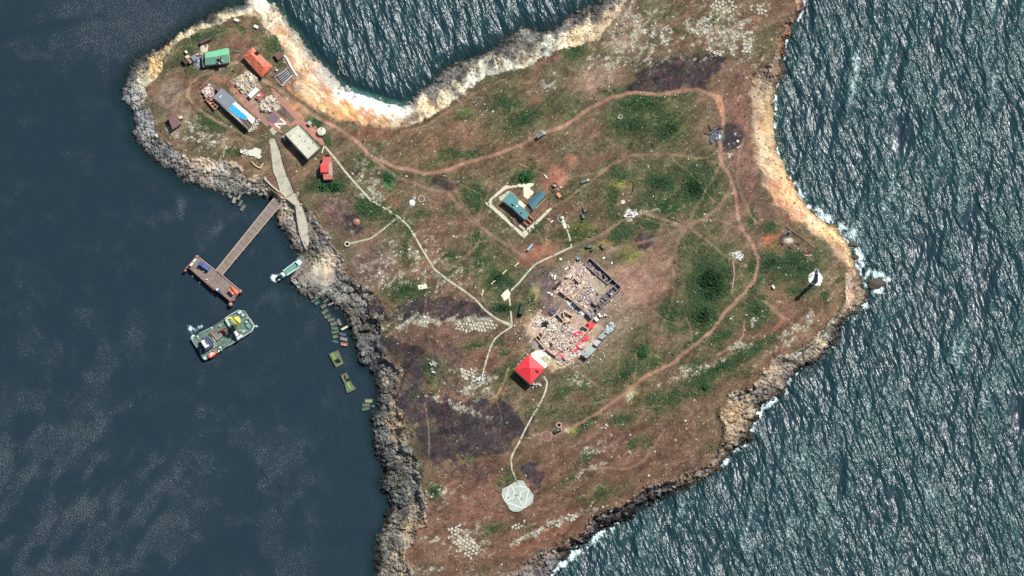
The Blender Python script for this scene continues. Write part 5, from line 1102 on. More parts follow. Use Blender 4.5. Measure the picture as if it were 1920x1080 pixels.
for i in range(46):
    x, y = rd_.choice([(rd_.uniform(1000,1280), rd_.uniform(180,440)), (rd_.uniform(260,600), rd_.uniform(560,900)), (rd_.uniform(560,900), rd_.uniform(300,440)), (rd_.uniform(620,980), rd_.uniform(640,860))])
    if not inside(np.array([Ca((x, y))[0][0]]), np.array([Ca((x, y))[0][1]]), Pd)[0]: continue
    zz = 3.0 if x > 960 else 1.66; p = W(*Ca((x, y))[0], zz+.4); MB().box((float(p[0]), float(p[1]), zz), rd_.uniform(.3, 1.3), rd_.uniform(.25, .6), rd_.uniform(.3, .9), rd_.choice([.5, 2.07, .9])).build('deck_fitting', rd_.choice([WHITE, PALEMETAL, LCPALE, BLACK, SHIPHULL, RUST]), cb)
# the crane: pedestal, house, folded boom
ped = W(*Ca((1010,400))[0], 6.0); pc = (float(ped[0]), float(ped[1]))
cr_ = MB().cyl((*pc, 3.0), 1.5, 6.5, 12, 1.2).build('crane_pedestal', YELLOW, cb)
MB().px(Ca((990,235),(1040,222),(1090,280),(1085,345),(1040,350),(1000,300)), 11.5, 8.8).build('crane_house', YELLOW, cb)
def bar_px(a, za, b, zb, r, m, nm, par, n=4):
    pa = W(*a, za); pb_ = W(*b, zb); return MB().bar((float(pa[0]), float(pa[1]), za), (float(pb_[0]), float(pb_[1]), zb), r, n).build(nm, m, par)
bar_px(Ca((1075,350))[0], 12.5, Ca((910,265))[0], 13.0, .85, YELLOW, 'crane_boom', cb)
bar_px(Ca((920,300))[0], 12.6, Ca((1050,375))[0], 12.0, .75, YELLOW, 'crane_boom', cb)
bar_px(Ca((840,270))[0], 13.4, Ca((930,248))[0], 13.2, .75, YELLOW, 'crane_boom', cb)
bar_px(Ca((960,240))[0], 14.2, Ca((1070,345))[0], 13.4, .45, YELLOW, 'boom_ram', cb)
bar_px(Ca((930,250))[0], 14.0, Ca((930,250))[0], 10.5, .2, BLACK, 'hoist_cable', cb)
# lifeboat hanging outboard
lb = thing('work_boat', 'small orange red boat with a white interior carried at the stern quarter of the barge', 'boat', *Ca((570,925))[0], 0)
RB = Ca((480,940),(510,915),(590,858),(640,868),(665,890),(640,925),(560,985),(505,990)); vessel_hull(lb, RB, 3.1, 1.7, REDBOAT, .8)
MB().px(Ca((505,935),(590,870),(612,900),(535,965)), 3.3, 3.1).build('cockpit', WHITE, lb); MB().px(Ca((505,935),(520,925),(535,945),(520,960)), 3.55, 3.3).build('engine_cover', REDBOAT, lb)
MB().px(Ca((570,875),(592,862),(606,880),(584,895)), 3.6, 3.3).build('thwart', BLACK, lb)

# ================================================================== north-western headland buildings
GA = math.radians
r, P, zg = ridge_house('green_roofed_house', 'house with a bright green metal roof torn open on its lower slope', 'house', Ck((600,840),(600,525),(1188,400),(1222,775)), 3.6, 1.9, WALLM, GREENROOF, rmats=[GREENROOF, mat('shaded_green_roof_sheet', (.15,.33,.22), .6, .2, .5, .05, .3, 0, (.20,.26,.20), .6), None, None])  # lower slope's sheet is a darker green: its shade is put into the colour
m = MB(); q = Ck((860,640),(920,610),(1000,640),(1035,720),(1020,840),(950,830),(880,760)); pp = wpts(q, zg+4.9)
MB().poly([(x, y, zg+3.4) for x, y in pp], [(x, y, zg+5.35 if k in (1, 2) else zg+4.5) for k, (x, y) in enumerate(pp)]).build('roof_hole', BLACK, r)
for i in range(9):
    a = q[i % 7]; b = lerp(q[(i*3+1) % 7], cen(q), .4); x, y = W(*lerp(a, b, .3), zg+5.2)
    MB().box((float(x), float(y), zg+4.9+.1*i), 1.6, .35, .12, i*.9, .2).build('torn_sheet', WHITETARP if i % 2 else COOLROOF, r)
edge(*Ck((1195,420),(1228,780)), zg+4.0, .45, .5, CONC, 'gable_edge', r)
flat_house('lean_to', 'low grey green annex leaning against the left end of the green roofed house', 'annex', Ck((500,590),(600,560),(640,820),(700,845),(540,885)), 3.2, WALLM, mat('annex_felt', (.15,.155,.115), .9, .2), .2)
drape('path', Ck((490,320),(655,270),(685,490),(560,520),(545,560),(485,585)), mat('sandy_pink_paving', (.62,.52,.38), .9, .15, .6), .08)
r, P, zg = flat_house('long_shed', 'narrow dark brown shed at the top end of the pale pink path', 'shed', Ck((455,245),(735,118),(762,185),(490,312)), 2.3, DARKBROWN, DARKBROWN, .1, openings=False)
MB().px(Ck((470,262),(735,140),(745,160),(480,288)), zg+2.5, zg+2.3).build('roof_ridge', BROWN, r)
flat_house('shed', 'dark brown shed, leftmost of the row beside the blue and white scrap', 'shed', Ck((15,705),(62,662),(165,770),(112,830)), 2.4, DARKBROWN, DARKBROWN, .1)
flat_house('shed', 'reddish brown roofed shed between the dark shed and the blue grey one', 'shed', Ck((108,668),(190,655),(282,755),(222,810)), 2.5, DARKBROWN, mat('reddish_sheet', (.30,.165,.12), .8, .15), .1)
flat_house('shed', 'blue grey metal roofed shed beside the blue and white scrap', 'shed', Ck((235,635),(330,560),(405,675),(315,745)), 2.8, WALLM, mat('blue_grey_sheet', (.21,.23,.27), .5, .15), .1)
flat_house('lean_to', 'pale cream lean-to roof behind the reddish brown shed', 'annex', Ck((90,612),(165,585),(240,615),(180,655),(110,655)), 2.0, WOOD, WOOD, .1, openings=False)
r, P, zg = flat_house('cabin', 'tiny white cabin with a black shaded side north of the sheds', 'cabin', Ck((78,490),(120,455),(165,510),(125,540)), 2.0, WHITE, WHITE, .1)
o = thing('scrap_heap', 'heap of blue tarpaulin and white scrap between the sheds and the green roofed house', 'scrap heap', *Ck((440,720))[0])
for i in range(26):
    x = random.gauss(440, 28); y = random.gauss(725, 70); q = Ck((x, y))[0]; z = float(H(*q)); X, Y = W(*q, z)
    MB().box((float(X), float(Y), z+.1), random.uniform(.5, 1.7), random.uniform(.3, .9), random.uniform(.2, .7), random.uniform(0, 3), .1).build('scrap_piece', (BLUEP, WHITE, COOLROOF, BLUEP2)[i % 4], o)
drape('pavement', Ck((250,800),(380,680),(500,660),(520,880),(400,930)), mat('purple_grey_paving', (.20,.165,.175), .9, .15), .06)
# orange roof
r, P, zg = ridge_house('orange_roofed_house', 'large house with a patched orange red hipped roof', 'house', Cl((155,358),(330,180),(700,540),(500,735)), 4.0, 2.4, WALLM, ORROOF, hip=.20)
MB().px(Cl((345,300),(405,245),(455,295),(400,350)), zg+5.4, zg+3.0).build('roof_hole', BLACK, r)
MB().px(Cl((385,385),(500,350),(530,370),(420,430)), zg+5.75, zg+5.5).build('roof_patch', mat('pale_orange_sheet', (.60,.25,.16), .6, .15), r)
dm = MB().px(Cl((440,440),(515,372),(592,440),(520,515)), zg+6.3, zg+4.4).build('dormer', mat('pale_orange_sheet', (0,0,0)), r)
edge(*Cl((345,500),(410,410)), zg+5.1, .25, .25, BROWN, 'roof_seam', r); edge(*Cl((240,270),(340,350)), zg+5.5, .25, .25, BROWN, 'roof_seam', r)
for k in range(6): edge(Cl((530,555))[0], Cl((520+k*34, 715-k*33))[0], zg+4.9-.15*k*0, .14, .14, REDROOF, 'roof_seam', r)
r, P, zg = flat_house('shed', 'small brown roofed shed at the top of the northern beach bank', 'shed', Cl((718,315),(820,240),(905,340),(800,425)), 2.8, DARKBROWN, BROWN, .15)
for k in range(4): edge(lerp(Cl((718,315))[0], Cl((820,240))[0], (k+.5)/4), lerp(Cl((800,425))[0], Cl((905,340))[0], (k+.5)/4), zg+2.82, .2, .1, mat('brown_batten', (.24,.14,.11), .8), 'batten', r)
# greenhouse frame ruin
o = thing('greenhouse_ruin', 'roofless greenhouse frame of grey slats on grass beside the beach bank', 'greenhouse', *Cl((930,740))[0])
MBq = Cl((735,730),(985,555),(1075,690),(860,890))
for k in range(4): 
    a, b = MBq[k], MBq[(k+1) % 4]; z = float(H(*cen(MBq))); edge(a, b, z+1.0, .35, 1.2, (CONCG, CONCG, WHITE, CONC)[k], 'side_wall', o, z-.2)
for k in range(9):
    t_ = (k+.7)/9.5; a = lerp(lerp(MBq[0], MBq[3], t_), lerp(MBq[1], MBq[2], t_), .18); b = lerp(lerp(MBq[0], MBq[3], t_), lerp(MBq[1], MBq[2], t_), .92)
    edge(a, b, z+1.3, .42, .2, (COOLROOF, CHAR)[k % 2], 'slat', o, z+.9+.1*(k % 2))
wall_line('white_wall', 'broken white wall along the beach bank behind the greenhouse ruin', Cl((905,330),(960,380),(1020,510),(1100,640),(1150,710)), 1.1, .8, WHITE, 'wall', 1)
o = thing('water_drum', 'white round water drum near the greenhouse ruin', 'drum', *Cl((775,605))[0]); p = W(*Cl((775,605))[0], o.location[2]+1); MB().cyl((float(p[0]), float(p[1]), o.location[2]), .75, 1.3, 14).build('drum', WHITE, o); MB().cyl((float(p[0]), float(p[1]), o.location[2]+1.3), .3, .1, 8).build('lid', GREYGREEN, o)
o = thing('barrel', 'blue barrel beside the greenhouse ruin', 'barrel', *Cl((710,708))[0]); p = W(*Cl((710,708))[0], o.location[2]+1); MB().cyl((float(p[0]), float(p[1]), o.location[2]), .6, 1.0, 10).build('drum', BLUEP, o)
tagp(MB().box((*map(float, W(*Cl((45,255))[0], 8.5)), float(H(*Cl((45,255))[0]))), 4.2, .9, .7, -.05).build('grey_trough', GREYGREEN, None), 'long grey green trough on grass between the green and the orange roofs', 'trough')
for q, lab in ((Z1((893,150)), 'small white slab propped near the northern tip of the headland'), (Z1((1040,200)), 'white tilted slab with a black shadow beside the beach bank')):
    z = float(H(*q[0])); x, y = W(*q[0], z+.8); tagp(MB().box((float(x), float(y), z), 3.4, 2.0, 1.2, -.5, .15).build('stone_slab', WHITE, None), lab, 'slab')
# long building with grey, blue and white roof
zl = float(H(445, 205)); bl_ = Cm((245,440),(380,290),(890,790),(792,932)); Pb = wpts(bl_, zl+4.2)
r = bpy.data.objects.new('long_building', None); COL.objects.link(r); r.location = (*cen(Pb), zl); tagp(r, 'long low building roofed in grey felt, a bright blue tarpaulin and white sheets', 'building')
Qb = inset(Pb, .25); MB().prism(Qb, zl-1, zl+3.9).build('wall', WALLM, r); wall_openings(r, Qb, zl, 3.8)
MB().px(Cm((245,440),(380,290),(630,498),(592,512),(545,540),(490,635)), zl+4.2, zl+3.9).build('roof_panel', GREYROOF, r)
MB().px(Cm((492,632),(545,542),(660,640),(780,740),(735,785),(640,745)), zl+4.25, zl+3.9).build('tarpaulin', BLUETARP, r)
MB().px(Cm((547,540),(595,505),(700,600),(800,680),(902,770),(860,850),(785,775),(778,738),(660,638)), zl+4.22, zl+3.9).build('roof_panel', WHITETARP, r)
MB().px(Cm((640,748),(735,788),(780,775),(855,850),(800,925),(720,860)), zl+3.95, zl+3.9).build('open_rafters_floor', CHAR, r)
for k in range(7): edge(*Cm((690+k*16,770+k*2),(790+k*9,915-k*10)), zl+4.2, .16, .22, WOOD if k % 3 == 0 else DARKBROWN, 'rafter', r, zl+3.97)
o2 = MB().px(Cm((335,440),(372,400),(380,408),(345,448)), zl+5.2, zl+4.2).build('chimney', WHITE, r)
flat_house('annex', 'low dark brown annex at the upper end of the long building', 'annex', Cm((280,300),(335,240),(392,285),(325,352)), 3.0, DARKBROWN, BROWN, .1, openings=False)
# white hut and red hut in the rubble
flat_house('white_hut', 'bright white flat roofed hut standing between two heaps of timber rubble', 'hut', Cm((785,402),(905,275),(968,322),(835,452)), 2.8, WALLM, WHITE, .1)
flat_house('red_hut', 'small red brick hut without a roof beside the white hut', 'hut', Cm((900,440),(975,345),(1050,400),(970,475)), 2.0, BRICK, mat('dusty_red_floor', (.42,.13,.11), .9, .3), .1, openings=False)
q = Cm((955,405))[0]; z = float(H(*q)); x, y = W(*q, z+2.3); tagp(MB().box((float(x), float(y), z+2.0), 2.6, 1.5, .7, .3).build('rubble_slab', mat('rosy_white_plaster', (.72,.52,.47), .9), None), 'rosy white plaster slab lying on the red hut', 'slab')
def heap(lab, pts, n, cols, planks=0, pang=0, pm=None, name='collapsed_house', cat='ruin', smax=1.3, plen=5.5):
    c = cen(pts); o = thing(name, lab, cat, *c); rubble(o, pts, n, cols, .25, smax, 1.0)
    X, Y = inpoly_pts(pts, max(planks, 1))
    for i in range(planks):
        z = float(H(X[i], Y[i]))+random.uniform(.4, 1.2); x, y = W(X[i], Y[i], z)
        MB().box((float(x), float(y), z), plen*random.uniform(.4, 1), random.uniform(.35, .8), .18, pang+random.gauss(0, .22), random.uniform(-.08, .08)).build('plank', pm, o)
    return o
CREAM = [(.68,.61,.45),(.46,.39,.32),(.74,.69,.56),(.24,.20,.18),(.56,.44,.36)]
PINK = [(.66,.50,.46),(.52,.31,.28),(.76,.70,.62),(.30,.23,.22),(.64,.57,.49),(.66,.42,.39)]
DARK = [(.10,.08,.09),(.20,.16,.16),(.30,.25,.22),(.07,.055,.065),(.38,.33,.30)]
heap('collapsed timber house, a heap of long cream boards below the orange roofed house', Cm((600,150),(800,30),(945,150),(905,270),(780,410),(700,380),(600,260)), 900, CREAM, 34, -.62, WOOD)
heap('heap of cream masonry rubble between the white hut and the red paving', Cm((960,500),(1080,430),(1200,400),(1305,560),(1230,640),(1120,690),(1000,640)), 700, CREAM, 12, .5, WOOD, plen=3.5)
heap('low heap of pink brick rubble at the upper end of the long building', Cm((60,350),(180,240),(270,370),(220,440),(140,440)), 420, PINK, 5, .9, WOOD, plen=3)
heap('charred heap at the collapsed lower end of the long building', Cm((790,930),(860,850),(930,770),(985,820),(920,920),(800,985)), 260, DARK+CREAM, 6, -.7, WOOD, plen=3)
o = thing('brick_cell_ruin', 'row of orange brick cells without a roof beside the pink rubble', 'ruin', *Cm((220,530))[0])
cells = Cm((128,462),(185,448),(320,575),(268,625)); z = float(H(*cen(cells)))
OB = mat('orange_brick', (.52,.22,.13), .9, .25, 1.2, .2, .2, 0, (.66,.42,.30), .6)
for k in range(5):
    a = lerp(cells[0], cells[3], k/4); b = lerp(cells[1], cells[2], k/4); edge(a, b, z+2, .45, 2.1, OB, 'wall', o, z-.1)
edge(cells[0], cells[3], z+2, .5, 2.0, OB, 'wall', o, z-.12); edge(cells[1], cells[2], z+2, .5, 1.8, OB, 'wall', o, z-.11)
rubble(o, cells, 130, PINK, .2, .8, .3)
wall_line('garden_wall', 'thin reddish kerb round the overgrown yard above the long building', Cm((40,290),(240,103),(460,100),(580,185)), .45, .25, REDPAVE, 'kerb', .5)
# red paving
drape('pavement', Cn((330,-5),(420,-5),(470,60),(512,130),(560,160),(640,165),(700,225),(680,285),(795,415),(762,455),(640,360),(440,165),(350,180),(300,245),(285,205),(240,150)), REDPAVE, .08)
drape('pavement', Cm((1140,300),(1180,300),(1330,440),(1560,690),(1480,740),(1330,560),(1250,480)), REDPAVE, .05)
drape('pavement', Cm((1060,880),(1180,650),(1200,640),(1440,860),(1500,800),(1578,800),(1330,990),(1240,965),(1120,860)), REDPAVE, .06)
drape('pavement', Cm((700,420),(740,400),(1140,850),(1090,890),(860,680)), mat('worn_red_paving', (.36,.20,.16), .9, .25, .7, .08, .2, 0, (.25,.17,.13), .7), .06)
for q, m_ in ((Cm((1085,790),(1165,650),(1285,755),(1205,855)), mat('purple_soil', (.20,.13,.15), .95, .25)), (Cm((1262,650),(1310,585),(1400,650),(1335,725)), mat('dark_purple_soil', (.13,.075,.075), .95, .25)), (Cm((1392,762),(1450,700),(1530,775),(1450,845)), mat('olive_bed', (.15,.13,.08), .95, .25)), (Cm((1290,900),(1390,860),(1460,920),(1380,1000),(1300,960)), mat('olive_bed', (0,0,0)))):
    drape('garden_bed', q, m_, .16)
zz = PAVZ = None
zq = Cm((1285,765),(1390,850),(1195,850),(1290,920))
o = thing('letter_z', 'large white letter Z laid on the red paving', 'ground marking', *cen(zq))
z = max(float(H(*p)) for p in zq)+.22
for k in range(3): edge(zq[k], zq[k+1], z, 1.0, .12, LINE, 'stroke', o, z)
# white flat building
r, P, zg = flat_house('white_flat_roofed_building', 'large rectangular building with a mottled cream flat roof beside the red paving', 'building', Cn((245,300),(430,165),(718,485),(555,635)), 5.2, WALLM, CREAMROOF, .15, parapet=True)
for x, y in ((320,322),(450,325),(625,415),(582,492),(520,395)):
    p = W(*Cn((x, y))[0], zg+5.2); v_ = MB().cyl((float(p[0]), float(p[1]), zg+5.2), .42, .5, 10).build('roof_vent', CONCG, r); MB().cyl((float(p[0]), float(p[1]), zg+5.7), .3, .05, 10).build('vent_mouth', BLACK, v_)
MB().px(Cn((350,428),(362,440),(435,515),(425,520),(345,440)), zg+3.2, zg+2.9).build('porch_roof', WHITE, r)
o = thing('round_water_tank', 'white round water tank with a dark hatch beside the red paving', 'tank', *Cn((742,275))[0]); zt_ = o.location[2]; p = W(*Cn((740,260))[0], zt_+2.6); c_ = (float(p[0]), float(p[1]))
MB().cyl((*c_, zt_-.4), 3.0, 3.0, 28).build('shell', CREAMROOF, o); MB().cyl((*c_, zt_+2.6), 3.0, .55, 28, .5).build('cone_roof', mat('pale_tank_roof', (.60,.60,.47), .8, .12), o)
MB().cyl((c_[0]+.1, c_[1]+1.6, zt_+2.75), .5, .5, 8).build('hatch', BLACK, o)
flat_house('pump_hut', 'small square grey roofed hut beside the round water tank', 'hut', Cn((540,150),(575,112),(615,148),(582,185)), 2.6, WALLM, PALEROOF, .08)
pad('pavement', Cn((35,240),(75,205),(140,268),(92,318)), mat('grey_cream_slab', (.42,.40,.30), .9, .15), .1)
flat_house('small_box_hut', 'small grey box hut at the corner of the cream flat roof', 'hut', Cn((205,330),(232,318),(262,372),(240,388)), 1.8, CONCG, CONCG, .05, openings=False)
wall_line('white_kerb', 'short thin white kerb near the red house', Cn((772,470),(745,555)), .5, .3, WHITE, 'kerb', .5)
# red house
r, P, zg = flat_house('red_roofed_house', 'small house with dusty red flat roofs stepped round a brighter red ridge', 'house', Cn((758,605),(882,605),(892,905),(768,912),(762,835),(722,812),(722,715),(752,680)), 3.0, WALLM, mat('dusty_red_roof', (.50,.12,.10), .8, .14, .6, .05, .2, 0, (.56,.22,.19), .5), .1)
MB().px(Cn((722,712),(832,695),(836,812),(724,820)), zg+4.2, zg+3.0).build('upper_roof', mat('bright_red_roof', (.62,.07,.06), .6, .1), r)
MB().px(Cn((726,716),(770,708),(772,812),(728,816)), zg+4.5, zg+4.2).build('roof_panel', mat('bright_red_roof', (0,0,0)), r)
MB().px(Cn((840,692),(885,690),(888,855),(842,858)), zg+3.1, zg+3.0).build('grey_strip', CONCG, r)
flat_house('dark_shed', 'tiny black roofed shed behind the red house', 'shed', Cn((800,575),(845,572),(848,600),(802,602)), 1.8, BROWN, BLACK, .05, openings=False)
# pale foundations
o = thing('concrete_foundation', 'pale cross shaped concrete foundation above the western shore', 'foundation', *Z2((1035,270))[0])
for q in (((980,262),(1035,225),(1085,245),(1060,300),(1020,290),(990,288)),((1040,270),(1085,290),(1065,312),(1030,300)),((975,250),(1000,240),(1010,262),(985,275))): pad('slab', Z2(*q), mat('pale_slab', (.62,.60,.50), .9, .15), .25, .8, o)
rubble(o, Z2((925,240),(975,235),(990,290),(930,300)), 120, [(.7,.68,.58),(.4,.36,.3)], .3, 1.2, .6)
wall_line('low_wall_ruin', 'broken L-shaped cream wall below the pale foundation', Z2((1008,330),(1035,362),(1070,380),(1095,345)), .7, .9, WOOD, 'wall', .6)
r, P, zg = flat_house('shed', 'brown roofed square shed alone near the western cliff', 'shed', Z1((378,880),(440,855),(480,928),(415,972)), 3.4, DARKBROWN, mat('ruddy_brown_sheet', (.19,.10,.09), .7, .12), .1)
flat_house('cabin', 'small cream cabin touching the brown shed near the western cliff', 'cabin', Z1((455,875),(485,868),(492,885),(468,892)), 2.0, CREAMROOF, CREAMROOF, .05, openings=False)
q = Z2((610,180))[0]; z = float(H(*q)); x, y = W(*q, z+.8); tagp(MB().box((float(x), float(y), z-.2), 2.6, 2.2, 1.1, .5).build('stone_block', CONCG, None), 'grey square stone block in grass west of the ramp', 'block')
# shipwreck frame in the northern bay
o = thing('sunken_wreck', 'broken wooden wreck frames sticking out of the northern bay', 'wreck', *Z1((1675,490))[0], 0)
for a, b in (((1650,462),(1685,455)),((1685,455),(1682,490)),((1650,462),(1660,480)),((1665,500),(1680,530)),((1680,490),(1700,500)),((1660,525),(1655,555)),((1690,545),(1712,560)),((1655,555),(1665,560)),((1695,520),(1690,545))):
    edge(*Z1(a, b), .3, .5, .5, CONCG, 'frame', o, -.1)
# ================================================================== middle of the island: paths and compound
for pts, wd in [([(607,272),(625,293),(650,325),(672,350),(695,375),(720,390),(745,405),(762,420),(772,432),(790,465),(815,505),(840,525),(870,545),(892,562),(910,582),(930,597),(960,612)], 3.6),
    ([(744,409),(730,421),(712,435),(695,447),(675,452),(655,457)], 2.7), ([(960,612),(958,585),(955,558)], 3.0), ([(958,545),(975,528),(990,510),(1003,496),(1012,491),(1040,478),(1072,463),(1068,445),(1063,430)], 3.2),
    ([(960,612),(940,625),(928,635),(920,650),(912,675),(906,698),(904,708)], 2.8), ([(1020,706),(1026,716),(1024,730),(1018,746),(1008,765),(1000,777),(985,805),(972,832),(962,850),(958,862),(960,880),(967,896),(969,902)], 3.1), ([(944,602),(958,607)], 2)]:
    ribbon('path', pts, wd, CONC)
pad('pavement', Z5((318,715),(345,680),(385,650),(412,690),(400,735),(350,770)), mat('cream_pad', (.72,.70,.52), .9, .12), .12)
drape('path', Cf((72,395),(370,128),(440,145),(550,130),(552,158),(430,175),(380,190),(170,345),(170,410),(240,475),(430,640),(612,812),(800,660),(1015,455),(1042,478),(900,615),(645,895),(600,872),(420,700),(200,500)), mat('compound_path_concrete', (.60,.58,.42), .9, .14, .6, .08, .2, 0, (.44,.40,.28), .5), .09, None, 1.2)
drape('path', Cf((555,112),(775,105),(782,135),(722,165),(735,195),(782,232),(745,285),(692,338),(630,292),(625,165),(560,155)), TILECREAM, .07, None, 1.2)
drape('pavement', Cf((560,350),(590,360),(720,478),(742,500),(712,545),(640,470),(540,395)), TILECREAM, .07, None, 1.0)
drape('pavement', Cf((270,305),(300,290),(400,220),(440,225),(340,330),(330,360),(290,350)), CONC, .07, None, 1.0)
drape('pavement', Cf((560,720),(615,672),(680,755),(640,795)), CONC, .07, None, 1.0)
r, P, zg = flat_house('teal_roofed_house', 'house with a stepped teal metal roof inside the pale concrete compound', 'house', Cf((320,352),(438,225),(560,350),(548,400),(715,548),(650,632),(508,500),(482,470)), 4.4, WALLM, TEAL, .1)
for k in range(7): edge(*Cf((335+k*25,355+k*20),(445+k*15,240+k*16)), zg+4.4, .12, .1, mat('teal_seam', (.10,.29,.27), .5), 'roof_seam', r, zg+4.4)
for k in range(4): edge(*Cf((545+k*28,500+k*30),(600+k*28,450+k*27)), zg+4.4, .12, .1, mat('teal_seam', (0,0,0)), 'roof_seam', r, zg+4.4)
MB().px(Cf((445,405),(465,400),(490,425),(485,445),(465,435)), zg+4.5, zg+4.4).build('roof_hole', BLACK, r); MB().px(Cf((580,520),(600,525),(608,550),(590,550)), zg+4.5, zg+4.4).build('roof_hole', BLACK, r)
edge(*Cf((438,222),(565,345)), zg+4.4, .4, .35, CONC, 'parapet', r, zg+4.2)
MB().px(Cf((515,440),(545,420),(555,435),(525,455)), zg+4.9, zg+4.4).build('roof_box', WHITE, r)
r, P, zg = ridge_house('blue_roofed_house', 'house with a dark blue metal roof inside the pale concrete compound', 'house', Cf((770,492),(690,382),(868,205),(948,268)), 3.8, .9, WALLM, NAVY)
for k in range(8):
    t_ = (k+.5)/8; edge(lerp(Cf((690,382))[0], Cf((868,205))[0], t_), lerp(Cf((730,437))[0], Cf((908,237))[0], t_), zg+4.45, .12, .1, TEAL, 'roof_seam', r, zg+4.3)
edge(*Cf((735,530),(985,300)), zc+.5, .3, .6, CONC, 'yard_kerb', r, zc-.1)
for k, (x, y) in enumerate(((740,600),(703,645),(660,692))):
    q = Cf((x, y))[0]; zt_ = zc+1.9; p = W(*q, zt_); o = thing('fuel_tank', ['brown fuel tank nearest the teal roofed house','brown fuel tank in the middle of three in the compound corner','brown fuel tank nearest the corner of the compound path'][k], 'fuel tank', q[0], q[1], zc, 'brown fuel tanks in the compound corner')
    d = (math.cos(-.72), math.sin(-.72)); a = (float(p[0])-d[0]*2.0, float(p[1])-d[1]*2.0, zc+1.15); b = (float(p[0])+d[0]*2.0, float(p[1])+d[1]*2.0, zc+1.15)
    MB().bar(a, b, 1.05, 14).build('shell', mat('brown_tank_paint', (.30,.13,.08), .6, .2), o)
    for e, sg in ((a, -1), (b, 1)): MB().bar(e, (e[0]+sg*d[0]*.25, e[1]+sg*d[1]*.25, e[2]), .8, 12).build('end_cap', mat('pale_pink_paint', (.60,.42,.33), .7), o)
    for s_ in (-.9, .9): MB().box((float(p[0])+d[0]*s_, float(p[1])+d[1]*s_, zc-.1), .4, 2.0, .8, -.72).build('saddle', CONCG, o)
wall_line('yard_fence', 'dark low fence behind the three brown fuel tanks', Cf((718,548),(795,612),(662,765)), .25, 1.4, BROWN, 'fence', .3)
wall_line('compound_kerb', 'dark low kerb inside the lower corner of the compound path', Cf((395,600),(480,690),(620,800)), .3, .5, CHAR, 'kerb', .3)
truck('fire_truck', 'red and white truck parked against the teal roofed house', 'truck', Cf((520,480))[0], Cf((578,545))[0], 2.6, zc, REDBOAT, WHITE, 2.5, 2.6, .35)
o = heap('small heap of red and white wreckage below the teal roofed house', Cf((490,500),(530,500),(570,555),(530,570),(495,545)), 90, [(.6,.5,.5),(.35,.10,.09),(.10,.09,.12),(.75,.72,.70)], 0, 0, WOOD, 'wreckage', 'wreckage')
heap('scattered purple debris in the lower yard of the compound', Cf((430,590),(520,640),(560,700),(520,710),(450,660)), 70, [(.25,.15,.13),(.12,.08,.09),(.6,.5,.45)], 0, 0, WOOD, 'debris_scatter', 'debris', .6)
# monument on its round plinth
o = thing('round_monument', 'round white monument ringed by a low wall at the end of a short path', 'monument', *Cf((1190,612))[0]); zt_ = o.location[2]
p = W(*Cf((1190,605))[0], zt_+1.2); c_ = (float(p[0]), float(p[1]))
MB().cyl((*c_, zt_-.2), 1.35, 1.0, 16).build('plinth', TILECREAM, o); MB().cyl((*c_, zt_+.8), .7, 1.6, 12, .4).build('pedestal', WHITE, o)
ring = MB()
for k in range(16):
    a = 2.0+k*.28; ring.box((c_[0]+3.2*math.cos(a), c_[1]+3.2*math.sin(a), zt_-.2), .85, .3, .8, a+math.pi/2)
ring.build('ring_wall', COOLROOF, o)
drape('path', Cf((1180,650),(1215,635),(1240,680),(1262,745),(1222,765),(1195,700)), TILECREAM, .14, None, 1.0)
wall_line('low_kerb', 'short cream kerb beside the path to the round monument', Cf((1268,700),(1290,755)), .5, .3, TILECREAM, 'kerb', .4)
# radar pit, dome, orange box, mast base
o = thing('domed_device', 'small white dome standing in a dark round pit north-east of the compound', 'dome', *Cf((1070,150))[0]); zt_ = o.location[2]
p = W(*Cf((1065,155))[0], zt_); MB().cyl((float(p[0]), float(p[1]), zt_-.05), 2.2, .14, 16).build('pit_floor', BLACK, o)
p = W(*Cf((1077,140))[0], zt_+1.4); V_, F_ = ico(2); np_mesh('dome', V_*np.array([1.0, 1.0, .9])+np.array([float(p[0]), float(p[1]), zt_+1.0]), F_, COOLROOF, o, None, True)
ring = MB(); p = W(*Cf((1070,150))[0], zt_)
for k in range(14):
    a = k*.45; ring.box((float(p[0])+2.9*math.cos(a), float(p[1])+2.9*math.sin(a), zt_-.1), 1.3, .9, .6, a+math.pi/2)
ring.build('earth_rim', PITSOIL, o)
obox('orange_box', 'orange crate on bare soil north-east of the compound', 'crate', Cf((1100,262),(1135,232),(1185,290),(1145,318)), float(H(*Cf((1140,290))[0]))+1.2, float(H(*Cf((1140,290))[0]))-.2, ('crate_body', ORBOX))
for (x, y), l, a, lab in (((955,10),3.2,-.9,'pale slab leaning in the scrub north-east of the compound'),((1168,165),1.5,.3,'white stone beside the domed device'),((1040,660),2.2,.4,'white stone between the compound and the round monument')):
    q = Cf((x, y))[0]; z = float(H(*q)); X, Y = W(*q, z); tagp(MB().box((float(X), float(Y), z), l, 1.0, .5, a, .05).build('stone_slab', TILECREAM, None), lab, 'slab')
truck('trailer', 'long white and pale blue trailer south of the compound', 'trailer', (998.5,458), (989,469), 1.5, float(H(994,464)), COOLROOF, mat('pale_blue_panel', (.30,.46,.62), .5, .1), 1.8, 1.8, .2)
truck('army_truck', 'dark green army truck on bare soil west of the ruins', 'truck', (981.5,567), (976,588.5), 2.6, float(H(979,580)), ARMY, ARMY, 2.7, 2.9, .26, 0)
truck('parked_truck', 'grey green truck with a pale front stopped beside the long dirt track', 'truck', (1022,247.5), (1006.5,257), 2.4, float(H(1014,253)), COOLROOF, GREYGREEN, 2.3, 2.5, .25)
truck('parked_truck', 'narrow grey truck beside the track north-east of the compound', 'truck', (1105,336.5), (1090,342), 1.6, float(H(1098,340)), CREAMROOF, GREYGREEN, 1.6, 1.5, .3)
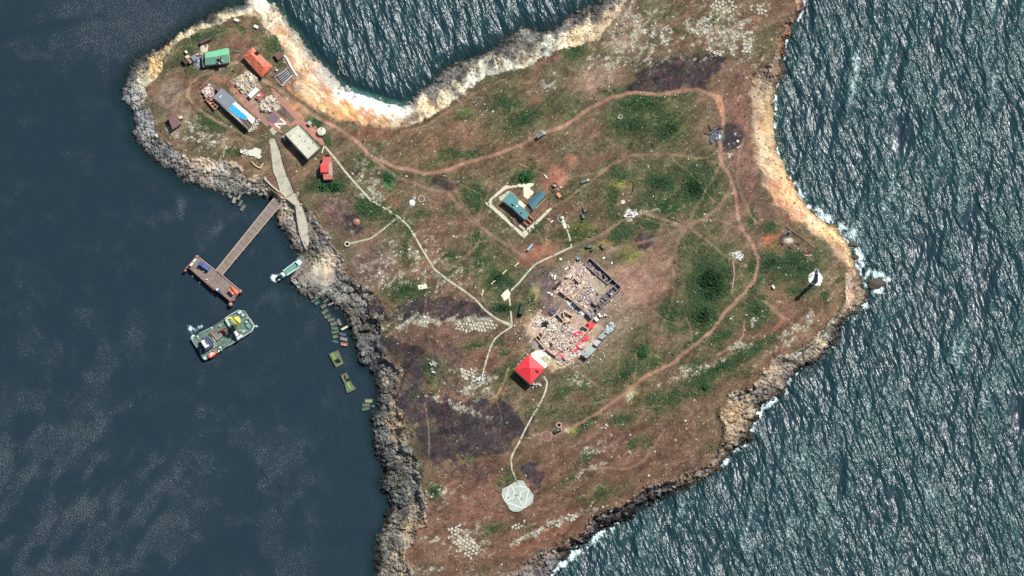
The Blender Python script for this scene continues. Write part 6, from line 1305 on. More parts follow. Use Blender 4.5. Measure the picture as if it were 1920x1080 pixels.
for a, b, lab in (((1091,400),(1095,409),'dark vehicle, lower of the two parked in scrub east of the compound'),((1094,389),(1098,397),'dark vehicle, upper of the two parked in scrub east of the compound'),((1126,458),(1133,465),'dark car north of the burnt block, apart from the other two'),((1098,463),(1110,461),'dark car parked across the yard north of the ruins'),((1108,470),(1115,462),'dark car standing nearest the burnt block')):
    truck('dark_car', lab, 'car', a, b, 1.9, float(H(*a)), ARMY, GREYGREEN, 1.4, 1.5, .35, group='dark cars east of the compound')
truck('teal_car', 'pale teal van beside the northern tip of the ruins', 'van', Ci((762,125))[0], Ci((815,118))[0], 2.0, float(H(*Ci((790,120))[0])), COOLROOF, TEAL, 1.8, 1.8, .3)
# trench covers
for k, (x, y) in enumerate(((969,496),(946,510),(925,529),(905,549))):
    z = float(H(x, y)); o = thing('trench_shelter', ['pale log trench shelter nearest the junction of the tracks','pale log trench shelter, second from the track junction','pale log trench shelter, third from the track junction','curved pale log trench shelter nearest the long concrete path'][k], 'shelter', x, y, z, 'pale log trench shelters')
    X, Y = W(x, y, z+.5); a = (.78, .8, .8, 1.25)[k]
    for j in range(4): MB().box((float(X)+(j-1.5)*1.1*math.cos(a), float(Y)+(j-1.5)*1.1*math.sin(a), z-.1), 1.05, .95, .75, a).build('log_bundle', WOOD, o)
    MB().box((float(X)-.8, float(Y)-.55, z-.1), 4.6, .5, .2, a).build('shadow_strip', BLACK, o)  # black strip painted as the logs' shadow on their lower-left side
# white pad with ring and small things left of the compound
o = thing('white_dome', 'white plastered mound with a black hatch in green grass', 'mound', 773, 380); zt_ = o.location[2]
p = W(772.5, 380, zt_+.8); V_, F_ = ico(2); np_mesh('mound_shell', V_*np.array([2.3, 2.7, 1.2])+np.array([float(p[0]), float(p[1]), zt_]), F_, WHITE, o, None, False)
p = W(777, 371.5, zt_+.8); MB().cyl((float(p[0]), float(p[1]), zt_-.1), .9, 1.1, 10).build('inlet', WHITE, o); MB().cyl((float(p[0]), float(p[1]), zt_+1), .5, .06, 8).build('hatch', BLACK, o)
def ringwall(name, lab, cat, x, y, r, wd, h, m, inner, n=18):
    o = thing(name, lab, cat, x, y); z = o.location[2]; p = W(x, y, z+h); b = MB()
    for k in range(n):
        a = 6.2832*k/n; b.box((float(p[0])+r*math.cos(a), float(p[1])+r*math.sin(a), z-.3), 6.2832*r/n*.96, wd, h+.3, a+math.pi/2)
    b.build('ring_wall', m, o); MB().cyl((float(p[0]), float(p[1]), z-.2), r-wd*.5, .3, 16).build('floor', inner, o); return o
ringwall('gun_ring', 'grey ring emplacement beside the white plastered mound', 'emplacement', 790, 373, 2.2, .8, .6, CONCG, PITSOIL)
ringwall('gun_ring', 'pale rimmed pit at the end of the branch path', 'emplacement', 651, 457.5, 1.6, .9, .7, mat('rosy_rim', (.60,.47,.38), .9), BLACK)
ringwall('gun_ring', 'stone ring emplacement in the pale soil below the long dirt track', 'emplacement', 1163, 219, 1.5, .6, .5, CONCG, mat('cream_pad', (0,0,0)))
ringwall('gun_ring', 'white rimmed pit left of the burnt rubble in the ruins', 'emplacement', 1006, 607, 1.6, .7, .6, TILECREAM, BLACK)
o = thing('brown_dome', 'brown dome shaped bunker beside a burnt patch', 'bunker', 668, 416); zt_ = o.location[2]; p = W(668, 416, zt_+1)
V_, F_ = ico(3); np_mesh('dome_shell', V_*np.array([2.9, 2.9, 1.9])+np.array([float(p[0]), float(p[1]), zt_]), F_, mat('brown_dome_concrete', (.32,.165,.10), .8, .15), o, None, True); MB().cyl((float(p[0])+.9, float(p[1])+.8, zt_+1.5), .5, .25, 10).build('hatch', TILECREAM, o)
ob = thing('stone_pad', 'cream stone platform with an orange tint in grass above the long path', 'platform', 792, 536); pad('slab', Z4((572,1018),(640,1010),(645,1042),(580,1052)), TILECREAM, .25, .8, ob); rubble(ob, Z4((590,950),(640,945),(645,1010),(600,1010)), 60, CREAM, .2, .7, .3)
o = thing('white_rubble_pad', 'white rubble pad at the end of the south-western path', 'rubble pad', 902, 712); rubble(o, Z6((90,790),(130,765),(160,800),(130,840),(60,850),(50,820)), 160, [(.68,.70,.64),(.4,.42,.4),(.72,.74,.7)], .25, .9, .4)
ob = thing('pale_cairn', 'pale rock and white slab in grass near the burnt western slope', 'cairn', 812, 680); rubble(ob, Z6((0,0),(1,0),(1,1)) if False else [(806,674),(812,676),(820,682),(818,690),(812,700),(808,690)], 50, [(.6,.58,.5),(.4,.4,.38)], .4, 1.4, .4)
ob2 = thing('white_rubble', 'bright white heap at the track fork east of the compound', 'heap', 1182, 401); rubble(ob2, [(1172,395),(1192,392),(1196,402),(1184,410),(1170,406)], 150, [(.78,.76,.7),(.6,.58,.5)], .3, 1.1, .5)
ob3 = thing('white_rubble', 'white heap at the right end of the green scrub below the track', 'heap', 1386, 481); rubble(ob3, [(1376,476),(1390,472),(1394,480),(1388,490),(1378,484)], 110, [(.8,.78,.72),(.5,.5,.42)], .3, 1.2, .6)
o = thing('round_slab', 'round cream slab in rubble near the track fork', 'slab', 1168, 379); p = W(1168, 379, o.location[2]); MB().cyl((float(p[0]), float(p[1]), o.location[2]-.2), 1.5, .6, 14).build('slab', TILECREAM, o); MB().cyl((float(p[0])-.2, float(p[1])+.2, o.location[2]+.4), .5, .3, 10).build('cap', CONCG, o)
wall_line('trench_line', 'curved dark trench in orange soil near the round cream slab', z3b if False else [(1177,366),(1185,363),(1188,344),(1184,340)], .8, .1, BLACK, 'trench', .3)
# bush
def shrub(lab, x, y, r, h, n=90):
    o = thing('bush', lab, 'bush', x, y); z = o.location[2]; X, Y = W(x, y, z)
    MB().cyl((float(X), float(Y), z-.3), .3, h*.6, 6, .15).build('trunk', DARKBROWN, o)
    a = RNG.rand(n)*6.28; d = np.sqrt(RNG.rand(n))*r; zz_ = z+h*(1-(d/r)**2)*(.4+.6*RNG.rand(n))
    s = .45+.5*RNG.rand(n); T = np.array([.03,.085,.03])*(.5+1.2*RNG.rand(n, 1))
    c = scatter('crown', PYV, PYF, np.stack([float(X)+d*np.cos(a), float(Y)+d*np.sin(a), zz_], -1), s, s, s, a, T, LEAF, o, .3, .7, None)
shrub('round dark green bush just above the pale compound', 985, 333, 5.0, 2.6, 170)
shrub('dark green bush below the red house', 630, 350, 4.0, 1.8, 110); shrub('green bush at the left of the two below the red house', 606, 350, 3.2, 1.6, 80)
shrub('light green bush on the slope right of the concrete path', 728, 333, 3.6, 1.5, 90)
shrub('dark solitary bush on the southern slope near the sandy cove', 1322, 725, 2.8, 1.6, 60); shrub('dark bush between the tracks south-east of the ruins', 1205, 664, 3.6, 2.0, 80)
shrub('dark bush left of the lighthouse pad', 1500, 500.5, 1.3, 1.4, 30)

# ================================================================== lighthouse, pads
o = thing('lighthouse_pad', 'white octagonal concrete pad round the foot of the lighthouse', 'pad', 1529, 522); zt_ = o.location[2]; p = W(1528.8, 522.5, zt_)
MB().cyl((float(p[0]), float(p[1]), zt_-.9), 5.4, 1.15, 8, ang=.2).build('pad_slab', mat('white_pad_concrete', (.80,.79,.70), .9, .08), o); MB().cyl((float(p[0])+2.6, float(p[1])-4.3, zt_-.5), 1.2, .72, 10).build('side_slab', mat('white_pad_concrete', (0,0,0)), o)
o = thing('lighthouse', 'tall slender blue grey lighthouse tower casting a long shadow to the lower left', 'lighthouse', 1529, 526, zt_+.25); p = W(1529.3, 526.5, zt_+.3); c_ = (float(p[0]), float(p[1])); z0 = zt_+.25
MB().cyl((*c_, z0), 2.0, 2.6, 8, 1.9, .4).build('base', TOWER, o)
MB().cyl((*c_, z0+2.6), 1.7, 17.6, 8, 1.1, .4).build('shaft', TOWER, o)
MB().cyl((*c_, z0+20.2), 1.75, .4, 12).build('gallery', PALEMETAL, o); MB().cyl((*c_, z0+20.6), .85, 1.8, 10).build('lantern', GLASS, o); MB().cyl((*c_, z0+22.4), 1.0, .9, 10, .1).build('cupola', TOWER, o)
for a in (0, 1.57, 3.14, 4.71): MB().bar((c_[0]+1.6*math.cos(a), c_[1]+1.6*math.sin(a), z0+20.6), (c_[0]+1.6*math.cos(a), c_[1]+1.6*math.sin(a), z0+23.4), .1, 4).build('antenna', PALEMETAL, o)
MB().box((c_[0], c_[1]-1.85, z0), 1.0, .3, 2.0, 0).build('door', DOORM, o)
for k in range(4): MB().box((c_[0], c_[1]-1.62+.12*k, z0+5+k*4), .6, .25, .9, 0).build('window', GLASS, o)
# helipad like octagon
o = thing('helipad', 'pale mint octagonal landing pad marked with white lines at the end of the southern path', 'landing pad', 970, 930); OC = Co((590,248),(735,250),(800,370),(968,580),(945,745),(900,795),(640,955),(520,955),(430,910),(350,760),(240,580),(262,440),(430,355))
zt_ = max(float(H(*q)) for q in OC)+.15
OCc = cen(OC); MB().px(OC, zt_, zt_-1.0).build('pad_rim', mat('pad_rim_concrete', (.36,.43,.34), .9, .12), o)
for k in range(len(OC)):
    a, b = OC[k], OC[(k+1) % len(OC)]; MB().px([lerp(OCc, a, .985), lerp(OCc, b, .985), lerp(OCc, b, .02), lerp(OCc, a, .02)] , zt_+.05, zt_-.1).build('pad_slab', PADM, o)
for a, b in (((470,385),(760,860)),((640,375),(800,408)),((345,725),(520,625)),((650,540),(835,435)),((415,400),(335,680)),((375,760),(725,860)),((850,470),(780,815)),((262,600),(345,745)),((845,420),(880,480)),((745,870),(800,840)),((430,375),(470,350)),((520,625),(510,560)),((510,560),(570,510)),((690,540),(665,620))):
    edge(*Co(a, b), zt_+.06, .42, .03, LINE, 'line_marking', o, zt_+.06)
for x, y, l in ((575,585,2.0),(605,575,1.2),(690,665,.8),(400,630,.7)):
    p = W(*Co((x, y))[0], zt_); MB().box((float(p[0]), float(p[1]), zt_+.1), l, .3, .25, -.9).build('fitting', BLACK, o)
# brick ladder of steps
o = thing('step_row', 'row of reddish brick bars like a ladder on the south-eastern slope', 'row of bars', *Ch((110,1015))[0])
for k in range(11):
    a = lerp(Ch((150,950))[0], Ch((40,1068))[0], k/10); b = (a[0]+5.2, a[1]+4.6); z = float(H(*a)); edge(a, b, z+.2, .45, .35, OB, 'brick_bar', o, z-.05)
# ================================================================== burnt helicopter and burnt launcher site
o = thing('helicopter_wreck', 'burnt out helicopter wreck of grey ash with dark rotor blades on the track', 'wreck', *Cp((560,430))[0]); zh = o.location[2]
rubble(o, Cp((380,300),(560,240),(660,330),(640,480),(560,540),(430,560),(370,460)), 200, [(.22,.25,.28),(.07,.08,.10),(.48,.52,.54),(.14,.16,.19)], .2, .8, .6)
for a, b in (((335,155),(412,315)),((250,358),(395,388)),((365,500),(415,605)),((500,250),(680,240))): edge(*Cp(a, b), zh+.9, .45, .2, BLACK, 'rotor_blade', o, zh+.7)
p = W(*Cp((580,340))[0], zh); MB().cyl((float(p[0]), float(p[1]), zh-.1), 1.3, .8, 10, .8).build('rotor_hub', ARMY, o)
MB().px(Cp((575,400),(610,400),(612,470),(585,480)), zh+.7, zh-.1).build('hull_fragment', WHITE, o)
q = Cp((1000,540))[0]; z = float(H(*q)); x, y = W(*q, z); tagp(MB().box((float(x), float(y), z-.1), 1.7, 1.7, .7, .8).build('crate', TILECREAM, None), 'pale square crate on the dark scorched ground', 'crate')
o = thing('debris_arc', 'arc of small white debris beyond the scorched ground', 'debris', *Cp((990,400))[0]); rubble(o, Cp((910,420),(960,340),(1040,360),(1070,410),(960,450)), 40, [(.7,.68,.62),(.2,.17,.16)], .25, .9, .3)
o2_ = thing('stone_row', 'broken row of pale stones curving below the scorched ground', 'stones', *Cp((950,740))[0]); rubble(o2_, Cp((760,830),(900,730),(1060,620),(1140,570),(1120,640),(960,760),(830,890),(780,900)), 90, [(.62,.52,.38),(.35,.24,.18),(.7,.62,.5)], .2, .8, .2)
o = thing('burnt_launcher', 'burnt vehicle remains on dark scorched ground near the eastern cliff', 'wreck', *Ch((200,150))[0]); zh = o.location[2]
rubble(o, Ch((165,130),(215,115),(225,150),(190,175),(160,160)), 70, [(.45,.45,.42),(.10,.10,.12),(.25,.25,.25)], .2, 1.0, .5)
MB().px(Ch((180,140),(205,128),(212,150),(190,162)), zh+1.3, zh).build('hull', BLACK, o); MB().px(Ch((198,120),(218,128),(222,140),(205,136)), zh+1.5, zh).build('turret', GREYGREEN, o)
for (x, y), an, lab in (((215,275),-.6,'brown crate below the cream patch of the scorched site'),((142,240),-.6,'dark brown crate at the left of the scorched site'),((298,240),-.6,'dark crate right of the cream patch of the scorched site'),((368,332),-.6,'dark red crate, left one of the pair near the eastern cliff'),((398,310),-.9,'dark red crate, right one of the pair near the eastern cliff'),((405,292),-.5,'small dark crate just above the pair near the eastern cliff')):
    q = Ch((x, y))[0]; z = float(H(*q)); X, Y = W(*q, z); tagp(MB().box((float(X), float(Y), z-.1), 2.6, 1.5, 1.0, an).build('wooden_crate', mat('dark_red_crate', (.14,.055,.05), .8, .2), None), lab, 'crate')
o = thing('debris_scatter', 'trail of reddish debris running from the scorched site toward the cliff', 'debris', *Ch((330,330))[0]); rubble(o, Ch((230,250),(300,270),(400,290),(430,360),(440,420),(380,420),(330,330)), 110, [(.45,.25,.2),(.2,.1,.09),(.6,.45,.36)], .2, .9, .2)
wall_line('earth_bank', 'long brown earth bank between the scorched site and the cliff', Ch((170,72),(240,120),(330,180),(400,240),(455,285)), 1.1, .7, PITSOIL, 'bank', .5)
wall_line('earth_bank', 'low dark bank east of the overgrown hollow', Ch((-240,380),(-232,440),(-240,500)) if False else [(1374,492),(1377,515),(1373,540)], .8, .5, mat('pinkish_bank', (.38,.25,.2), .95), 'bank', .5)
o = thing('small_white_hut', 'small white roofed hut lying in grass left of the lighthouse shadow', 'hut', *Ch((50,655))[0]); z = o.location[2]; MB().px(Ch((38,648),(52,640),(68,665),(54,676)), z+1.4, z-.1).build('wall', WHITE, o); MB().px(Ch((36,646),(52,637),(70,665),(54,679)), z+1.55, z+1.4).build('roof', WHITE, o)
# gun position in the south
o = thing('camouflaged_vehicle', 'dark vehicle in the bare dugout south of the ruins', 'vehicle', 1045, 807); z = o.location[2]; p = W(1045, 807, z+1.2)
MB().box((float(p[0]), float(p[1]), z), 5.2, 2.4, 1.5, .4).build('hull', ARMY, o); MB().box((float(p[0])+.4, float(p[1]), z+1.5), 1.8, 1.4, .6, .4).build('turret', GREYGREEN, o)
ringwall('dugout', 'pink earth walled dugout above the dark vehicle', 'dugout', 1048, 797, 1.7, .9, .8, mat('pink_earth', (.52,.34,.28), .95), BLACK)
ringwall('track_loop', 'faint pink circular bank below the dark vehicle', 'earth ring', 1025, 818, 3.6, .5, .15, mat('pinkish_bank', (0,0,0)), PITSOIL, 24)

# ================================================================== the ruined settlement
rn = thing('burnt_block', 'burnt roofless block round a courtyard, its cell walls black and grey', 'ruin', *Ci((1150,560))[0])
def walls(root, cv, segs, m, h=2.6, wd=.55, nm='wall'):
    for a, b in segs:
        A_, B_ = cv(a, b); k = max(1, int(math.dist(A_, B_)*S/4.5))
        for i in range(k):
            hh = h*random.choice((1, 1, .95, .8, .6, .35)) if k > 1 else h
            if k > 3 and random.random() < .10: continue
            p_, q_ = lerp(A_, B_, i/k), lerp(A_, B_, (i+1)/k); z = (float(H(*p_))+float(H(*q_)))/2; edge(p_, q_, z+hh, wd*random.uniform(.85, 1.15), hh+.6, m, nm, root, z-.6)
GREYW = mat('ashen_wall', (.30,.25,.24), .95, .25, 1.2, .2, .2, 0, (.15,.11,.12), .6)
walls(rn, Ci, [((870,200),(965,110)),((965,110),(1318,438)),((870,200),(1235,518)),((1235,518),(1310,440)),((1318,440),(1452,568)),((1452,568),(1320,700)),((1320,700),(1200,820)),((1200,820),(985,1052)),((1300,580),(1140,730)),((1090,800),(1060,850)),((900,960),(990,1052))], GREYW, 3.0, .6)
walls(rn, Ci, [((1225,640),(1300,705)),((1150,720),(1232,782)),((1330,560),(1400,640)),((1380,520),(1330,575)),((1075,835),(1150,890)),((1040,890),(1080,950)),((1175,350),(1200,420)),((980,800),(1060,860))], CHAR, 2.4, .45)
walls(rn, Ci, [((690,790),(830,915)),((835,920),(985,1055))], CHAR, 2.8, .6)
rubble(rn, Ci((880,205),(960,125),(1310,440),(1235,510)), 800, DARK+[(.42,.32,.28),(.5,.4,.36)], .2, 1.1, .5)
rubble(rn, Ci((1310,450),(1440,570),(1190,810),(985,1040),(905,960),(1100,800),(1150,720),(1290,575)), 900, DARK+[(.36,.30,.34),(.5,.46,.44),(.24,.2,.27)], .2, 1.4, .5)
rb = thing('brick_ruin', 'collapsed pink brick building filling the left half of the ruined courtyard', 'ruin', *Ci((720,540))[0])
walls(rb, Ci, [((490,620),(590,700)),((600,705),(680,765)),((680,765),(790,640)),((790,640),(890,520)),((575,560),(690,440)),((690,440),(720,350)),((720,420),(800,500)),((590,420),(640,410)),((600,380),(600,420))], BRICK, 2.6, .55)
rubble(rb, Ci((450,600),(560,430),(720,220),(880,240),(1010,450),(880,560),(690,760)), 1900, PINK, .2, .95, .6)
rubble(rb, Ci((700,780),(880,560),(1000,560),(1060,700),(960,900),(860,920)), 450, PINK+CREAM, .2, 1.0, .3)
X, Y = inpoly_pts(Ci((560,440),(740,250),(860,260),(980,450),(870,560),(640,620)), 26)
for i in range(26):
    z = float(H(X[i], Y[i]))+.7; x, y = W(X[i], Y[i], z); MB().box((float(x), float(y), z), random.uniform(2, 4.5), .35, .25, random.choice((-.75, .8))+random.gauss(0, .25), random.uniform(-.1, .1)).build('beam', (WOOD, BRICK, TILECREAM)[i % 3], rb)
heap('dark earth mound with charred brush at the left edge of the ruins', Ci((380,590),(420,560),(500,470),(530,480),(440,600),(400,615)), 160, [(.10,.045,.05),(.06,.035,.04),(.16,.09,.08)], 0, 0, WOOD, 'charred_mound', 'mound', 1.0)
heap('grey charred timbers between the two ruins', Ci((330,960),(380,890),(450,880),(440,960),(360,1020)), 200, [(.16,.13,.17),(.09,.07,.09),(.28,.23,.25)], 6, .9, CHAR, 'charred_timber', 'debris', .9, 3)
for (x, y), l, wd, a, lab in (((508,135),1.6,1.6,0,'white crate alone on the purple yard nearest the long path'),((600,280),3.0,1.0,.7,'long white slab at the upper edge of the brick ruin'),((380,390),1.2,1.6,0,'small white slab on the purple yard, left of a taller one'),((420,420),1.2,3.0,-.1,'tall white slab on the purple yard beside a smaller one'),((325,658),2.4,1.0,-.1,'flat white slab left of the brick ruin'),((372,685),1.6,1.6,0,'white stone just below the flat white slab'),((1305,195),1.0,1.8,0,'white stone in scrub right of the burnt block'),((1180,115),1.8,1.2,.6,'white stone above the burnt block')):
    q = Ci((x, y))[0]; z = float(H(*q)); X_, Y_ = W(*q, z); tagp(MB().box((float(X_), float(Y_), z-.1), l, wd, .6, a).build('stone_slab', WHITE, None), lab, 'slab')
# southern ruin
rs = thing('southern_ruin', 'collapsed cream and pink building with long standing walls above the red pyramid roof', 'ruin', *Cj((620,330))[0])
walls(rs, Cj, [((385,380),(510,522)),((385,380),(465,292)),((510,522),(640,345)),((640,345),(775,160)),((610,112),(680,58)),((680,58),(765,150)),((765,20),(770,95)),((775,25),(895,90)),((895,95),(855,160)),((780,160),(800,180)),((595,430),(630,470)),((420,345),(460,390)),((455,300),(490,340))], BRICK, 2.8, .6)
walls(rs, Cj, [((525,528),(590,585)),((590,585),(668,632)),((668,612),(722,565)),((755,640),(800,690))], mat('red_streaked_wall', (.52,.24,.19), .9, .3), 2.0, .55)
walls(rs, Cj, [((868,530),(990,400)),((990,400),(1108,272)),((1020,218),(1110,272)),((640,380),(690,330))], BRICK, 3.0, .65)
rubble(rs, Cj((400,370),(470,290),(620,330),(520,500)), 420, PINK+CREAM+[(.55,.5,.25)], .2, 1.1, .5)
rubble(rs, Cj((390,100),(600,130),(680,80),(760,160),(640,300),(480,280),(400,200)), 900, CREAM+[(.74,.7,.6)]*3, .2, 1.1, .7)
rubble(rs, Cj((640,340),(780,190),(1000,240),(1080,290),(880,510),(740,580),(620,540),(540,480)), 1800, PINK+CREAM, .2, .9, .6)
rubble(rs, Cj((760,10),(900,80),(880,180),(790,170)), 300, [(.62,.42,.28),(.5,.28,.18),(.7,.6,.45)], .2, 1.0, .4)
rubble(rs, Cj((540,540),(700,650),(860,560),(960,620),(800,740),(720,760),(640,650)), 700, PINK+CREAM, .2, 1.0, .3)
rubble(rs, Cj((620,0),(740,0),(760,100),(600,100)), 240, DARK+PINK, .2, 1.0, .3)
sp_ = thing('rubble_spread', 'thin spread of pale dust and chips strewn round both ruins', 'rubble', 1075, 590)
for c0_, rx_, ry_, n_ in ((Ci((700,500))[0], 30, 30, 500), (Cj((560,300))[0], 45, 38, 800), (Cj((1000,560))[0], 34, 26, 400), (Ci((1200,760))[0], 26, 26, 300)):
    pts_ = [(c0_[0]+rx_*1.6*math.cos(a), c0_[1]+ry_*1.4*math.sin(a)) for a in np.arange(0, 6.28, .5)]
    rubble(sp_, pts_, n_, PINK+CREAM+[(.4,.36,.32)], .15, .8, .1)
o = thing('red_roof_remnant', 'surviving patch of bright red roof at the right end of the southern ruin', 'roof remnant', *Cj((1120,220))[0]); z = o.location[2]
pq = wpts(Cj((1045,215),(1128,165),(1200,188),(1165,240),(1122,268)), z+3.2); MB().poly([(x, y, z+2.6-.25*k) for k, (x, y) in enumerate(pq)], [(x, y, z+3.3-.25*k) for k, (x, y) in enumerate(pq)]).build('roof_sheet', REDROOF, o); MB().prism(inset(pq, .5), z-.3, z+2.0).build('wall', BRICK, o)
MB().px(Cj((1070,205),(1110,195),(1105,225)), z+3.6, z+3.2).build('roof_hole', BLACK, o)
o = thing('red_roof_debris', 'fallen sheets of red roofing scattered along the long wall of the southern ruin', 'debris', *Cj((1000,400))[0])
for reg, n_ in ((((905,340),(960,300),(1030,310),(960,370)), 14), (((1010,420),(1060,345),(1110,365),(1080,430),(1030,470)), 20), (((870,560),(960,470),(990,500),(900,590)), 12), (((690,620),(750,600),(760,650),(710,690)), 8), (((500,820),(560,830),(540,900)), 0)):
    if not n_: continue
    X, Y = inpoly_pts(Cj(*reg), n_)
    for i in range(n_):
        z = float(H(X[i], Y[i]))+.5+.4*random.random(); x, y = W(X[i], Y[i], z); MB().box((float(x), float(y), z), random.uniform(1.0, 2.8), random.uniform(.7, 1.6), .1, .8+random.gauss(0, .4), random.uniform(-.2, .2)).build('roof_sheet', (REDROOF, REDROOF, mat('rosy_sheet', (.62,.28,.25), .8))[i % 3], o)
for root_, reg, n_ in ((rb, Ci((450,600),(560,430),(720,220),(880,240),(1010,450),(880,560),(690,760)), 34), (rs, Cj((640,340),(780,190),(1000,240),(1080,290),(880,510),(740,580),(620,540),(540,480)), 34), (rs, Cj((400,120),(600,130),(680,180),(500,270)), 14), (rn, Ci((700,790),(900,600),(1100,560),(1150,700),(960,900)), 14), (rn, Ci((1310,450),(1440,570),(1190,810),(985,1040),(905,960),(1100,800)), 22)):
    X, Y = inpoly_pts(reg, n_)
    for i in range(n_):
        z = float(H(X[i], Y[i]))+.4; x, y = W(X[i], Y[i], z); MB().box((float(x), float(y), z), random.uniform(1.6, 3.6), random.uniform(1.0, 2.4), .22, random.choice((.72, -.8))+random.gauss(0, .3), random.uniform(-.25, .25)).build('fallen_slab', (CONCG, BLOCKP, GREYW, CHAR)[i % 4] if root_ is rn else (BRICK, TILECREAM, mat('dusty_pink_slab', (.50,.36,.30), .9, .2), CHAR, BRICK)[i % 5], root_)
# bright paved yard
o_ = drape('pavement', Cj((322,600),(390,560),(470,538),(520,545),(600,640),(545,765),(520,792),(440,735),(340,625)), mat('bright_cream_paving', (.86,.82,.66), .9, .1, .8, .05, .2, 0, (.66,.58,.42), .35), .08, None, 1.2)
yt = thing('tiled_terrace', 'yellowish tiled terrace beside the bright paved yard', 'terrace', *Cj((545,690))[0])
for i in range(6):
    for j in range(4):
        f_ = lambda u, v: lerp(lerp(Cj((455,655))[0], Cj((560,775))[0], u), lerp(Cj((530,620))[0], Cj((612,700))[0], u), v)
        z = float(H(*f_(.5, .5)))+.3; MB().px([f_((i+.04)/6, (j+.04)/4), f_((i+.96)/6, (j+.04)/4), f_((i+.96)/6, (j+.96)/4), f_((i+.04)/6, (j+.96)/4)], z, z-.5).build('tile', (TILEYEL, TILECREAM, mat('pink_tile', (.60,.42,.34), .9))[(i*7+j*3) % 3 if (i+j) % 3 == 0 else 0], yt)
# red pyramid roof
r, P, zg = ridge_house('red_pyramid_house', 'square house with a bright red pyramid roof at the southern end of the ruins', 'house', Cj((100,812),(298,608),(522,800),(322,1012)), 5.6, 2.6, WALLM, REDROOF, hip=.499)
MB().px(Cj((375,820),(400,812),(440,830),(430,850),(405,845)), zg+7.05, zg+6.2).build('roof_hole', mat('hole_shade_red', (.22,.02,.03), .8), r)  # shade inside the roof hole, painted as a dark red patch
for (e0, e1), pk in ((((100,812),(298,608)), 9), (((298,608),(522,800)), 9), (((522,800),(322,1012)), 9), (((322,1012),(100,812)), 9)):
    a_, b_ = wpts(Cj(e0, e1), zg+5.65); ce = cen(P)
    for i in range(1, pk):
        t_ = i/pk; m_ = lerp(a_, b_, t_); kk = 1-2*abs(t_-.5); mid = lerp(a_, b_, .5); up_ = (m_[0]+(ce[0]-mid[0])*kk*.97, m_[1]+(ce[1]-mid[1])*kk*.97)
        MB().bar((*m_, zg+5.72), (*up_, zg+5.72+2.5*kk), .055).build('roof_seam', mat('dark_red_seam', (.50, .03, .04), .6, .1), r)
for k in range(7):
    q = lerp(Cj((160,745))[0], Cj((290,612))[0], k/6); p = W(*q, zg+5.6); MB().box((float(p[0])-.3, float(p[1])+.2, zg+5.3), .8, .5, .35, .8).build('eave_gutter', BROWN if k % 2 else WHITE, r)
edge(*Cj((330,625),(515,790)), zg+.6, .8, .8, TILECREAM, 'terrace_wall', r, zg-.2)
heap('white rubble under the lower corner of the red pyramid roofed house', Cj((335,1020),(380,990),(450,1010),(445,1060),(360,1065)), 90, [(.6,.58,.5),(.3,.28,.24)], 3, .2, TILECREAM, 'rubble_heap', 'rubble', .8, 3)
# row of grey houses
r, P, zg = flat_house('grey_roofed_house', 'pale grey roofed house with round roof holes at the lower end of the row', 'house', Cj((1002,608),(1125,480),(1160,510),(1212,535),(1170,580),(1080,660)), 3.6, WALLM, PALEROOF, .1)
for x, y in ((1045,625),(1082,615),(1050,575)): p = W(*Cj((x, y))[0], zg+3.6); MB().cyl((float(p[0]), float(p[1]), zg+3.6), .45, .08, 9).build('roof_hole', BLACK, r)
heap('white plaster rubble left of the grey roofed house', Cj((935,560),(1040,440),(1060,470),(1000,620),(950,615)), 260, [(.78,.74,.68),(.6,.5,.45),(.45,.2,.18)], 3, .8, WHITETARP, 'rubble_heap', 'rubble', 1.2, 3)
flat_house('pale_roofed_house', 'bluish white roofed house in the middle of the row', 'house', Cj((1165,458),(1215,405),(1278,430),(1215,500)), 3.0, WALLM, COOLROOF, .1)
flat_house('grey_roofed_house', 'plain grey roofed house next to the heap of pale sheets', 'house', Cj((1228,378),(1295,312),(1352,360),(1290,405)), 3.0, WALLM, mat('flat_grey_roof', (.32,.37,.34), .9, .15), .1)
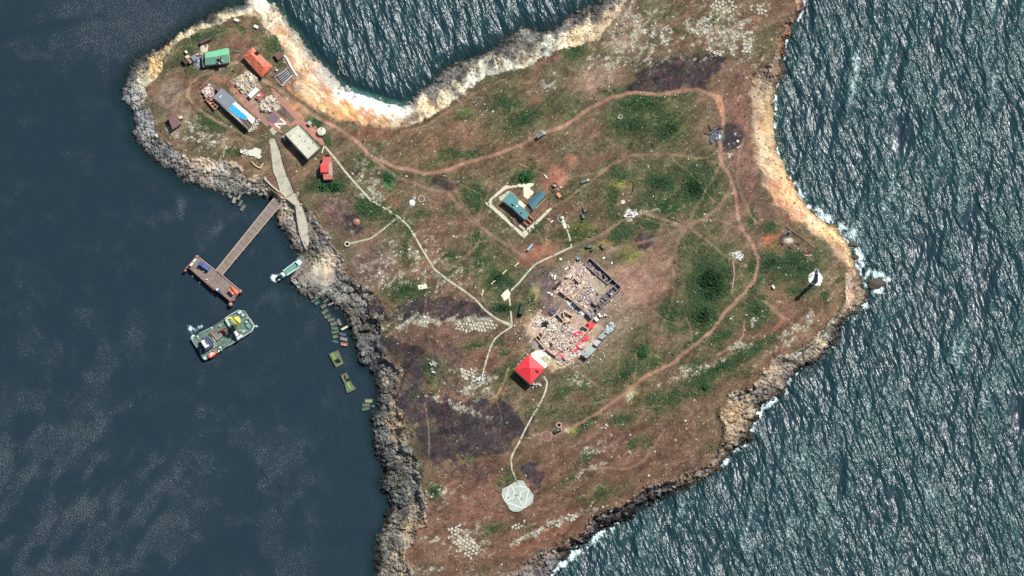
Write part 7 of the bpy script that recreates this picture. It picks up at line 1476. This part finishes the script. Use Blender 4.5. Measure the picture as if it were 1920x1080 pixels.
heap('heap of pale blue green roofing sheets at the upper end of the row', Cj((1310,310),(1370,210),(1420,170),(1470,230),(1400,320),(1350,340)), 240, [(.42,.52,.48),(.62,.68,.62),(.25,.3,.28)], 22, .7, COOLROOF, 'sheet_heap', 'heap', 1.2, 2.5)
flat_house('white_roofed_shed', 'white roofed shed touching the red roof remnant', 'shed', Cj((1175,118),(1212,98),(1248,142),(1215,168)), 2.4, WALLM, WHITE, .06, openings=False)
flat_house('white_roofed_shed', 'small white roofed shed below the burnt block corner', 'shed', Cj((1230,62),(1255,50),(1285,95),(1258,112)), 2.4, CHAR, WHITE, .06, openings=False)
heap('dark charred heap beside the small white roofed shed', Cj((1255,50),(1320,60),(1350,90),(1300,120)), 150, DARK+PINK, 2, .6, CHAR, 'rubble_heap', 'rubble', .9, 2)
o = thing('white_wall_ruin', 'fallen white wall pieces along the lower left side of the burnt block', 'ruin', *Ci((740,900))[0])
for a, b in (((620,810),(660,850)),((670,830),(740,880)),((800,940),(890,1000)),((640,800),(600,780))): q = Ci(a, b); z = float(H(*q[0])); edge(*q, z+.5, 1.4, .6, WHITETARP, 'wall_fragment', o, z-.1)
rubble(o, Ci((560,760),(660,800),(900,1010),(860,1030),(640,870)), 240, [(.7,.68,.66),(.3,.3,.3),(.5,.45,.42)], .2, 1.0, .3)
heap('black burnt pit ringed by cream rubble at the left edge of the southern ruin', Cj((470,190),(520,165),(570,200),(540,240),(480,235)), 60, [(.02,.02,.025)], 0, 0, WOOD, 'burnt_pit', 'pit', 2.2)
# islet rock off the lighthouse point
for (x, y), r_, lab in (((1641,533), 5.0, 'largest brown rock islet in the surf off the lighthouse point'), ((1655,531), 2.6, 'smaller brown rock beside the largest islet'), ((1604,482), 2.4, 'dark rock in the surf north of the lighthouse point'), ((1598,458), 2.8, 'dark rock under the orange cliff in the surf')):
    X_, Y_ = W(x, y, .3); v, f = ico(3); d_ = 1+.5*(fbm(v[:, 0]*2+x, v[:, 1]*2+v[:, 2]*2, 1.0, 4, 4)-.5)*2; v = v*d_[:, None]*np.array([r_, r_*.75, r_*.28])+np.array([float(X_), float(Y_), .2])
    tagp(np_mesh('rock_islet', v, f, mat('brown_wet_rock', (.085,.068,.05), .8, .4, .8, .4), None), lab, 'rock')
